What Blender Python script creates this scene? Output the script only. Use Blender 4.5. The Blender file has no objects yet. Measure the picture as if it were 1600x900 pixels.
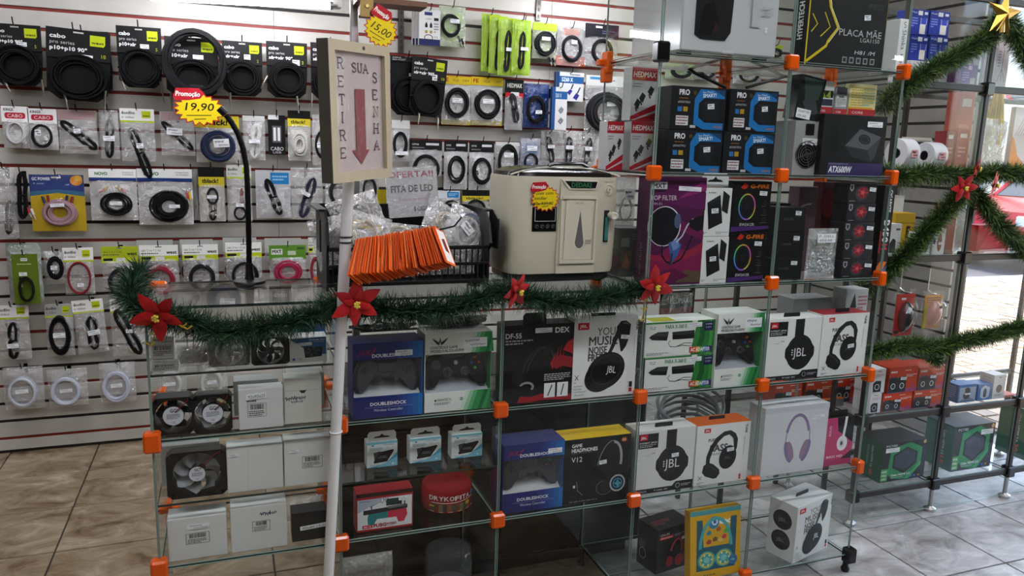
import bpy, math, random
import numpy as np
from mathutils import Vector, Matrix, noise

SC = bpy.context.scene
COL = SC.collection
PI = math.pi
rnd = random.Random(11)

# ------------------------------------------------------------------ camera
CAM_POS = np.array([-0.22887, -1.74772, 1.24862])
YAW, PITCH, ROLL, FPX = 0.35683, 0.17979, 0.02999, 1200.0
LV = 0.2993                                  # height of one glass module
MW = 0.40                                    # width of one glass module


def _axes():
    cy, sy, cp, sp = math.cos(YAW), math.sin(YAW), math.cos(PITCH), math.sin(PITCH)
    f = np.array([sy * cp, cy * cp, -sp])
    r = np.array([cy, -sy, 0.0])
    u = np.cross(r, f)
    c, s = math.cos(ROLL), math.sin(ROLL)
    return np.array([r * c + u * s, -r * s + u * c, f])


AX = _axes()
cam_data = bpy.data.cameras.new('camera')
cam_data.sensor_width = 36.0
cam_data.lens = FPX / 1600 * 36.0
cam_data.clip_start = 0.05
cam = bpy.data.objects.new('camera', cam_data)
COL.objects.link(cam)
m4 = Matrix.Identity(4)
for i in range(3):
    m4[i][0], m4[i][1], m4[i][2] = AX[0][i], AX[1][i], -AX[2][i]
    m4[i][3] = CAM_POS[i]
cam.matrix_world = m4
SC.camera = cam

# ------------------------------------------------------------------ sky, sun, exposure
world = bpy.data.worlds.new('world')
SC.world = world
world.use_nodes = True
wn = world.node_tree
sky = wn.nodes.new('ShaderNodeTexSky')
sky.sky_type = 'NISHITA'
sky.sun_disc = False
sky.sun_elevation = math.radians(52)
sky.sun_rotation = math.radians(60)
wn.links.new(sky.outputs[0], wn.nodes['Background'].inputs[0])
wn.nodes['Background'].inputs[1].default_value = 0.36
sun_d = bpy.data.lights.new('sun', 'SUN')
sun_d.energy = 3.4
sun_d.angle = 0.009
sun_d.color = (1.0, 0.93, 0.82)
sun = bpy.data.objects.new('sun', sun_d)
COL.objects.link(sun)
sun.rotation_euler = Vector((-0.40, 0.22, -1.0)).to_track_quat('-Z', 'Y').to_euler()
SC.view_settings.view_transform = 'Standard'
SC.view_settings.look = 'None'
SC.view_settings.exposure = 1.25
SC.view_settings.gamma = 1.0
SC.cycles.transparent_max_bounces = 40
SC.cycles.max_bounces = 8
SC.cycles.caustics_reflective = False
SC.cycles.caustics_refractive = False
SC.cycles.sample_clamp_indirect = 4.0


# ------------------------------------------------------------------ picture -> place
def ray(px, py):
    return AX.T @ np.array([(px - 800) / FPX, -(py - 450) / FPX, 1.0])


def onY(px, py, Y):
    d = ray(px, py)
    return CAM_POS + d * ((Y - CAM_POS[1]) / d[1])


def onZ(px, py, Z):
    d = ray(px, py)
    return CAM_POS + d * ((Z - CAM_POS[2]) / d[2])


def onX(px, py, X):
    d = ray(px, py)
    return CAM_POS + d * ((X - CAM_POS[0]) / d[0])


def solveX(px, Y, Z):
    """X of the point at depth Y and height Z that is seen in column px"""
    q = (px - 800) / FPX
    w = AX[0] - q * AX[2]
    return CAM_POS[0] - (w[1] * (Y - CAM_POS[1]) + w[2] * (Z - CAM_POS[2])) / w[0]


def solveZ(py, X, Y):
    q = -(py - 450) / FPX
    w = AX[1] - q * AX[2]
    return CAM_POS[2] - (w[0] * (X - CAM_POS[0]) + w[1] * (Y - CAM_POS[1])) / w[2]


# ------------------------------------------------------------------ colours and materials
def lin(c):
    return c / 12.92 if c <= 0.04045 else ((c + 0.055) / 1.055) ** 2.4


_hx = {}


def C(h):
    if isinstance(h, tuple):
        return h
    if h not in _hx:
        s = h.lstrip('#')
        if len(s) == 3:
            s = ''.join(a + a for a in s)
        _hx[h] = tuple(lin(int(s[i:i + 2], 16) / 255) for i in (0, 2, 4))
    return _hx[h]


MATS = {}


def nodes_of(m):
    m.use_nodes = True
    t = m.node_tree
    return t, t.nodes, t.links, t.nodes.get('Principled BSDF')


def painted(name, rough=0.5, metal=0.0, spec=0.5, grain=0.05, gscale=60, bump=0.0, coat=0.0):
    """colour comes with the piece (colour attribute), the grain is procedural"""
    m = bpy.data.materials.new(name)
    t, N, L, P = nodes_of(m)
    a = N.new('ShaderNodeAttribute')
    a.attribute_name = 'Col'
    tc = N.new('ShaderNodeTexCoord')
    nz = N.new('ShaderNodeTexNoise')
    nz.inputs['Scale'].default_value = gscale
    nz.inputs['Detail'].default_value = 3
    L.new(tc.outputs['Object'], nz.inputs['Vector'])
    mr = N.new('ShaderNodeMapRange')
    mr.inputs[3].default_value = 1 - grain
    mr.inputs[4].default_value = 1 + grain
    L.new(nz.outputs[0], mr.inputs[0])
    mx = N.new('ShaderNodeVectorMath')
    mx.operation = 'SCALE'
    L.new(a.outputs['Color'], mx.inputs[0])
    L.new(mr.outputs[0], mx.inputs['Scale'])
    L.new(mx.outputs[0], P.inputs['Base Color'])
    P.inputs['Roughness'].default_value = rough
    P.inputs['Metallic'].default_value = metal
    P.inputs['Specular IOR Level'].default_value = spec
    P.inputs['Coat Weight'].default_value = coat
    if bump:
        b = N.new('ShaderNodeBump')
        b.inputs['Strength'].default_value = bump
        b.inputs['Distance'].default_value = 0.002
        L.new(nz.outputs[0], b.inputs['Height'])
        L.new(b.outputs[0], P.inputs['Normal'])
    MATS[name] = m
    return m


painted('card', 0.45, grain=0.04, gscale=90, spec=0.22)
painted('paper', 0.7, grain=0.03, spec=0.25)
painted('plastic', 0.38, grain=0.03, spec=0.35)
painted('gloss', 0.18, grain=0.02, coat=0.1, spec=0.4)
painted('rubber', 0.45, grain=0.06, spec=0.18)
painted('metal', 0.28, metal=1.0, grain=0.08)
painted('petal', 0.55, grain=0.18, gscale=40, bump=0.3)
painted('needle', 0.45, grain=0.3, gscale=30)
painted('paint', 0.5, grain=0.06, gscale=12)
painted('wood', 0.5, grain=0.12, gscale=25)


def glass_mat(name, tint, ior=1.45, rough=0.0, wave=0.0, add=0.0, extra_diff=0.0, diff_col=(0.9, 0.9, 0.9), wscale=25, gcol=(1, 1, 1)):
    m = bpy.data.materials.new(name)
    t, N, L, P = nodes_of(m)
    N.remove(P)
    out = N['Material Output']
    tr = N.new('ShaderNodeBsdfTransparent')
    tr.inputs[0].default_value = (*tint, 1)
    gl = N.new('ShaderNodeBsdfGlossy')
    gl.inputs['Roughness'].default_value = rough
    gl.inputs['Color'].default_value = (*gcol, 1)
    lw = N.new('ShaderNodeLayerWeight')          # Schlick reflectance, the same from both sides of the sheet
    lw.inputs['Blend'].default_value = 0.5
    pw = N.new('ShaderNodeMath')
    pw.operation = 'POWER'
    pw.inputs[1].default_value = 5.0
    L.new(lw.outputs['Facing'], pw.inputs[0])
    f0 = ((ior - 1) / (ior + 1)) ** 2
    fr = N.new('ShaderNodeMath')
    fr.operation = 'MULTIPLY_ADD'
    fr.inputs[1].default_value = (1 - f0) * 0.8
    fr.inputs[2].default_value = f0
    L.new(pw.outputs[0], fr.inputs[0])
    if wave:
        tc = N.new('ShaderNodeTexCoord')
        nz = N.new('ShaderNodeTexNoise')
        nz.inputs['Scale'].default_value = wscale
        nz.inputs['Detail'].default_value = 3
        nz.inputs['Distortion'].default_value = 1.5
        L.new(tc.outputs['Object'], nz.inputs['Vector'])
        b = N.new('ShaderNodeBump')
        b.inputs['Strength'].default_value = wave
        b.inputs['Distance'].default_value = 0.02
        L.new(nz.outputs[0], b.inputs['Height'])
        L.new(b.outputs[0], gl.inputs['Normal'])
        L.new(b.outputs[0], lw.inputs['Normal'])
    if extra_diff:
        df = N.new('ShaderNodeBsdfDiffuse')
        df.inputs[0].default_value = (*diff_col, 1)
        mx0 = N.new('ShaderNodeMixShader')
        mx0.inputs[0].default_value = extra_diff
        L.new(tr.outputs[0], mx0.inputs[1])
        L.new(df.outputs[0], mx0.inputs[2])
        base = mx0
    else:
        base = tr
    mx = N.new('ShaderNodeMixShader')
    if add:
        ad = N.new('ShaderNodeMath')
        ad.operation = 'ADD'
        ad.use_clamp = True
        ad.inputs[1].default_value = add
        L.new(fr.outputs[0], ad.inputs[0])
        L.new(ad.outputs[0], mx.inputs[0])
    else:
        L.new(fr.outputs[0], mx.inputs[0])
    L.new(base.outputs[0], mx.inputs[1])
    L.new(gl.outputs[0], mx.inputs[2])
    L.new(mx.outputs[0], out.inputs[0])
    MATS[name] = m
    return m


glass_mat('glass', (0.975, 0.988, 0.982), ior=1.28, extra_diff=0.001)
glass_mat('film', (0.97, 0.97, 0.97), ior=1.4, rough=0.12, wave=1.0, add=0.15, extra_diff=0.17, wscale=42)
glass_mat('clear_plastic', (0.97, 0.97, 0.975), ior=1.3, rough=0.03, wave=0.15, extra_diff=0.008, wscale=8)
glass_mat('green_film', (0.80, 0.95, 0.22), ior=1.4, rough=0.08, wave=0.9, add=0.04, extra_diff=0.42, diff_col=(0.5, 0.74, 0.05), wscale=30)
glass_mat('smoke_plastic', (0.45, 0.47, 0.5), ior=1.45, rough=0.08, extra_diff=0.15, diff_col=(0.3, 0.32, 0.35))
glass_mat('blue_film', (0.25, 0.4, 0.75), ior=1.4, rough=0.08, wave=0.8, add=0.04, extra_diff=0.5, diff_col=(0.02, 0.06, 0.25), wscale=30)
glass_mat('dark_film', (0.35, 0.35, 0.37), ior=1.4, rough=0.08, wave=0.9, add=0.05, extra_diff=0.3, diff_col=(0.05, 0.05, 0.06), wscale=30)
glass_mat('orange_plastic', (0.95, 0.45, 0.15), ior=1.4, rough=0.1, wave=0.2, extra_diff=0.5, diff_col=(0.8, 0.25, 0.04), wscale=12)


def plain(name, col, rough=0.5, metal=0.0, emit=0.0, spec=0.5):
    m = bpy.data.materials.new(name)
    t, N, L, P = nodes_of(m)
    P.inputs['Base Color'].default_value = (*C(col), 1)
    P.inputs['Roughness'].default_value = rough
    P.inputs['Metallic'].default_value = metal
    P.inputs['Specular IOR Level'].default_value = spec
    if emit:
        P.inputs['Emission Color'].default_value = (*C(col), 1)
        P.inputs['Emission Strength'].default_value = emit
    MATS[name] = m
    return m


plain('glass_edge', '#869a92', 0.12)  # lighter tone paints in the light on upright pane edges
plain('glass_edge_dark', '#25302c', 0.1)


def stone_mat(name, cols, scale, rough=0.35, bump=0.15):
    m = bpy.data.materials.new(name)
    t, N, L, P = nodes_of(m)
    tc = N.new('ShaderNodeTexCoord')
    oi = N.new('ShaderNodeObjectInfo')
    ad = N.new('ShaderNodeVectorMath')
    ad.operation = 'ADD'
    L.new(tc.outputs['Object'], ad.inputs[0])
    sc = N.new('ShaderNodeVectorMath')
    sc.operation = 'SCALE'
    L.new(oi.outputs['Location'], sc.inputs[0])
    sc.inputs['Scale'].default_value = 3.7
    L.new(sc.outputs[0], ad.inputs[1])
    mp = N.new('ShaderNodeMapping')
    mp.inputs['Scale'].default_value = (1.0, 1.5, 1)
    mp.inputs['Rotation'].default_value = (0, 0, 0.5)
    L.new(ad.outputs[0], mp.inputs[0])
    nz = N.new('ShaderNodeTexNoise')
    nz.inputs['Scale'].default_value = scale
    nz.inputs['Detail'].default_value = 8
    nz.inputs['Roughness'].default_value = 0.66
    nz.inputs['Distortion'].default_value = 0.8
    L.new(mp.outputs[0], nz.inputs['Vector'])
    cr = N.new('ShaderNodeValToRGB')
    e = cr.color_ramp.elements
    while len(e) < len(cols):
        e.new(0.5)
    for i, (p, h) in enumerate(cols):
        e[i].position = p
        e[i].color = (*C(h), 1)
    L.new(nz.outputs[0], cr.inputs[0])
    L.new(cr.outputs[0], P.inputs['Base Color'])
    b = N.new('ShaderNodeBump')
    b.inputs['Strength'].default_value = bump
    b.inputs['Distance'].default_value = 0.004
    L.new(nz.outputs[0], b.inputs['Height'])
    L.new(b.outputs[0], P.inputs['Normal'])
    P.inputs['Roughness'].default_value = rough
    MATS[name] = m


stone_mat('tile_stone', [(0.32, '#4a3626'), (0.42, '#7a654c'), (0.5, '#8e7c66'), (0.58, '#a08f78'), (0.7, '#bfb29c')], 6.0)
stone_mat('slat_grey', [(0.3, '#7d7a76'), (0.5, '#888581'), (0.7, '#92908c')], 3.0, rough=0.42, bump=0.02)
stone_mat('tile_grey', [(0.30, '#6a6763'), (0.42, '#918f8c'), (0.52, '#a5a4a2'), (0.62, '#bab9b8'), (0.74, '#dad9d8')], 7.0)  # cool grey puts daylight into the colour of the same floor stone
stone_mat('pavement', [(0.3, '#8a7a66'), (0.5, '#b09c82'), (0.7, '#c9b698')], 14.0, rough=0.8)
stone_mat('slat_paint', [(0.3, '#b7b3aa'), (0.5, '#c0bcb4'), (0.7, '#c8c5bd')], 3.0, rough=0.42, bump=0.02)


# ------------------------------------------------------------------ mesh collector
class G:
    def __init__(s):
        s.v, s.f, s.c = [], [], []
        s.col = C('#888')

    def set(s, h):
        s.col = C(h)
        return s

    def add(s, vs, fs, c=None):
        o = len(s.v)
        s.v.extend([tuple(float(q) for q in p) for p in vs])
        cc = s.col if c is None else C(c)
        for f in fs:
            s.f.append([i + o for i in f])
            s.c.append(cc)
        return s

    def box(s, x0, y0, z0, x1, y1, z1, c=None, bev=0.0):
        if bev > 0:
            b = min(bev, abs(x1 - x0) * .45, abs(y1 - y0) * .45, abs(z1 - z0) * .45)
            vs, idx = [], {}
            X, Y, Z = (x0, x1), (y0, y1), (z0, z1)
            sg = (1, -1)
            for i in (0, 1):
                for j in (0, 1):
                    for k in (0, 1):
                        for a in range(3):
                            p = [X[i] + sg[i] * b, Y[j] + sg[j] * b, Z[k] + sg[k] * b]
                            p[a] = (X[i], Y[j], Z[k])[a]
                            idx[i, j, k, a] = len(vs)
                            vs.append(p)
            fs = []
            for a in range(3):
                o1, o2 = (a + 1) % 3, (a + 2) % 3
                for sd in (0, 1):
                    q = []
                    for (m, n) in ((0, 0), (1, 0), (1, 1), (0, 1)):
                        t = [0, 0, 0]
                        t[a], t[o1], t[o2] = sd, m, n
                        q.append(idx[t[0], t[1], t[2], a])
                    fs.append(q if sd else q[::-1])
                for m in (0, 1):
                    for n in (0, 1):
                        t0, t1 = [0, 0, 0], [0, 0, 0]
                        t0[a], t0[o1], t0[o2] = 0, m, n
                        t1[a], t1[o1], t1[o2] = 1, m, n
                        q = [idx[(*t0, o1)], idx[(*t1, o1)], idx[(*t1, o2)], idx[(*t0, o2)]]
                        fs.append(q if (m == n) else q[::-1])
            for i in (0, 1):
                for j in (0, 1):
                    for k in (0, 1):
                        q = [idx[i, j, k, a] for a in range(3)]
                        fs.append(q if (i + j + k) % 2 else q[::-1])
            return s.add(vs, fs, c)
        vs = [(x, y, z) for x in (x0, x1) for y in (y0, y1) for z in (z0, z1)]
        return s.add(vs, [(0, 1, 3, 2), (4, 6, 7, 5), (0, 4, 5, 1), (2, 3, 7, 6), (0, 2, 6, 4), (1, 5, 7, 3)], c)

    def prism(s, pts, y0, y1, c=None, axis='y'):
        """outline pts (a,b) pulled from y0 to y1; axis y: a=x b=z"""
        def P(a, b, d):
            return (a, d, b) if axis == 'y' else ((a, b, d) if axis == 'z' else (d, a, b))
        n = len(pts)
        ar = sum(pts[i][0] * pts[(i + 1) % n][1] - pts[(i + 1) % n][0] * pts[i][1] for i in range(n))
        if (ar < 0) != (axis != 'y' and False):
            pts = pts[::-1]
        vs = [P(a, b, y0) for a, b in pts] + [P(a, b, y1) for a, b in pts]
        fs = [list(range(n)), list(range(2 * n - 1, n - 1, -1))]
        for i in range(n):
            j = (i + 1) % n
            fs.append((i, i + n, j + n, j))
        if axis != 'y':
            fs = [list(f)[::-1] for f in fs]
        return s.add(vs, fs, c)

    def tube(s, path, r, n=6, closed=False, c=None, cap=True):
        P = [np.array(p, float) for p in path]
        m = len(P)
        vs = []
        up = None
        for i in range(m):
            a = P[(i - 1) % m] if (closed or i > 0) else P[i]
            b = P[(i + 1) % m] if (closed or i < m - 1) else P[i]
            t = b - a
            t = t / (np.linalg.norm(t) + 1e-12)
            if up is None:
                up = np.array([0, 1.0, 0]) if abs(t[1]) < 0.9 else np.array([1.0, 0, 0])
            up = up - t * np.dot(up, t)
            up = up / (np.linalg.norm(up) + 1e-12)
            sd = np.cross(t, up)
            rr = r[i] if hasattr(r, '__len__') else r
            for k in range(n):
                w = 2 * PI * k / n
                vs.append(P[i] + rr * (math.cos(w) * up + math.sin(w) * sd))
        fs = []
        for i in range(m if closed else m - 1):
            j = (i + 1) % m
            for k in range(n):
                l = (k + 1) % n
                fs.append((i * n + k, i * n + l, j * n + l, j * n + k))
        if cap and not closed:
            fs.append(tuple(range(n))[::-1])
            fs.append(tuple((m - 1) * n + k for k in range(n)))
        return s.add(vs, fs, c)

    def lathe(s, prof, o=(0, 0, 0), axis='z', n=24, c=None, sx=1.0, sy=1.0):
        """prof = [(radius, height)...] turned round an axis through o; axis y points to the viewer's far side"""
        vs, fs = [], []
        for (r, h) in prof:
            for k in range(n):
                w = 2 * PI * k / n
                a, b = r * math.cos(w) * sx, r * math.sin(w) * sy
                p = (a, b, h) if axis == 'z' else ((a, h, b) if axis == 'y' else (h, a, b))
                vs.append((p[0] + o[0], p[1] + o[1], p[2] + o[2]))
        for i in range(len(prof) - 1):
            for k in range(n):
                l = (k + 1) % n
                q = (i * n + k, i * n + l, (i + 1) * n + l, (i + 1) * n + k)
                fs.append(q if axis != 'y' else q[::-1])
        if prof[0][0] > 1e-6:
            fs.append(tuple(range(n))[::-1] if axis != 'y' else tuple(range(n)))
        if prof[-1][0] > 1e-6:
            q = tuple((len(prof) - 1) * n + k for k in range(n))
            fs.append(q if axis != 'y' else q[::-1])
        return s.add(vs, fs, c)

    def ball(s, o, rx, ry, rz, n=16, m=10, c=None):
        vs, fs = [], []
        for i in range(m + 1):
            a = -PI / 2 + PI * i / m
            for k in range(n):
                w = 2 * PI * k / n
                vs.append((o[0] + rx * math.cos(a) * math.cos(w), o[1] + ry * math.cos(a) * math.sin(w), o[2] + rz * math.sin(a)))
        for i in range(m):
            for k in range(n):
                l = (k + 1) % n
                fs.append((i * n + k, i * n + l, (i + 1) * n + l, (i + 1) * n + k))
        return s.add(vs, fs, c)

    def move(s, M, start=0):
        for i in range(start, len(s.v)):
            s.v[i] = tuple(M @ Vector(s.v[i]))
        return s

    def build(s, name, mat, parent=None, smooth=False, kind=None, label=None, loc=None):
        me = bpy.data.meshes.new(name)
        me.from_pydata(s.v, [], s.f)
        at = me.color_attributes.new('Col', 'FLOAT_COLOR', 'CORNER')
        ln = np.array([len(f) for f in s.f])
        cc = np.ones((int(ln.sum()), 4), np.float32)
        cc[:, :3] = np.repeat(np.array(s.c, np.float32).reshape(-1, 3), ln, axis=0)
        at.data.foreach_set('color', cc.ravel())
        if smooth:
            me.polygons.foreach_set('use_smooth', np.ones(len(me.polygons), bool))
            if smooth != 'all':
                try:
                    me.set_sharp_from_angle(angle=math.radians(40))
                except Exception:
                    pass
        me.materials.append(MATS[mat])
        o = bpy.data.objects.new(name, me)
        COL.objects.link(o)
        if parent is not None:
            o.parent = parent
        if loc is not None:
            o.location = loc
        if kind:
            o['kind'] = kind
        if label:
            o['label'] = label
        return o


def tag(o, label, cat, group=None, kind=None):
    o['label'] = label
    o['category'] = cat
    if group:
        o['group'] = group
    if kind:
        o['kind'] = kind
    return o


def thing(name, label, cat, loc=(0, 0, 0), rot=(0, 0, 0), group=None):
    o = bpy.data.objects.new(name, None)
    o.empty_display_size = 0.03
    COL.objects.link(o)
    o.location = loc
    o.rotation_euler = rot
    return tag(o, label, cat, group)


def copy_tree(o, parent=None):
    c = o.copy()
    COL.objects.link(c)
    if parent is not None:
        c.parent = parent
    for ch in list(o.children):
        copy_tree(ch, c)
    return c


# ------------------------------------------------------------------ lettering (the built-in font)
_glyph = {}


def _mesh_of(s):
    cu = bpy.data.curves.new('t', 'FONT')
    cu.body = s
    cu.resolution_u = 2
    ob = bpy.data.objects.new('t', cu)
    me = bpy.data.meshes.new_from_object(ob)
    vs = np.array([v.co[:2] for v in me.vertices]) if len(me.vertices) else np.zeros((0, 2))
    fs = [tuple(p.vertices) for p in me.polygons]
    bpy.data.objects.remove(ob)
    bpy.data.meshes.remove(me)
    bpy.data.curves.remove(cu)
    return vs, fs


_hh = None


def glyph(ch):
    global _hh
    if ch not in _glyph:
        if _hh is None:
            _hh = _mesh_of('HH')[0][:, 0].max()
        if ch == ' ':
            _glyph[ch] = (np.zeros((0, 2)), [], 0.3)
        else:
            vs, fs = _mesh_of(ch)
            _glyph[ch] = (vs, fs, _mesh_of('H' + ch + 'H')[0][:, 0].max() - _hh)
    return _glyph[ch]


CAPH = None


class Art:
    """flat print on one face; x to the right and y up, both 0..1 of a face w by h metres"""
    def __init__(s, w, h):
        s.w, s.h = w, h
        s.ops = []

    def _put(s, pts, faces, c):
        s.ops.append((np.array(pts, float).reshape(-1, 2), faces, C(c)))
        return s

    def poly(s, pts, c):
        p = np.array(pts, float) * (s.w, s.h)
        n = len(p)
        ar = sum(p[i][0] * p[(i + 1) % n][1] - p[(i + 1) % n][0] * p[i][1] for i in range(n))
        return s._put(p, [tuple(range(n)) if ar > 0 else tuple(range(n))[::-1]], c)

    def rect(s, x0, y0, x1, y1, c, r=0.0):
        if r:
            rx, ry = r * s.h / s.w, r
            pts = []
            for (cx, cy, a0) in ((x1 - rx, y0 + ry, -90), (x1 - rx, y1 - ry, 0), (x0 + rx, y1 - ry, 90), (x0 + rx, y0 + ry, 180)):
                for k in range(4):
                    a = math.radians(a0 + 30 * k)
                    pts.append((cx + rx * math.cos(a), cy + ry * math.sin(a)))
            return s.poly(pts, c)
        return s.poly([(x0, y0), (x1, y0), (x1, y1), (x0, y1)], c)

    def ell(s, cx, cy, rx, ry, c, n=20, rot=0.0):
        """rx, ry in fractions of the height"""
        pts = []
        for k in range(n):
            a = 2 * PI * k / n
            x, y = rx * math.cos(a), ry * math.sin(a)
            pts.append((cx * s.w + (x * math.cos(rot) - y * math.sin(rot)) * s.h, cy * s.h + (x * math.sin(rot) + y * math.cos(rot)) * s.h))
        return s._put(pts, [tuple(range(n))], c)

    def arc(s, cx, cy, rx, ry, w, c, a0=0, a1=360, n=22, rot=0.0):
        pts = []
        full = a1 - a0 >= 360
        m = n if full else n + 1
        for k in range(m):
            a = math.radians(a0 + (a1 - a0) * k / n)
            for d in (-w / 2, w / 2):
                x, y = (rx + d) * math.cos(a), (ry + d) * math.sin(a)
                pts.append((cx * s.w + (x * math.cos(rot) - y * math.sin(rot)) * s.h, cy * s.h + (x * math.sin(rot) + y * math.cos(rot)) * s.h))
        fs = []
        for k in range(n):
            i, j = 2 * k, 2 * ((k + 1) % m)
            fs.append((i, i + 1, j + 1, j))
        return s._put(pts, fs, c)

    def line(s, pts, w, c):
        """w in fractions of the height"""
        P = np.array(pts, float) * (s.w, s.h)
        hw = w * s.h / 2
        vs, fs = [], []
        n = len(P)
        for i in range(n):
            a, b = P[max(i - 1, 0)], P[min(i + 1, n - 1)]
            t = (b - a) / (np.linalg.norm(b - a) + 1e-12)
            nn = np.array([-t[1], t[0]]) * hw
            vs += [P[i] - nn, P[i] + nn]
        for i in range(n - 1):
            fs.append((2 * i, 2 * i + 2, 2 * i + 3, 2 * i + 1))
        return s._put(vs, fs, c)

    def text(s, t, x, y, h, c, w=None, align='l', shear=0.0, rot=0.0, bold=0.0, sp=0.0):
        """y = baseline, h = cap height in fractions of the face height, w = width in fractions of its width"""
        global CAPH
        if CAPH is None:
            CAPH = _mesh_of('H')[0][:, 1].max()
        k = h * s.h / CAPH
        V, F, adv = [], [], 0.0
        for ch in t:
            vs, fs, ad = glyph(ch)
            o = sum(len(q) for q in V)
            V.append(vs + (adv, 0))
            F += [tuple(i + o for i in f) for f in fs]
            adv += ad + sp
        if not F:
            return s
        V = np.concatenate(V)
        x0, x1 = V[:, 0].min(), V[:, 0].max()
        kx = k if w is None else w * s.w / max(x1 - x0, 1e-6)
        X = (V[:, 0] - x0) * kx
        Wd = (x1 - x0) * kx
        if align == 'c':
            X = X - Wd / 2
        elif align == 'r':
            X = X - Wd
        Y = V[:, 1] * k
        X = X + shear * Y
        c_, s_ = math.cos(rot), math.sin(rot)
        base = np.stack([X * c_ - Y * s_ + x * s.w, X * s_ + Y * c_ + y * s.h], 1)
        if bold:
            b = bold * h * s.h
            for d in ((-b, 0), (b, 0), (0, -b), (0, b)):
                s._put(base + d, F, c)
        return s._put(base, F, c)

    def greek(s, x0, y0, x1, y1, n, c, seed=0):
        """n lines of print too small to read"""
        q = random.Random(seed + int(x0 * 991) + int(y0 * 877))
        lh = (y1 - y0) / n
        vs, fs = [], []
        for i in range(n):
            y = y1 - (i + 1) * lh
            x = x0
            xe = x1 if i < n - 1 else x0 + (x1 - x0) * q.uniform(.4, .9)
            while x < xe - 0.005:
                ww = min(q.uniform(.04, .13) * (x1 - x0) + .006, xe - x)
                o = len(vs)
                vs += [(x * s.w, (y + lh * .25) * s.h), ((x + ww) * s.w, (y + lh * .25) * s.h), ((x + ww) * s.w, (y + lh * .75) * s.h), (x * s.w, (y + lh * .75) * s.h)]
                fs.append((o, o + 1, o + 2, o + 3))
                x += ww + .022 * (x1 - x0) + .003
        return s._put(vs, fs, c)

    def barcode(s, x0, y0, x1, y1, c='#151515', seed=3):
        q = random.Random(seed)
        x = x0
        vs, fs = [], []
        while x < x1:
            ww = (x1 - x0) * q.choice((.012, .02, .035))
            o = len(vs)
            vs += [(x * s.w, y0 * s.h), (min(x + ww, x1) * s.w, y0 * s.h), (min(x + ww, x1) * s.w, y1 * s.h), (x * s.w, y1 * s.h)]
            fs.append((o, o + 1, o + 2, o + 3))
            x += ww + (x1 - x0) * q.choice((.014, .02, .03))
        return s._put(vs, fs, c)

    def scrawl(s, x0, y0, x1, y1, c='#25304a', n=9, w=None, seed=1):
        """handwriting: one wiggling pen stroke"""
        q = random.Random(seed)
        pts = []
        for k in range(n * 3 + 1):
            t = k / (n * 3)
            pts.append((x0 + (x1 - x0) * t + q.uniform(-.006, .006), (y0 + y1) / 2 + (y1 - y0) * .5 * (math.sin(k * 2.2 + q.uniform(-.5, .5))) * q.uniform(.45, 1)))
        return s.line(pts, w or (y1 - y0) * .16, c)

    def emit(s, g, face, W, H, D, off=0.00025, step=0.00002, o=(0, 0, 0)):
        """put the print on a face of a box W x D x H standing on its front bottom middle"""
        for i, (p, fs, c) in enumerate(s.ops):
            e = off + step * i
            if face == 'front':
                vs = [(x - W / 2 + o[0], -e + o[1], y + o[2]) for x, y in p]
            elif face == 'left':
                vs = [(-W / 2 - e + o[0], D - x + o[1], y + o[2]) for x, y in p]
            elif face == 'right':
                vs = [(W / 2 + e + o[0], x + o[1], y + o[2]) for x, y in p]
            elif face == 'top':
                vs = [(x - W / 2 + o[0], y + o[1], H + e + o[2]) for x, y in p]
            g.add(vs, fs, c)
        return g


# ================================================================== the setting
FLOOR_Z = -0.06
WALL_Y = 1.79


def struct(o):
    o['kind'] = 'structure'
    return o


def empty_struct(name, loc=(0, 0, 0)):
    o = bpy.data.objects.new(name, None)
    COL.objects.link(o)
    o.location = loc
    o['kind'] = 'structure'
    return o


# floor: a dark grout slab with every tile a piece of its own
floor = struct(G().box(-3.4, -4.4, FLOOR_Z - 0.10, 3.3, 2.0, FLOOR_Z - 0.004, '#3b342d').build('floor', 'paint'))
TS = 0.3272
TX0, TY0 = -0.785, 0.209
tile_mesh = {}
for kind in ('tile_stone', 'tile_grey'):
    g = G().box(-TS / 2 + .0028, -TS / 2 + .0028, -0.012, TS / 2 - .0028, TS / 2 - .0028, 0, '#999', bev=0.0016)
    o = g.build('tile', kind, floor)
    tile_mesh[kind] = o.data
    o.location = (TX0 - 5.5 * TS, TY0 - 5.5 * TS, FLOOR_Z)
rt = random.Random(5)
for i in range(-7, 13):
    for j in range(-7, 6):
        cx, cy = TX0 + (i + .5) * TS, TY0 + (j + .5) * TS
        if not (-3.3 < cx < 3.15 and -2.4 < cy < 1.9):
            continue
        # leave out what stands behind the camera
        if cy < -1.0 and (cx < -1.2 or cx > 2.2):
            continue
        o = bpy.data.objects.new('tile', tile_mesh['tile_stone' if cx < 0.9 else 'tile_grey'])
        o.parent = floor
        COL.objects.link(o)
        o.location = (cx, cy, FLOOR_Z)
        o.rotation_euler = (0, 0, rt.choice((0, PI)))
near = struct(G().box(-3.3, -4.3, FLOOR_Z - .012, 3.2, -2.4, FLOOR_Z - 0.0005, '#8f887d').build('trim_1', 'paint'))

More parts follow.
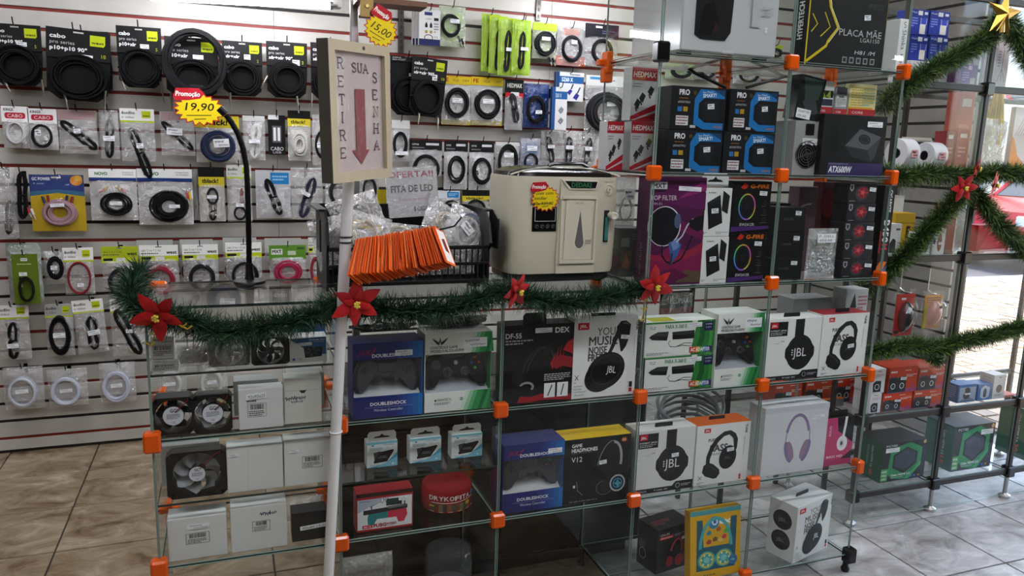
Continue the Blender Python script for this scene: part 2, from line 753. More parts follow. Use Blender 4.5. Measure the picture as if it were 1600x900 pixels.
# wall behind the counter: a slatwall, each slat a piece, the grooves lined with red or black strips
wall_back = struct(G().box(-3.4, WALL_Y + .012, FLOOR_Z - .1, 3.3, WALL_Y + .12, 2.5, '#2a2522').build('wall_back', 'paint'))
GR0, GP = 1.647, 0.0746
zs = [GR0 + GP * k for k in range(8, -24, -1)]
slat_me = None
for k, z in enumerate(zs):
    zt, zb = z - 0.0065, z - GP + 0.0065
    if zb < -0.045:
        zb = -0.045
    if zt - zb < 0.01:
        continue
    joints = [-3.35, -1.9, -0.02 if z > .2 else .3, 1.25, 3.3]
    for a, b in zip(joints[:-1], joints[1:]):
        g = G().box(a + .0006, WALL_Y, zb, b - .0006, WALL_Y + .0125, zt, '#ccc', bev=0.0012)
        g.build('slat', 'slat_paint', wall_back)
    red = not (zb > 1.66 and k % 3 == 0) and (z > .68 or k % 3 == 0) and not (.9 < z < 1.06)
    G().box(-3.35, WALL_Y + .006, z - .0062, 3.3, WALL_Y + .0126, z + .0062, '#7e1f12' if red else '#181210').build('groove_strip', 'paint', wall_back)
struct(G().box(-3.35, WALL_Y + .02, FLOOR_Z, 3.3, WALL_Y + .05, -0.045, '#161310').build('baseboard_back', 'paint'))

ceiling = struct(G().box(-3.4, -4.4, 2.5, 4.95, 2.0, 2.62, '#d9d6cf').build('ceiling', 'paint'))
struct(G().box(-3.5, -4.4, FLOOR_Z - .1, -3.38, 2.0, 2.5, '#5a5751').build('wall_left', 'paint'))
struct(G().box(-3.4, -4.5, FLOOR_Z - .1, 3.3, -4.38, 2.5, '#45423e').build('wall_front', 'paint'))

# short slatted wall on the right, ending at the shop's open side
RX, RY = 2.9, 0.84
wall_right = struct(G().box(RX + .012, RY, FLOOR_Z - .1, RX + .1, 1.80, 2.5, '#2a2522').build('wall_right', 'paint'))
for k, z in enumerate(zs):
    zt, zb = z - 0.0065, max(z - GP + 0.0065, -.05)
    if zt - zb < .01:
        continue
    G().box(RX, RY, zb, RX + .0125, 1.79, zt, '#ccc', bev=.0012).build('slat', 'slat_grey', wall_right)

struct(G().box(3.3, -4.4, FLOOR_Z - .1, 3.42, -.9, 2.5, '#4c4945').build('wall_street', 'paint'))  # unseen wall added to keep street brightness out of the glass reflections

# outside: sidewalk in the sun, kerb, road, a house front across the street
walk = struct(G().box(3.3, -6, -.2, 16, 4.42, -.062, '#b09c82').build('ground', 'pavement'))
g = G()
q = random.Random(3)
for i in range(58):
    for j in range(48):
        x, y = 3.34 + i * .11, .3 + j * .086
        if y > 4.3 or x > 3.34 + 40 * .11 and y < 1.5:
            continue
        c = q.choice(('#b39d80', '#a08a70', '#c4b092', '#bca488', '#96836d', '#cbb89c'))
        g.box(x, y, -.07, x + .098 + q.uniform(-.006, .006), y + .075, -.056 + q.uniform(-.003, .003), c)
st = g.build('cobble', 'paint', walk)
st['kind'] = 'stuff'
struct(G().box(3.3, 4.42, -.2, 16, 4.58, -.045, '#d4d0c8', bev=.01).build('trim_2', 'paint'))
struct(G().box(-6, 4.58, -.22, 18, 12, -.16, '#55565a').build('ground_2', 'paint'))
hw = struct(G().box(-4, 11.5, -.2, 22, 11.8, 6, '#cfcac0').build('wall_far', 'paint'))
for x in (9, 12, 15, 18):
    g = G().box(x, 11.46, .9, x + 1.5, 11.5, 2.2, '#5a6168')
    g.build('window_pane', 'gloss', hw)
    g = G()
    for a in (x - .06, x + .72, x + 1.5):
        g.box(a, 11.42, .84, a + .06, 11.5, 2.26, '#e6e4de')
    g.box(x - .06, 11.42, .84, x + 1.56, 11.5, .9, '#e6e4de').box(x - .06, 11.42, 2.2, x + 1.56, 11.5, 2.26, '#e6e4de')
    g.build('window_frame', 'paint', hw)

# white post of the shop's open front
po = G().box(-.05, -.05, 0, .05, .05, 2.56, '#dcd8d0', bev=.008).build('awning_post', 'paint')
po.location = (3.7, 1.95, -.06)
tag(po, 'white square post standing at the shop front by the sunny pavement', 'post')

# a parked red car
car = thing('car', 'red parked car across the sunny pavement', 'car', (11.4, 5.75, -.16), (0, 0, 0))
prof = [(-2.05, .28), (-2.1, .55), (-1.95, .78), (-1.0, .95), (-.95, .97), (1.75, .98), (2.0, .9), (2.08, .5), (2.0, .28)]
G().prism(prof, -.82, .82, '#b3121c').build('body', 'gloss', car)
G().prism([(-1.05, .95), (-.35, 1.42), (1.05, 1.45), (1.75, .98)], -.7, .7, '#20262b').build('window', 'gloss', car)
G().prism([(-.42, 1.40), (-.35, 1.45), (1.02, 1.485), (1.12, 1.43)], -.72, .72, '#b3121c').build('roof', 'gloss', car)
for sy in (-.71, .71):
    G().tube([(-1.06, sy, .94), (-.38, sy * .98, 1.43)], .03, 6, c='#b3121c').build('pillar', 'gloss', car)
    G().tube([(.35, sy, .97), (.32, sy * .98, 1.46)], .035, 6, c='#b3121c').build('pillar', 'gloss', car)
for wx in (-1.35, 1.35):
    for sy in (-.78, .78):
        w = G().lathe([(.02, -.1), (.3, -.1), (.32, -.05), (.32, .05), (.3, .1), (.02, .1)], axis='y', n=24, c='#17181a').build('wheel', 'rubber', car, True, loc=(wx, sy, .31))
        G().lathe([(.01, -.11), (.18, -.11), (.2, -.095)], axis='y', n=16, c='#b9bcc0').build('hub_cap', 'metal', w)
G().box(-2.08, -.7, .6, -1.98, -.42, .74, '#e8eef2', bev=.02).build('headlamp', 'gloss', car)
G().box(-2.08, .42, .6, -1.98, .7, .74, '#e8eef2', bev=.02).build('headlamp', 'gloss', car)

# lamps -------------------------------------------------------------
m = plain('tube_light', '#f4f6ff', 0.4, emit=26.0)
m2 = plain('panel_light', '#f6f7ff', 0.4, emit=11.0)


def ceiling_lamp(x, y, z, lx, ly, label):
    t = thing('ceiling_light', label, 'light', (x, y, z), group='ceiling lights over the shop')
    G().box(-lx / 2, -ly / 2, -0.03, lx / 2, ly / 2, 0, '#e8e8e8', bev=.004).build('housing', 'plastic', t)
    G().box(-lx / 2 + .02, -ly / 2 + .02, -0.036, lx / 2 - .02, ly / 2 - .02, -0.03).build('diffuser', 'panel_light', t)


for (x, y, w) in ((-1.3, -1.2, 'before the left part of the counter'), (0.6, -1.2, 'before the middle of the counter'), (2.2, -1.2, 'before the shop window case'), (0.6, -2.9, 'far behind the viewer'), (-1.0, 0.75, 'between the slatwall and the low counter'), (1.2, .75, 'between the slatwall and the tall tower'), (2.5, -.25, 'over the shop entrance')):  # the entrance light is an added lamp that brightens the right floor
    ceiling_lamp(x, y, 2.5, 1.2, .22, 'white ceiling light ' + w)
# ================================================================== the glass cases
def pane(parent, x0, y0, z0, x1, y1, z1, name='glass_pane', edge='glass_edge'):
    """thin sheet of glass with its polished edge as a piece of its own"""
    o = G().box(x0, y0, z0, x1, y1, z1).build(name, 'glass', parent)
    d = [abs(x1 - x0), abs(y1 - y0), abs(z1 - z0)]
    t = d.index(min(d))
    lo, hi = [x0, y0, z0], [x1, y1, z1]
    g = G()
    for a in range(3):
        if a == t:
            continue
        for sd in (0, 1):
            l, h = lo[:], hi[:]
            if sd:
                l[a] = hi[a] - .0006
                h[a] = hi[a] + .0006
            else:
                h[a] = lo[a] + .0006
                l[a] = lo[a] - .0006
            l[t] += .0004
            h[t] -= .0004
            g.box(*l, *h)
    g.build('polished_edge', edge, o)
    return o


def clip(parent, x, y, z, col='#dc560a', sx=.037, sy=.026, sz=.040, name='corner_clip'):
    g = G().box(x - sx / 2, y - sy / 2, z - sz / 2, x + sx / 2, y + sy / 2, z + sz / 2, col, bev=.005)
    return g.build(name, 'gloss', parent)


def cross_clip(parent, x, y, z, col='#e8641a'):
    g = G()
    g.box(x - .009, y - .03, z - .03, x + .009, y + .012, z + .03, col, bev=.003)
    g.box(x - .026, y - .012, z - .009, x + .026, y + .012, z + .009, col, bev=.003)
    g.box(x - .014, y - .022, z - .055, x + .014, y + .006, z - .016, col, bev=.003)
    return g.build('cross_clip', 'gloss', parent)


CASE_D = 0.30
case = thing('glass_display_case', 'modular clear glass display case with orange corner clips, low counter and tall tower', 'display case', (0, 0, 0))
TH = 0.0055
for t in range(-1, 4):
    x0, x1 = t * MW + .003, (t + 1) * MW - .003
    top = 6 if t >= 2 else 3
    for l in range(0, top):
        pane(case, x0, -TH, l * LV + .003, x1, 0, (l + 1) * LV - .003)
    shelves = {-1: (0, 1, 1.5, 2, 2.5, 3), 0: (0, 1, 1.5, 2, 3), 1: (0, 1, 2, 3), 2: (0, 1, 2, 3, 4, 5, 6), 3: (0, 1, 2, 3, 4, 5, 6)}[t]
    for l in shelves:
        pane(case, x0, .002 if l != 3 or t > 1 else -TH, l * LV - TH, x1, CASE_D, l * LV, 'glass_shelf', 'glass_edge_dark')
for t in range(-1, 5):
    for l in range(0, 6 if t >= 2 else 3):
        pane(case, t * MW - TH / 2, .003, l * LV + .003, t * MW + TH / 2, CASE_D, (l + 1) * LV - .003 - TH, 'glass_divider')
for t in range(2, 4):
    for l in range(0, 6):
        if l == 3:
            continue
        pane(case, t * MW + .003, CASE_D + .002, l * LV + .003, (t + 1) * MW - .003, CASE_D + .002 + TH, (l + 1) * LV - .003, 'back_pane')
for t in range(-1, 5):
    for l in range(0, 7 if t >= 2 else 4):
        if (t == 2 and l == 5) or (t == 4 and l == 0):
            clip(case, t * MW, -.004, l * LV, '#141414', .036, .034, .05)
        elif l == 3 and t < 2:
            clip(case, t * MW, -.004, l * LV - .004, '#dc560a', .036, .026, .028)
        elif t == 4:
            clip(case, t * MW, .004, l * LV, '#dc560a', .026, .038, .044)
        elif t == -1:
            clip(case, t * MW, -.002, l * LV, '#dc560a', .036, .03, .046)
        elif l < 6:
            clip(case, t * MW, -.004, l * LV)
        if l == 3 and t < 2:
            clip(case, t * MW, CASE_D - .006, l * LV - .004, '#e8641a', .05, .02, .016)
        elif l > 0:
            cross_clip(case, t * MW, CASE_D, l * LV)
for t in range(-1, 5):
    for y in (0.006, CASE_D - .006):
        G().lathe([(.012, -.06), (.014, -.05), (.009, -.04), (.009, -.006)], (t * MW, y, 0), n=12, c='#222').build('foot', 'rubber', case)

# dark framed display case at the shop front
SHY = 0.25
SX = (1.85, 2.2375, 2.632, 3.03)
sc2 = thing('shop_window_case', 'dark bronze framed glass display case at the shop front', 'display case', (SX[0], SHY, FLOOR_Z))


def rel(x, y, z):
    return (x - SX[0], y - SHY, z - FLOOR_Z)


FB = '#2b2725'
ZB = (.052, .338, .912, 1.497, 1.787)
for i, x in enumerate(SX):
    for y in (0, .33):
        a = rel(x, SHY + y, .05)
        G().box(a[0] - .009, a[1] - .009, a[2], a[0] + .009, a[1] + .009, 1.80 - FLOOR_Z, FB, bev=.002).build('post', 'plastic', sc2)
        G().lathe([(.02, 0), (.022, .012), (.008, .02), (.008, .11)], (a[0], a[1], 0), n=12, c='#b8b8b6').build('foot', 'metal', sc2)
    for z in ZB:
        a = rel(x, SHY, z)
        G().box(a[0] - .019, a[1] - .019, a[2] - .022, a[0] + .019, a[1] + .019, a[2] + .022, '#191716', bev=.004).build('corner_joint', 'gloss', sc2)
for i in range(3):
    for z in ZB:
        for y in (0, .33):
            a, b = rel(SX[i], SHY + y, z), rel(SX[i + 1], SHY + y, z)
            G().box(a[0] + .009, a[1] - .008, a[2] - .011, b[0] - .009, a[1] + .008, a[2] + .011, FB, bev=.002).build('rail', 'plastic', sc2)
    for z in (.052, .338, .912, 1.215, 1.497):
        a, b = rel(SX[i], SHY, z), rel(SX[i + 1], SHY, z)
        pane(sc2, a[0] + .01, .01, a[2] - .002, b[0] - .01, .32, a[2] + .0035, 'glass_shelf', 'glass_edge_dark')
    for za, zb in zip(ZB[:-1], ZB[1:]):
        a, b = rel(SX[i], SHY, za), rel(SX[i + 1], SHY, zb)
        pane(sc2, a[0] + .01, -.003, a[2] + .012, b[0] - .01, .002, b[2] - .012)
    a, b = rel(SX[i], SHY, FLOOR_Z), rel(SX[i + 1], SHY, .052)
    pane(sc2, a[0] + .01, -.003, .012, b[0] - .01, .002, b[2] - .012)

# black drawer cabinet behind the dark modules of the counter
bk = thing('black_cabinet', 'black low cabinet standing behind the middle modules of the glass counter', 'cabinet', (.62, .32, FLOOR_Z))
G().box(-.60, 0, .04, .40, .40, .60, '#0b0b0e', bev=.004).build('cabinet_body', 'gloss', bk)
G().box(-.56, .02, 0, .36, .38, .04, '#070707').build('plinth', 'plastic', bk)
for i in range(2):
    for j in range(2):
        d = G().box(-.595 + i * .5, -.012, .06 + j * .27, -.11 + i * .5, 0, .315 + j * .27, '#0d0d11', bev=.003).build('door', 'gloss', bk)


# ================================================================== cartons
TAGW = '#eef0f2'


def between(X0, X1, Y):
    """keep clear of the glass dividers"""
    if Y > CASE_D:
        return X0, X1
    m = (X0 + X1) / 2
    for t in range(-1, 5):
        d = t * MW
        if m < d < X1 + .0045:
            X1 = d - .0045
        if X0 - .0045 < d < m:
            X0 = d + .0045
    return X0, X1


class Box:
    def __init__(s, name, label, cat, xl, xr, yt, z, Y, D, col, group=None, rz=0.0, bev=.0012, mat='card', H=None, rx=0.0, cname='carton'):
        X0, X1 = between(solveX(xl, Y, z), solveX(xr, Y, z), Y)
        s.W = X1 - X0
        xm = (X0 + X1) / 2
        s.H = H or (solveZ(yt, xm, Y) - z)
        s.D = D
        s.o = thing(name, label, cat, (xm, Y, z + .0004), (rx, 0, rz), group)
        s.F, s.L, s.R, s.T = Art(s.W, s.H), Art(D, s.H), Art(D, s.H), Art(s.W, D)
        s.body = G().box(-s.W / 2, 0, 0, s.W / 2, D, s.H, col, bev=bev).build(cname, mat, s.o)
        s.n = 0
        s.z, s.Y, s.X0, s.X1 = z, Y, X0, X1

    def done(s):
        for a, f, nm in ((s.F, 'front', 'front_print'), (s.L, 'left', 'side_print'), (s.R, 'right', 'side_print'), (s.T, 'top', 'top_print')):
            if a.ops:
                a.emit(G(), f, s.W, s.H, s.D).build(nm, 'card', s.o)
        return s.o

    def sticker(s, x, y, w, h, seed=1, rot=0.0, txt=None):
        """a white price sticker, x y w h in fractions of the front"""
        sticker(s.o, (x - .5) * s.W, -.0016, y * s.H, w * s.W, h * s.H, seed, rot, txt)
        return s

    def tab(s, w=.4, h=.014, x=.5, col='#f2f2f0', y=.3):
        hang_tab(s.o, (x - .5) * s.W, s.D * y, s.H, w * s.W, h, col)
        return s


def sticker(parent, x, y, z, w, h, seed=1, rot=0.0, txt=None, col=TAGW):
    g = G()
    g.box(-w / 2, -.0003, -h / 2, w / 2, .0003, h / 2, col)
    a = Art(w, h)
    if txt:
        for i, q in enumerate(txt.split('|')):
            n = txt.count('|') + 1
            a.text(q, .08, 1 - (i + .82) / n * .96, .5 / n, '#30343c', w=min(.84, .1 * len(q) + .12), shear=.2)
    else:
        a.scrawl(.08, .5, .66, .9, seed=seed, n=6)
        a.scrawl(.3, .1, .92, .45, seed=seed + 9, n=6)
    a.emit(g, 'front', w, h, 0, off=.0005, o=(0, 0, -h / 2))
    g.move(Matrix.Translation((x, y, z)) @ Matrix.Rotation(rot, 4, 'Y'))
    return g.build('price_tag', 'paper', parent)


def hang_tab(parent, x, y, z, w, h, col='#f2f2f0'):
    pts = [(-w / 2, 0), (w / 2, 0), (w / 2, h * .75), (w / 2 - h * .2, h), (-w / 2 + h * .2, h), (-w / 2, h * .75)]
    g = G().prism(pts, -.0005, .0005, col)
    a = Art(w, h)
    a.poly([(.2, .35), (.8, .35), (.72, .5), (.58, .55), (.5, .75), (.42, .55), (.28, .5)], '#1b1b1b')
    a.emit(g, 'front', w, h, 0, off=.0008)
    g.move(Matrix.Translation((x, y, z)))
    return g.build('hang_tab', 'card', parent)


K, WH, RD, GY = '#151517', '#e9e9e6', '#c8202c', '#77797c'


def headphone_side(a, cx, cy, s, c='#1b1b1d', logo=True):
    """one ear cup seen flat on with the band going up (headphones printed on the box)"""
    a.rect(cx - .20 * s / a.w * a.h, cy + .2 * s, cx + .08 * s / a.w * a.h, 1.0 - .02, c)
    k = s * a.h / a.w
    pts = []
    for i in range(28):
        t = 2 * PI * i / 28
        r = .42 * s
        if abs(math.sin(t)) < .25:
            r *= 1.1
        pts.append((cx + r * math.cos(t) * a.h / a.w, cy + r * 1.1 * math.sin(t)))
    a.poly(pts, c)
    a.arc(cx, cy, .36 * s, .40 * s, .012 * s, '#2c2c30')
    if logo:
        a.text('JBL', cx, cy - .11 * s, .22 * s, '#e6e6e6', w=.42 * k, align='c')
        for i in range(3):
            a.rect(cx - .255 * k, cy - .07 * s + i * .06 * s, cx - .215 * k, cy - .04 * s + i * .06 * s, '#e6e6e6')


def jbl_badge(a, x, y, w=.17, h=.085):
    a.rect(x, y, x + w, y + h, RD)
    a.text('JBL', x + w / 2, y + h * .3, h * .42, '#fff', align='c', w=w * .7)


def art_music(b):
    """white box: YOUR MUSIC NOISE FREE"""
    a = b.F
    jbl_badge(a, .06, .86)
    c = '#4c4d50'
    a.text('YOUR', .36, .78, .095, c, w=.37)
    a.text('MUSIC', .24, .66, .105, c, w=.46, bold=.03)
    a.text('NOISE', .24, .555, .085, c, w=.28, bold=.04)
    a.text('FREE', .235, .465, .085, c, w=.22, bold=.05)
    k = a.h / a.w
    # turned-up far cup, yoke and near cup
    a.poly([(.66, .88), (.72, .945), (.80, .95), (.88, .90), (.865, .74), (.82, .63), (.76, .56), (.69, .58), (.69, .75)], '#1b1b1e')
    a.poly([(.86, .90), (.80, .935), (.74, .92), (.78, .905)], '#5e5e63')
    a.poly([(.70, .72), (.66, .60), (.57, .45), (.64, .43), (.74, .55)], '#e2e2de')
    a.poly([(.67, .86), (.56, .60), (.50, .50), (.55, .48), (.63, .62), (.72, .80)], '#26262a')
    a.ell(.52, .33, .27, .22, '#17171a', rot=.55, n=28)
    a.ell(.45, .27, .235, .19, '#0f0f11', rot=.55, n=28)
    a.arc(.53, .345, .22, .17, .01, '#333338', rot=.55)
    a.text('JBL', .60, .30, .085, '#e8e8e8', align='c', w=.15, rot=-.12)
    a.line([(.04, .30), (.10, .24)], .008, '#555')
    a.line([(.10, .30), (.045, .235)], .008, '#555')
    a.greek(.03, .195, .11, .215, 1, '#777')
    for i, q in enumerate(('ACTIVE', 'NOISE', 'CANCELLING')):
        a.text(q, .03, .15 - i * .035, .018, '#555', w=.05 + .014 * len(q))
    a.text('Bluetooth', .05, .04, .02, '#555', w=.14)
    a.text('TUNE', .965, .95, .03, '#333', w=.14, rot=-PI / 2, bold=.05)
    a.greek(.945, .5, .96, .76, 9, '#999')
    a.rect(.90, .10, .95, .17, '#222')
    a.rect(.90, .04, .95, .09, RD)


def art_j8950(b):
    a = b.F
    a.rect(.03, .72, .36, .95, K)
    a.rect(.05, .85, .18, .94, RD)
    a.text('JBL', .115, .872, .035, '#fff', align='c', w=.10)
    a.text('EVEREST J8950', .05, .795, .026, '#eee', w=.29)
    a.greek(.05, .735, .33, .785, 2, '#bbb')
    headphone_side(a, .62, .44, .62)
    a.text('.: 54', .21, .62, .03, '#666', w=.10)
    a.greek(.14, .595, .26, .61, 1, '#999')
    a.poly([(0, 0), (1, 0), (1, .14), (.70, .14), (.64, .075), (0, .075)], '#1f1f22')
    a.text('WIRELESS', .03, .022, .026, '#ddd', w=.18)
    a.text('TF CARD  MP3', .33, .022, .026, '#ddd', w=.24)
    a.arc(.74, .07, .035, .035, .005, '#ddd')
    a.greek(.80, .05, .97, .095, 2, '#bbb')
    l = b.L
    l.text('JB950', .62, .22, .11, '#4a4d50', w=.38, rot=PI / 2, bold=.03)


def art_bass(b):
    a = b.F
    jbl_badge(a, .13, .875, .12, .07)
    c = '#444549'
    a.text('PURE', .22, .72, .05, c, w=.14, bold=.04)
    a.text('BASS', .26, .55, .11, c, w=.32, bold=.05)
    a.text('SOUND', .28, .49, .035, c, w=.17)
    pts = [(.20, .34), (.20, .48), (.26, .64), (.36, .78), (.50, .87), (.62, .88), (.72, .82), (.77, .72), (.76, .56), (.70, .47), (.66, .5), (.70, .62), (.68, .74), (.60, .81), (.50, .79), (.40, .70), (.31, .56), (.27, .43), (.27, .34)]
    a.poly(pts, '#202024')
    a.poly([(.14, .22), (.16, .33), (.24, .38), (.34, .34), (.46, .24), (.47, .17), (.42, .10), (.36, .09), (.20, .15)], '#1a1a1d')
    a.line([(.22, .34), (.34, .28), (.42, .2)], .02, '#3a3a3e')
    a.ell(.60, .43, .16, .20, '#141416', n=26, rot=-.25)
    a.arc(.61, .43, .12, .155, .008, '#333338', rot=-.25)
    a.text('JBL', .60, .40, .05, '#55555a', align='c', w=.14)
    a.line([(.07, .16), (.14, .10)], .008, '#555')
    a.line([(.14, .16), (.075, .095)], .008, '#555')
    a.greek(.06, .02, .2, .06, 2, '#666')
    a.text('TUNE', .90, .95, .035, '#333', w=.14, rot=-PI / 2, bold=.05)
    a.greek(.885, .42, .905, .76, 11, '#888')
    a.rect(.84, .03, .875, .12, RD)


def art_adapter(b, y_tag):
    a = b.F
    a.poly([(.66, 0), (1, 0), (1, 1), (.74, 1), (.70, .6)], '#2f7d3a')
    a.poly([(.72, 0), (.80, 0), (.86, .5), (.84, 1), (.78, 1), (.78, .5)], '#1d5a2c')
    a.poly([(.9, 0), (.95, 0), (.98, .5), (.95, 1), (.91, 1), (.93, .5)], '#49a04f')
    a.rect(0, .95, .66, 1, '#2f7d3a')
    a.text('TLZ', .05, .80, .07, '#222', w=.09, shear=.3)
    a.text('PARA X-360 E', .28, .80, .11, '#2d7b43', w=.30, bold=.03)
    a.poly([(.05, .58), (.17, .72), (.33, .72), (.31, .46), (.10, .50)], '#1c1d20')
    a.poly([(.17, .72), (.33, .72), (.315, .58), (.07, .62)], '#3a3c40')
    a.poly([(.38, .70), (.70, .72), (.70, .48), (.39, .48)], '#17181a')
    a.poly([(.39, .68), (.69, .70), (.69, .62), (.39, .61)], '#2c2d31')
    a.line([(.36, .46), (.33, .38), (.36, .28), (.44, .26), (.56, .36), (.66, .35), (.70, .30), (.64, .26), (.54, .30), (.46, .27)], .018, '#151515')
    for i, c in enumerate(('#c02a2a', '#d8542a', '#e0a82c', '#58a040', '#2f86b8', '#35408c', '#4a2f78')):
        a.rect(.64 + i * .048, .06, .64 + (i + 1) * .048, .23, c)
    a.text('AC ADAPTER', .66, .095, .10, '#f2f2f2', w=.28, bold=.03)
    a.rect(.84, .68, .97, .95, '#232450')
    a.text('SUPER', .905, .86, .035, '#fff', align='c', w=.1)
    a.text('110V', .905, .76, .05, '#cfd0ff', align='c', w=.08)
    a.greek(.03, .05, .35, .13, 2, '#888')
    b.sticker(.70, y_tag, .2, .13, seed=int(y_tag * 100))


def window_box(xl, xr, yt, z, Y, D, label, kind, tag_at, rz=0.0):
    """carton with a clear window: the shell, bands, the window film; the gamepad in it is a thing of its own"""
    X0, X1 = between(solveX(xl, Y, z), solveX(xr, Y, z), Y)
    W = X1 - X0
    xm = (X0 + X1) / 2
    H = solveZ(yt, xm, Y) - z
    blue = kind == 'blue'
    c = '#262c6e' if blue else '#e6e8e2'
    o = thing('controller_box', label, 'box', (xm, Y, z + .0004), (0, 0, rz))
    t = .0015
    hb, ht = (.29 * H, .22 * H) if blue else (.25 * H, .26 * H)
    G().box(-W / 2, D - t, 0, W / 2, D, H, '#3a3d48' if blue else '#c9ccc8').build('back_panel', 'card', o)
    G().box(-W / 2, 0, 0, W / 2, D, t, c).build('bottom_panel', 'card', o)
    G().box(-W / 2, 0, H - t, W / 2, D, H, c).build('top_panel', 'card', o)
    for sx in (-1, 1):
        G().box(sx * W / 2 - (t if sx > 0 else 0), t, t, sx * W / 2 + (t if sx < 0 else 0), D - t, H - t, c if sx < 0 else ('#1f5fa8' if blue else '#3a9a58')).build('side_panel', 'card', o)
    G().box(-W / 2, -.0006, 0, W / 2, t, hb, c, bev=.0005).build('lower_band', 'card', o)
    G().box(-W / 2, -.0006, H - ht, W / 2, t, H, c, bev=.0005).build('upper_band', 'card', o)
    G().box(-W / 2 + .002, .0002, hb, W / 2 - .002, .0012, H - ht).build('window_film', 'clear_plastic', o)
    # sloping tray the gamepad rests on
    G().prism([(.004, t), (D - .004, t), (D - .004, hb + .03), (.01, hb - .004)], -W / 2 + .004, W / 2 - .004, '#d9dadb' if blue else '#b9bdc4', axis='x').build('tray', 'plastic', o)
    a = Art(W, H)
    if blue:
        for i in range(6):
            a.rect(.55 + i * .075, 0, .55 + (i + 1) * .075, hb / H, ('#283075', '#2a3a80', '#2a478e', '#2a559c', '#2862aa', '#266fb6')[i])
            a.rect(.55 + i * .075, 1 - ht / H, .55 + (i + 1) * .075, 1, ('#283075', '#2a3a80', '#2a478e', '#2a559c', '#2862aa', '#266fb6')[i])
        a.text('DOUBLESHOCK', .5, .165, .042, '#e8eaf4', align='c', w=.52, bold=.04)
        a.line([(.16, .14), (.86, .14)], .004, '#8f97d0')
        a.text('Wireless Controller', .5, .085, .034, '#d6daf0', align='c', w=.42)
        a.text('DOUBLESHOCK', .27, .81, .042, '#e8eaf4', w=.52, bold=.04)
        a.text('JSX', .06, .85, .06, '#b02244', w=.18, shear=.3)
        a.line([(.22, .86), (.25, .84), (.32, .93)], .012, '#c02244')
    else:
        for lo, hi, q in ((0, hb / H, 0), (1 - ht / H, 1, .1)):
            for i, (x, cc) in enumerate(((.52, '#cfe3d2'), (.58, '#9cc9a5'), (.64, '#5fae72'), (.70, '#2f8f4f'), (.80, '#1d6b3c'), (.86, '#3a9a58'), (.93, '#257a48'))):
                xe = 1.0
                a.poly([(x + q, lo), (xe, lo), (xe, hi), (min(x + q + .1, 1), hi)], cc)
        a.text('CONTROLE GAME', .08, .81, .032, '#30363a', w=.40, bold=.03)
        a.text('MODELO:ALTO-6500W', .08, .765, .032, '#30363a', w=.50, bold=.03)
        for sx in (-1, 1):
            for i in range(4):
                a.poly([(.22 + sx * .015, .86 + i * .004), (.22 + sx * (.06 + .016 * i), .875 + i * .018), (.22 + sx * (.055 + .02 * i), .895 + i * .018), (.22 + sx * .015, .875 + i * .006)], '#2c3134')
        a.poly([(.19, .855), (.22, .955), (.25, .855), (.235, .855), (.22, .90), (.205, .855)], '#2c3134')
        a.ell(.16, .15, .012, .014, '#2c3134')
        a.text('FEANTECH', .19, .14, .03, '#3c4246', w=.20)
        a.greek(.14, .09, .38, .125, 2, '#8a8f92')
        a.ell(.55, .15, .022, .022, '#4a8a5e')
        a.text('W', .55, .14, .02, '#e8f0ea', align='c')
    a.emit(G(), 'front', W, H, D, off=.0009).build('front_print', 'card', o)
    x, y, w, h = tag_at
    sticker(o, (x - .5) * W, -.0026, y * H, w * W, h * H, seed=int(xl))
    gp = gamepad('grey' if blue else 'black', W * .94, (H - hb - ht) * .95, label)
    tilt = -.28
    gp.location = (xm + .0, Y + D * .42, z + hb + (H - hb - ht) * .48)
    gp.rotation_euler = (tilt, 0, rz)
    return o


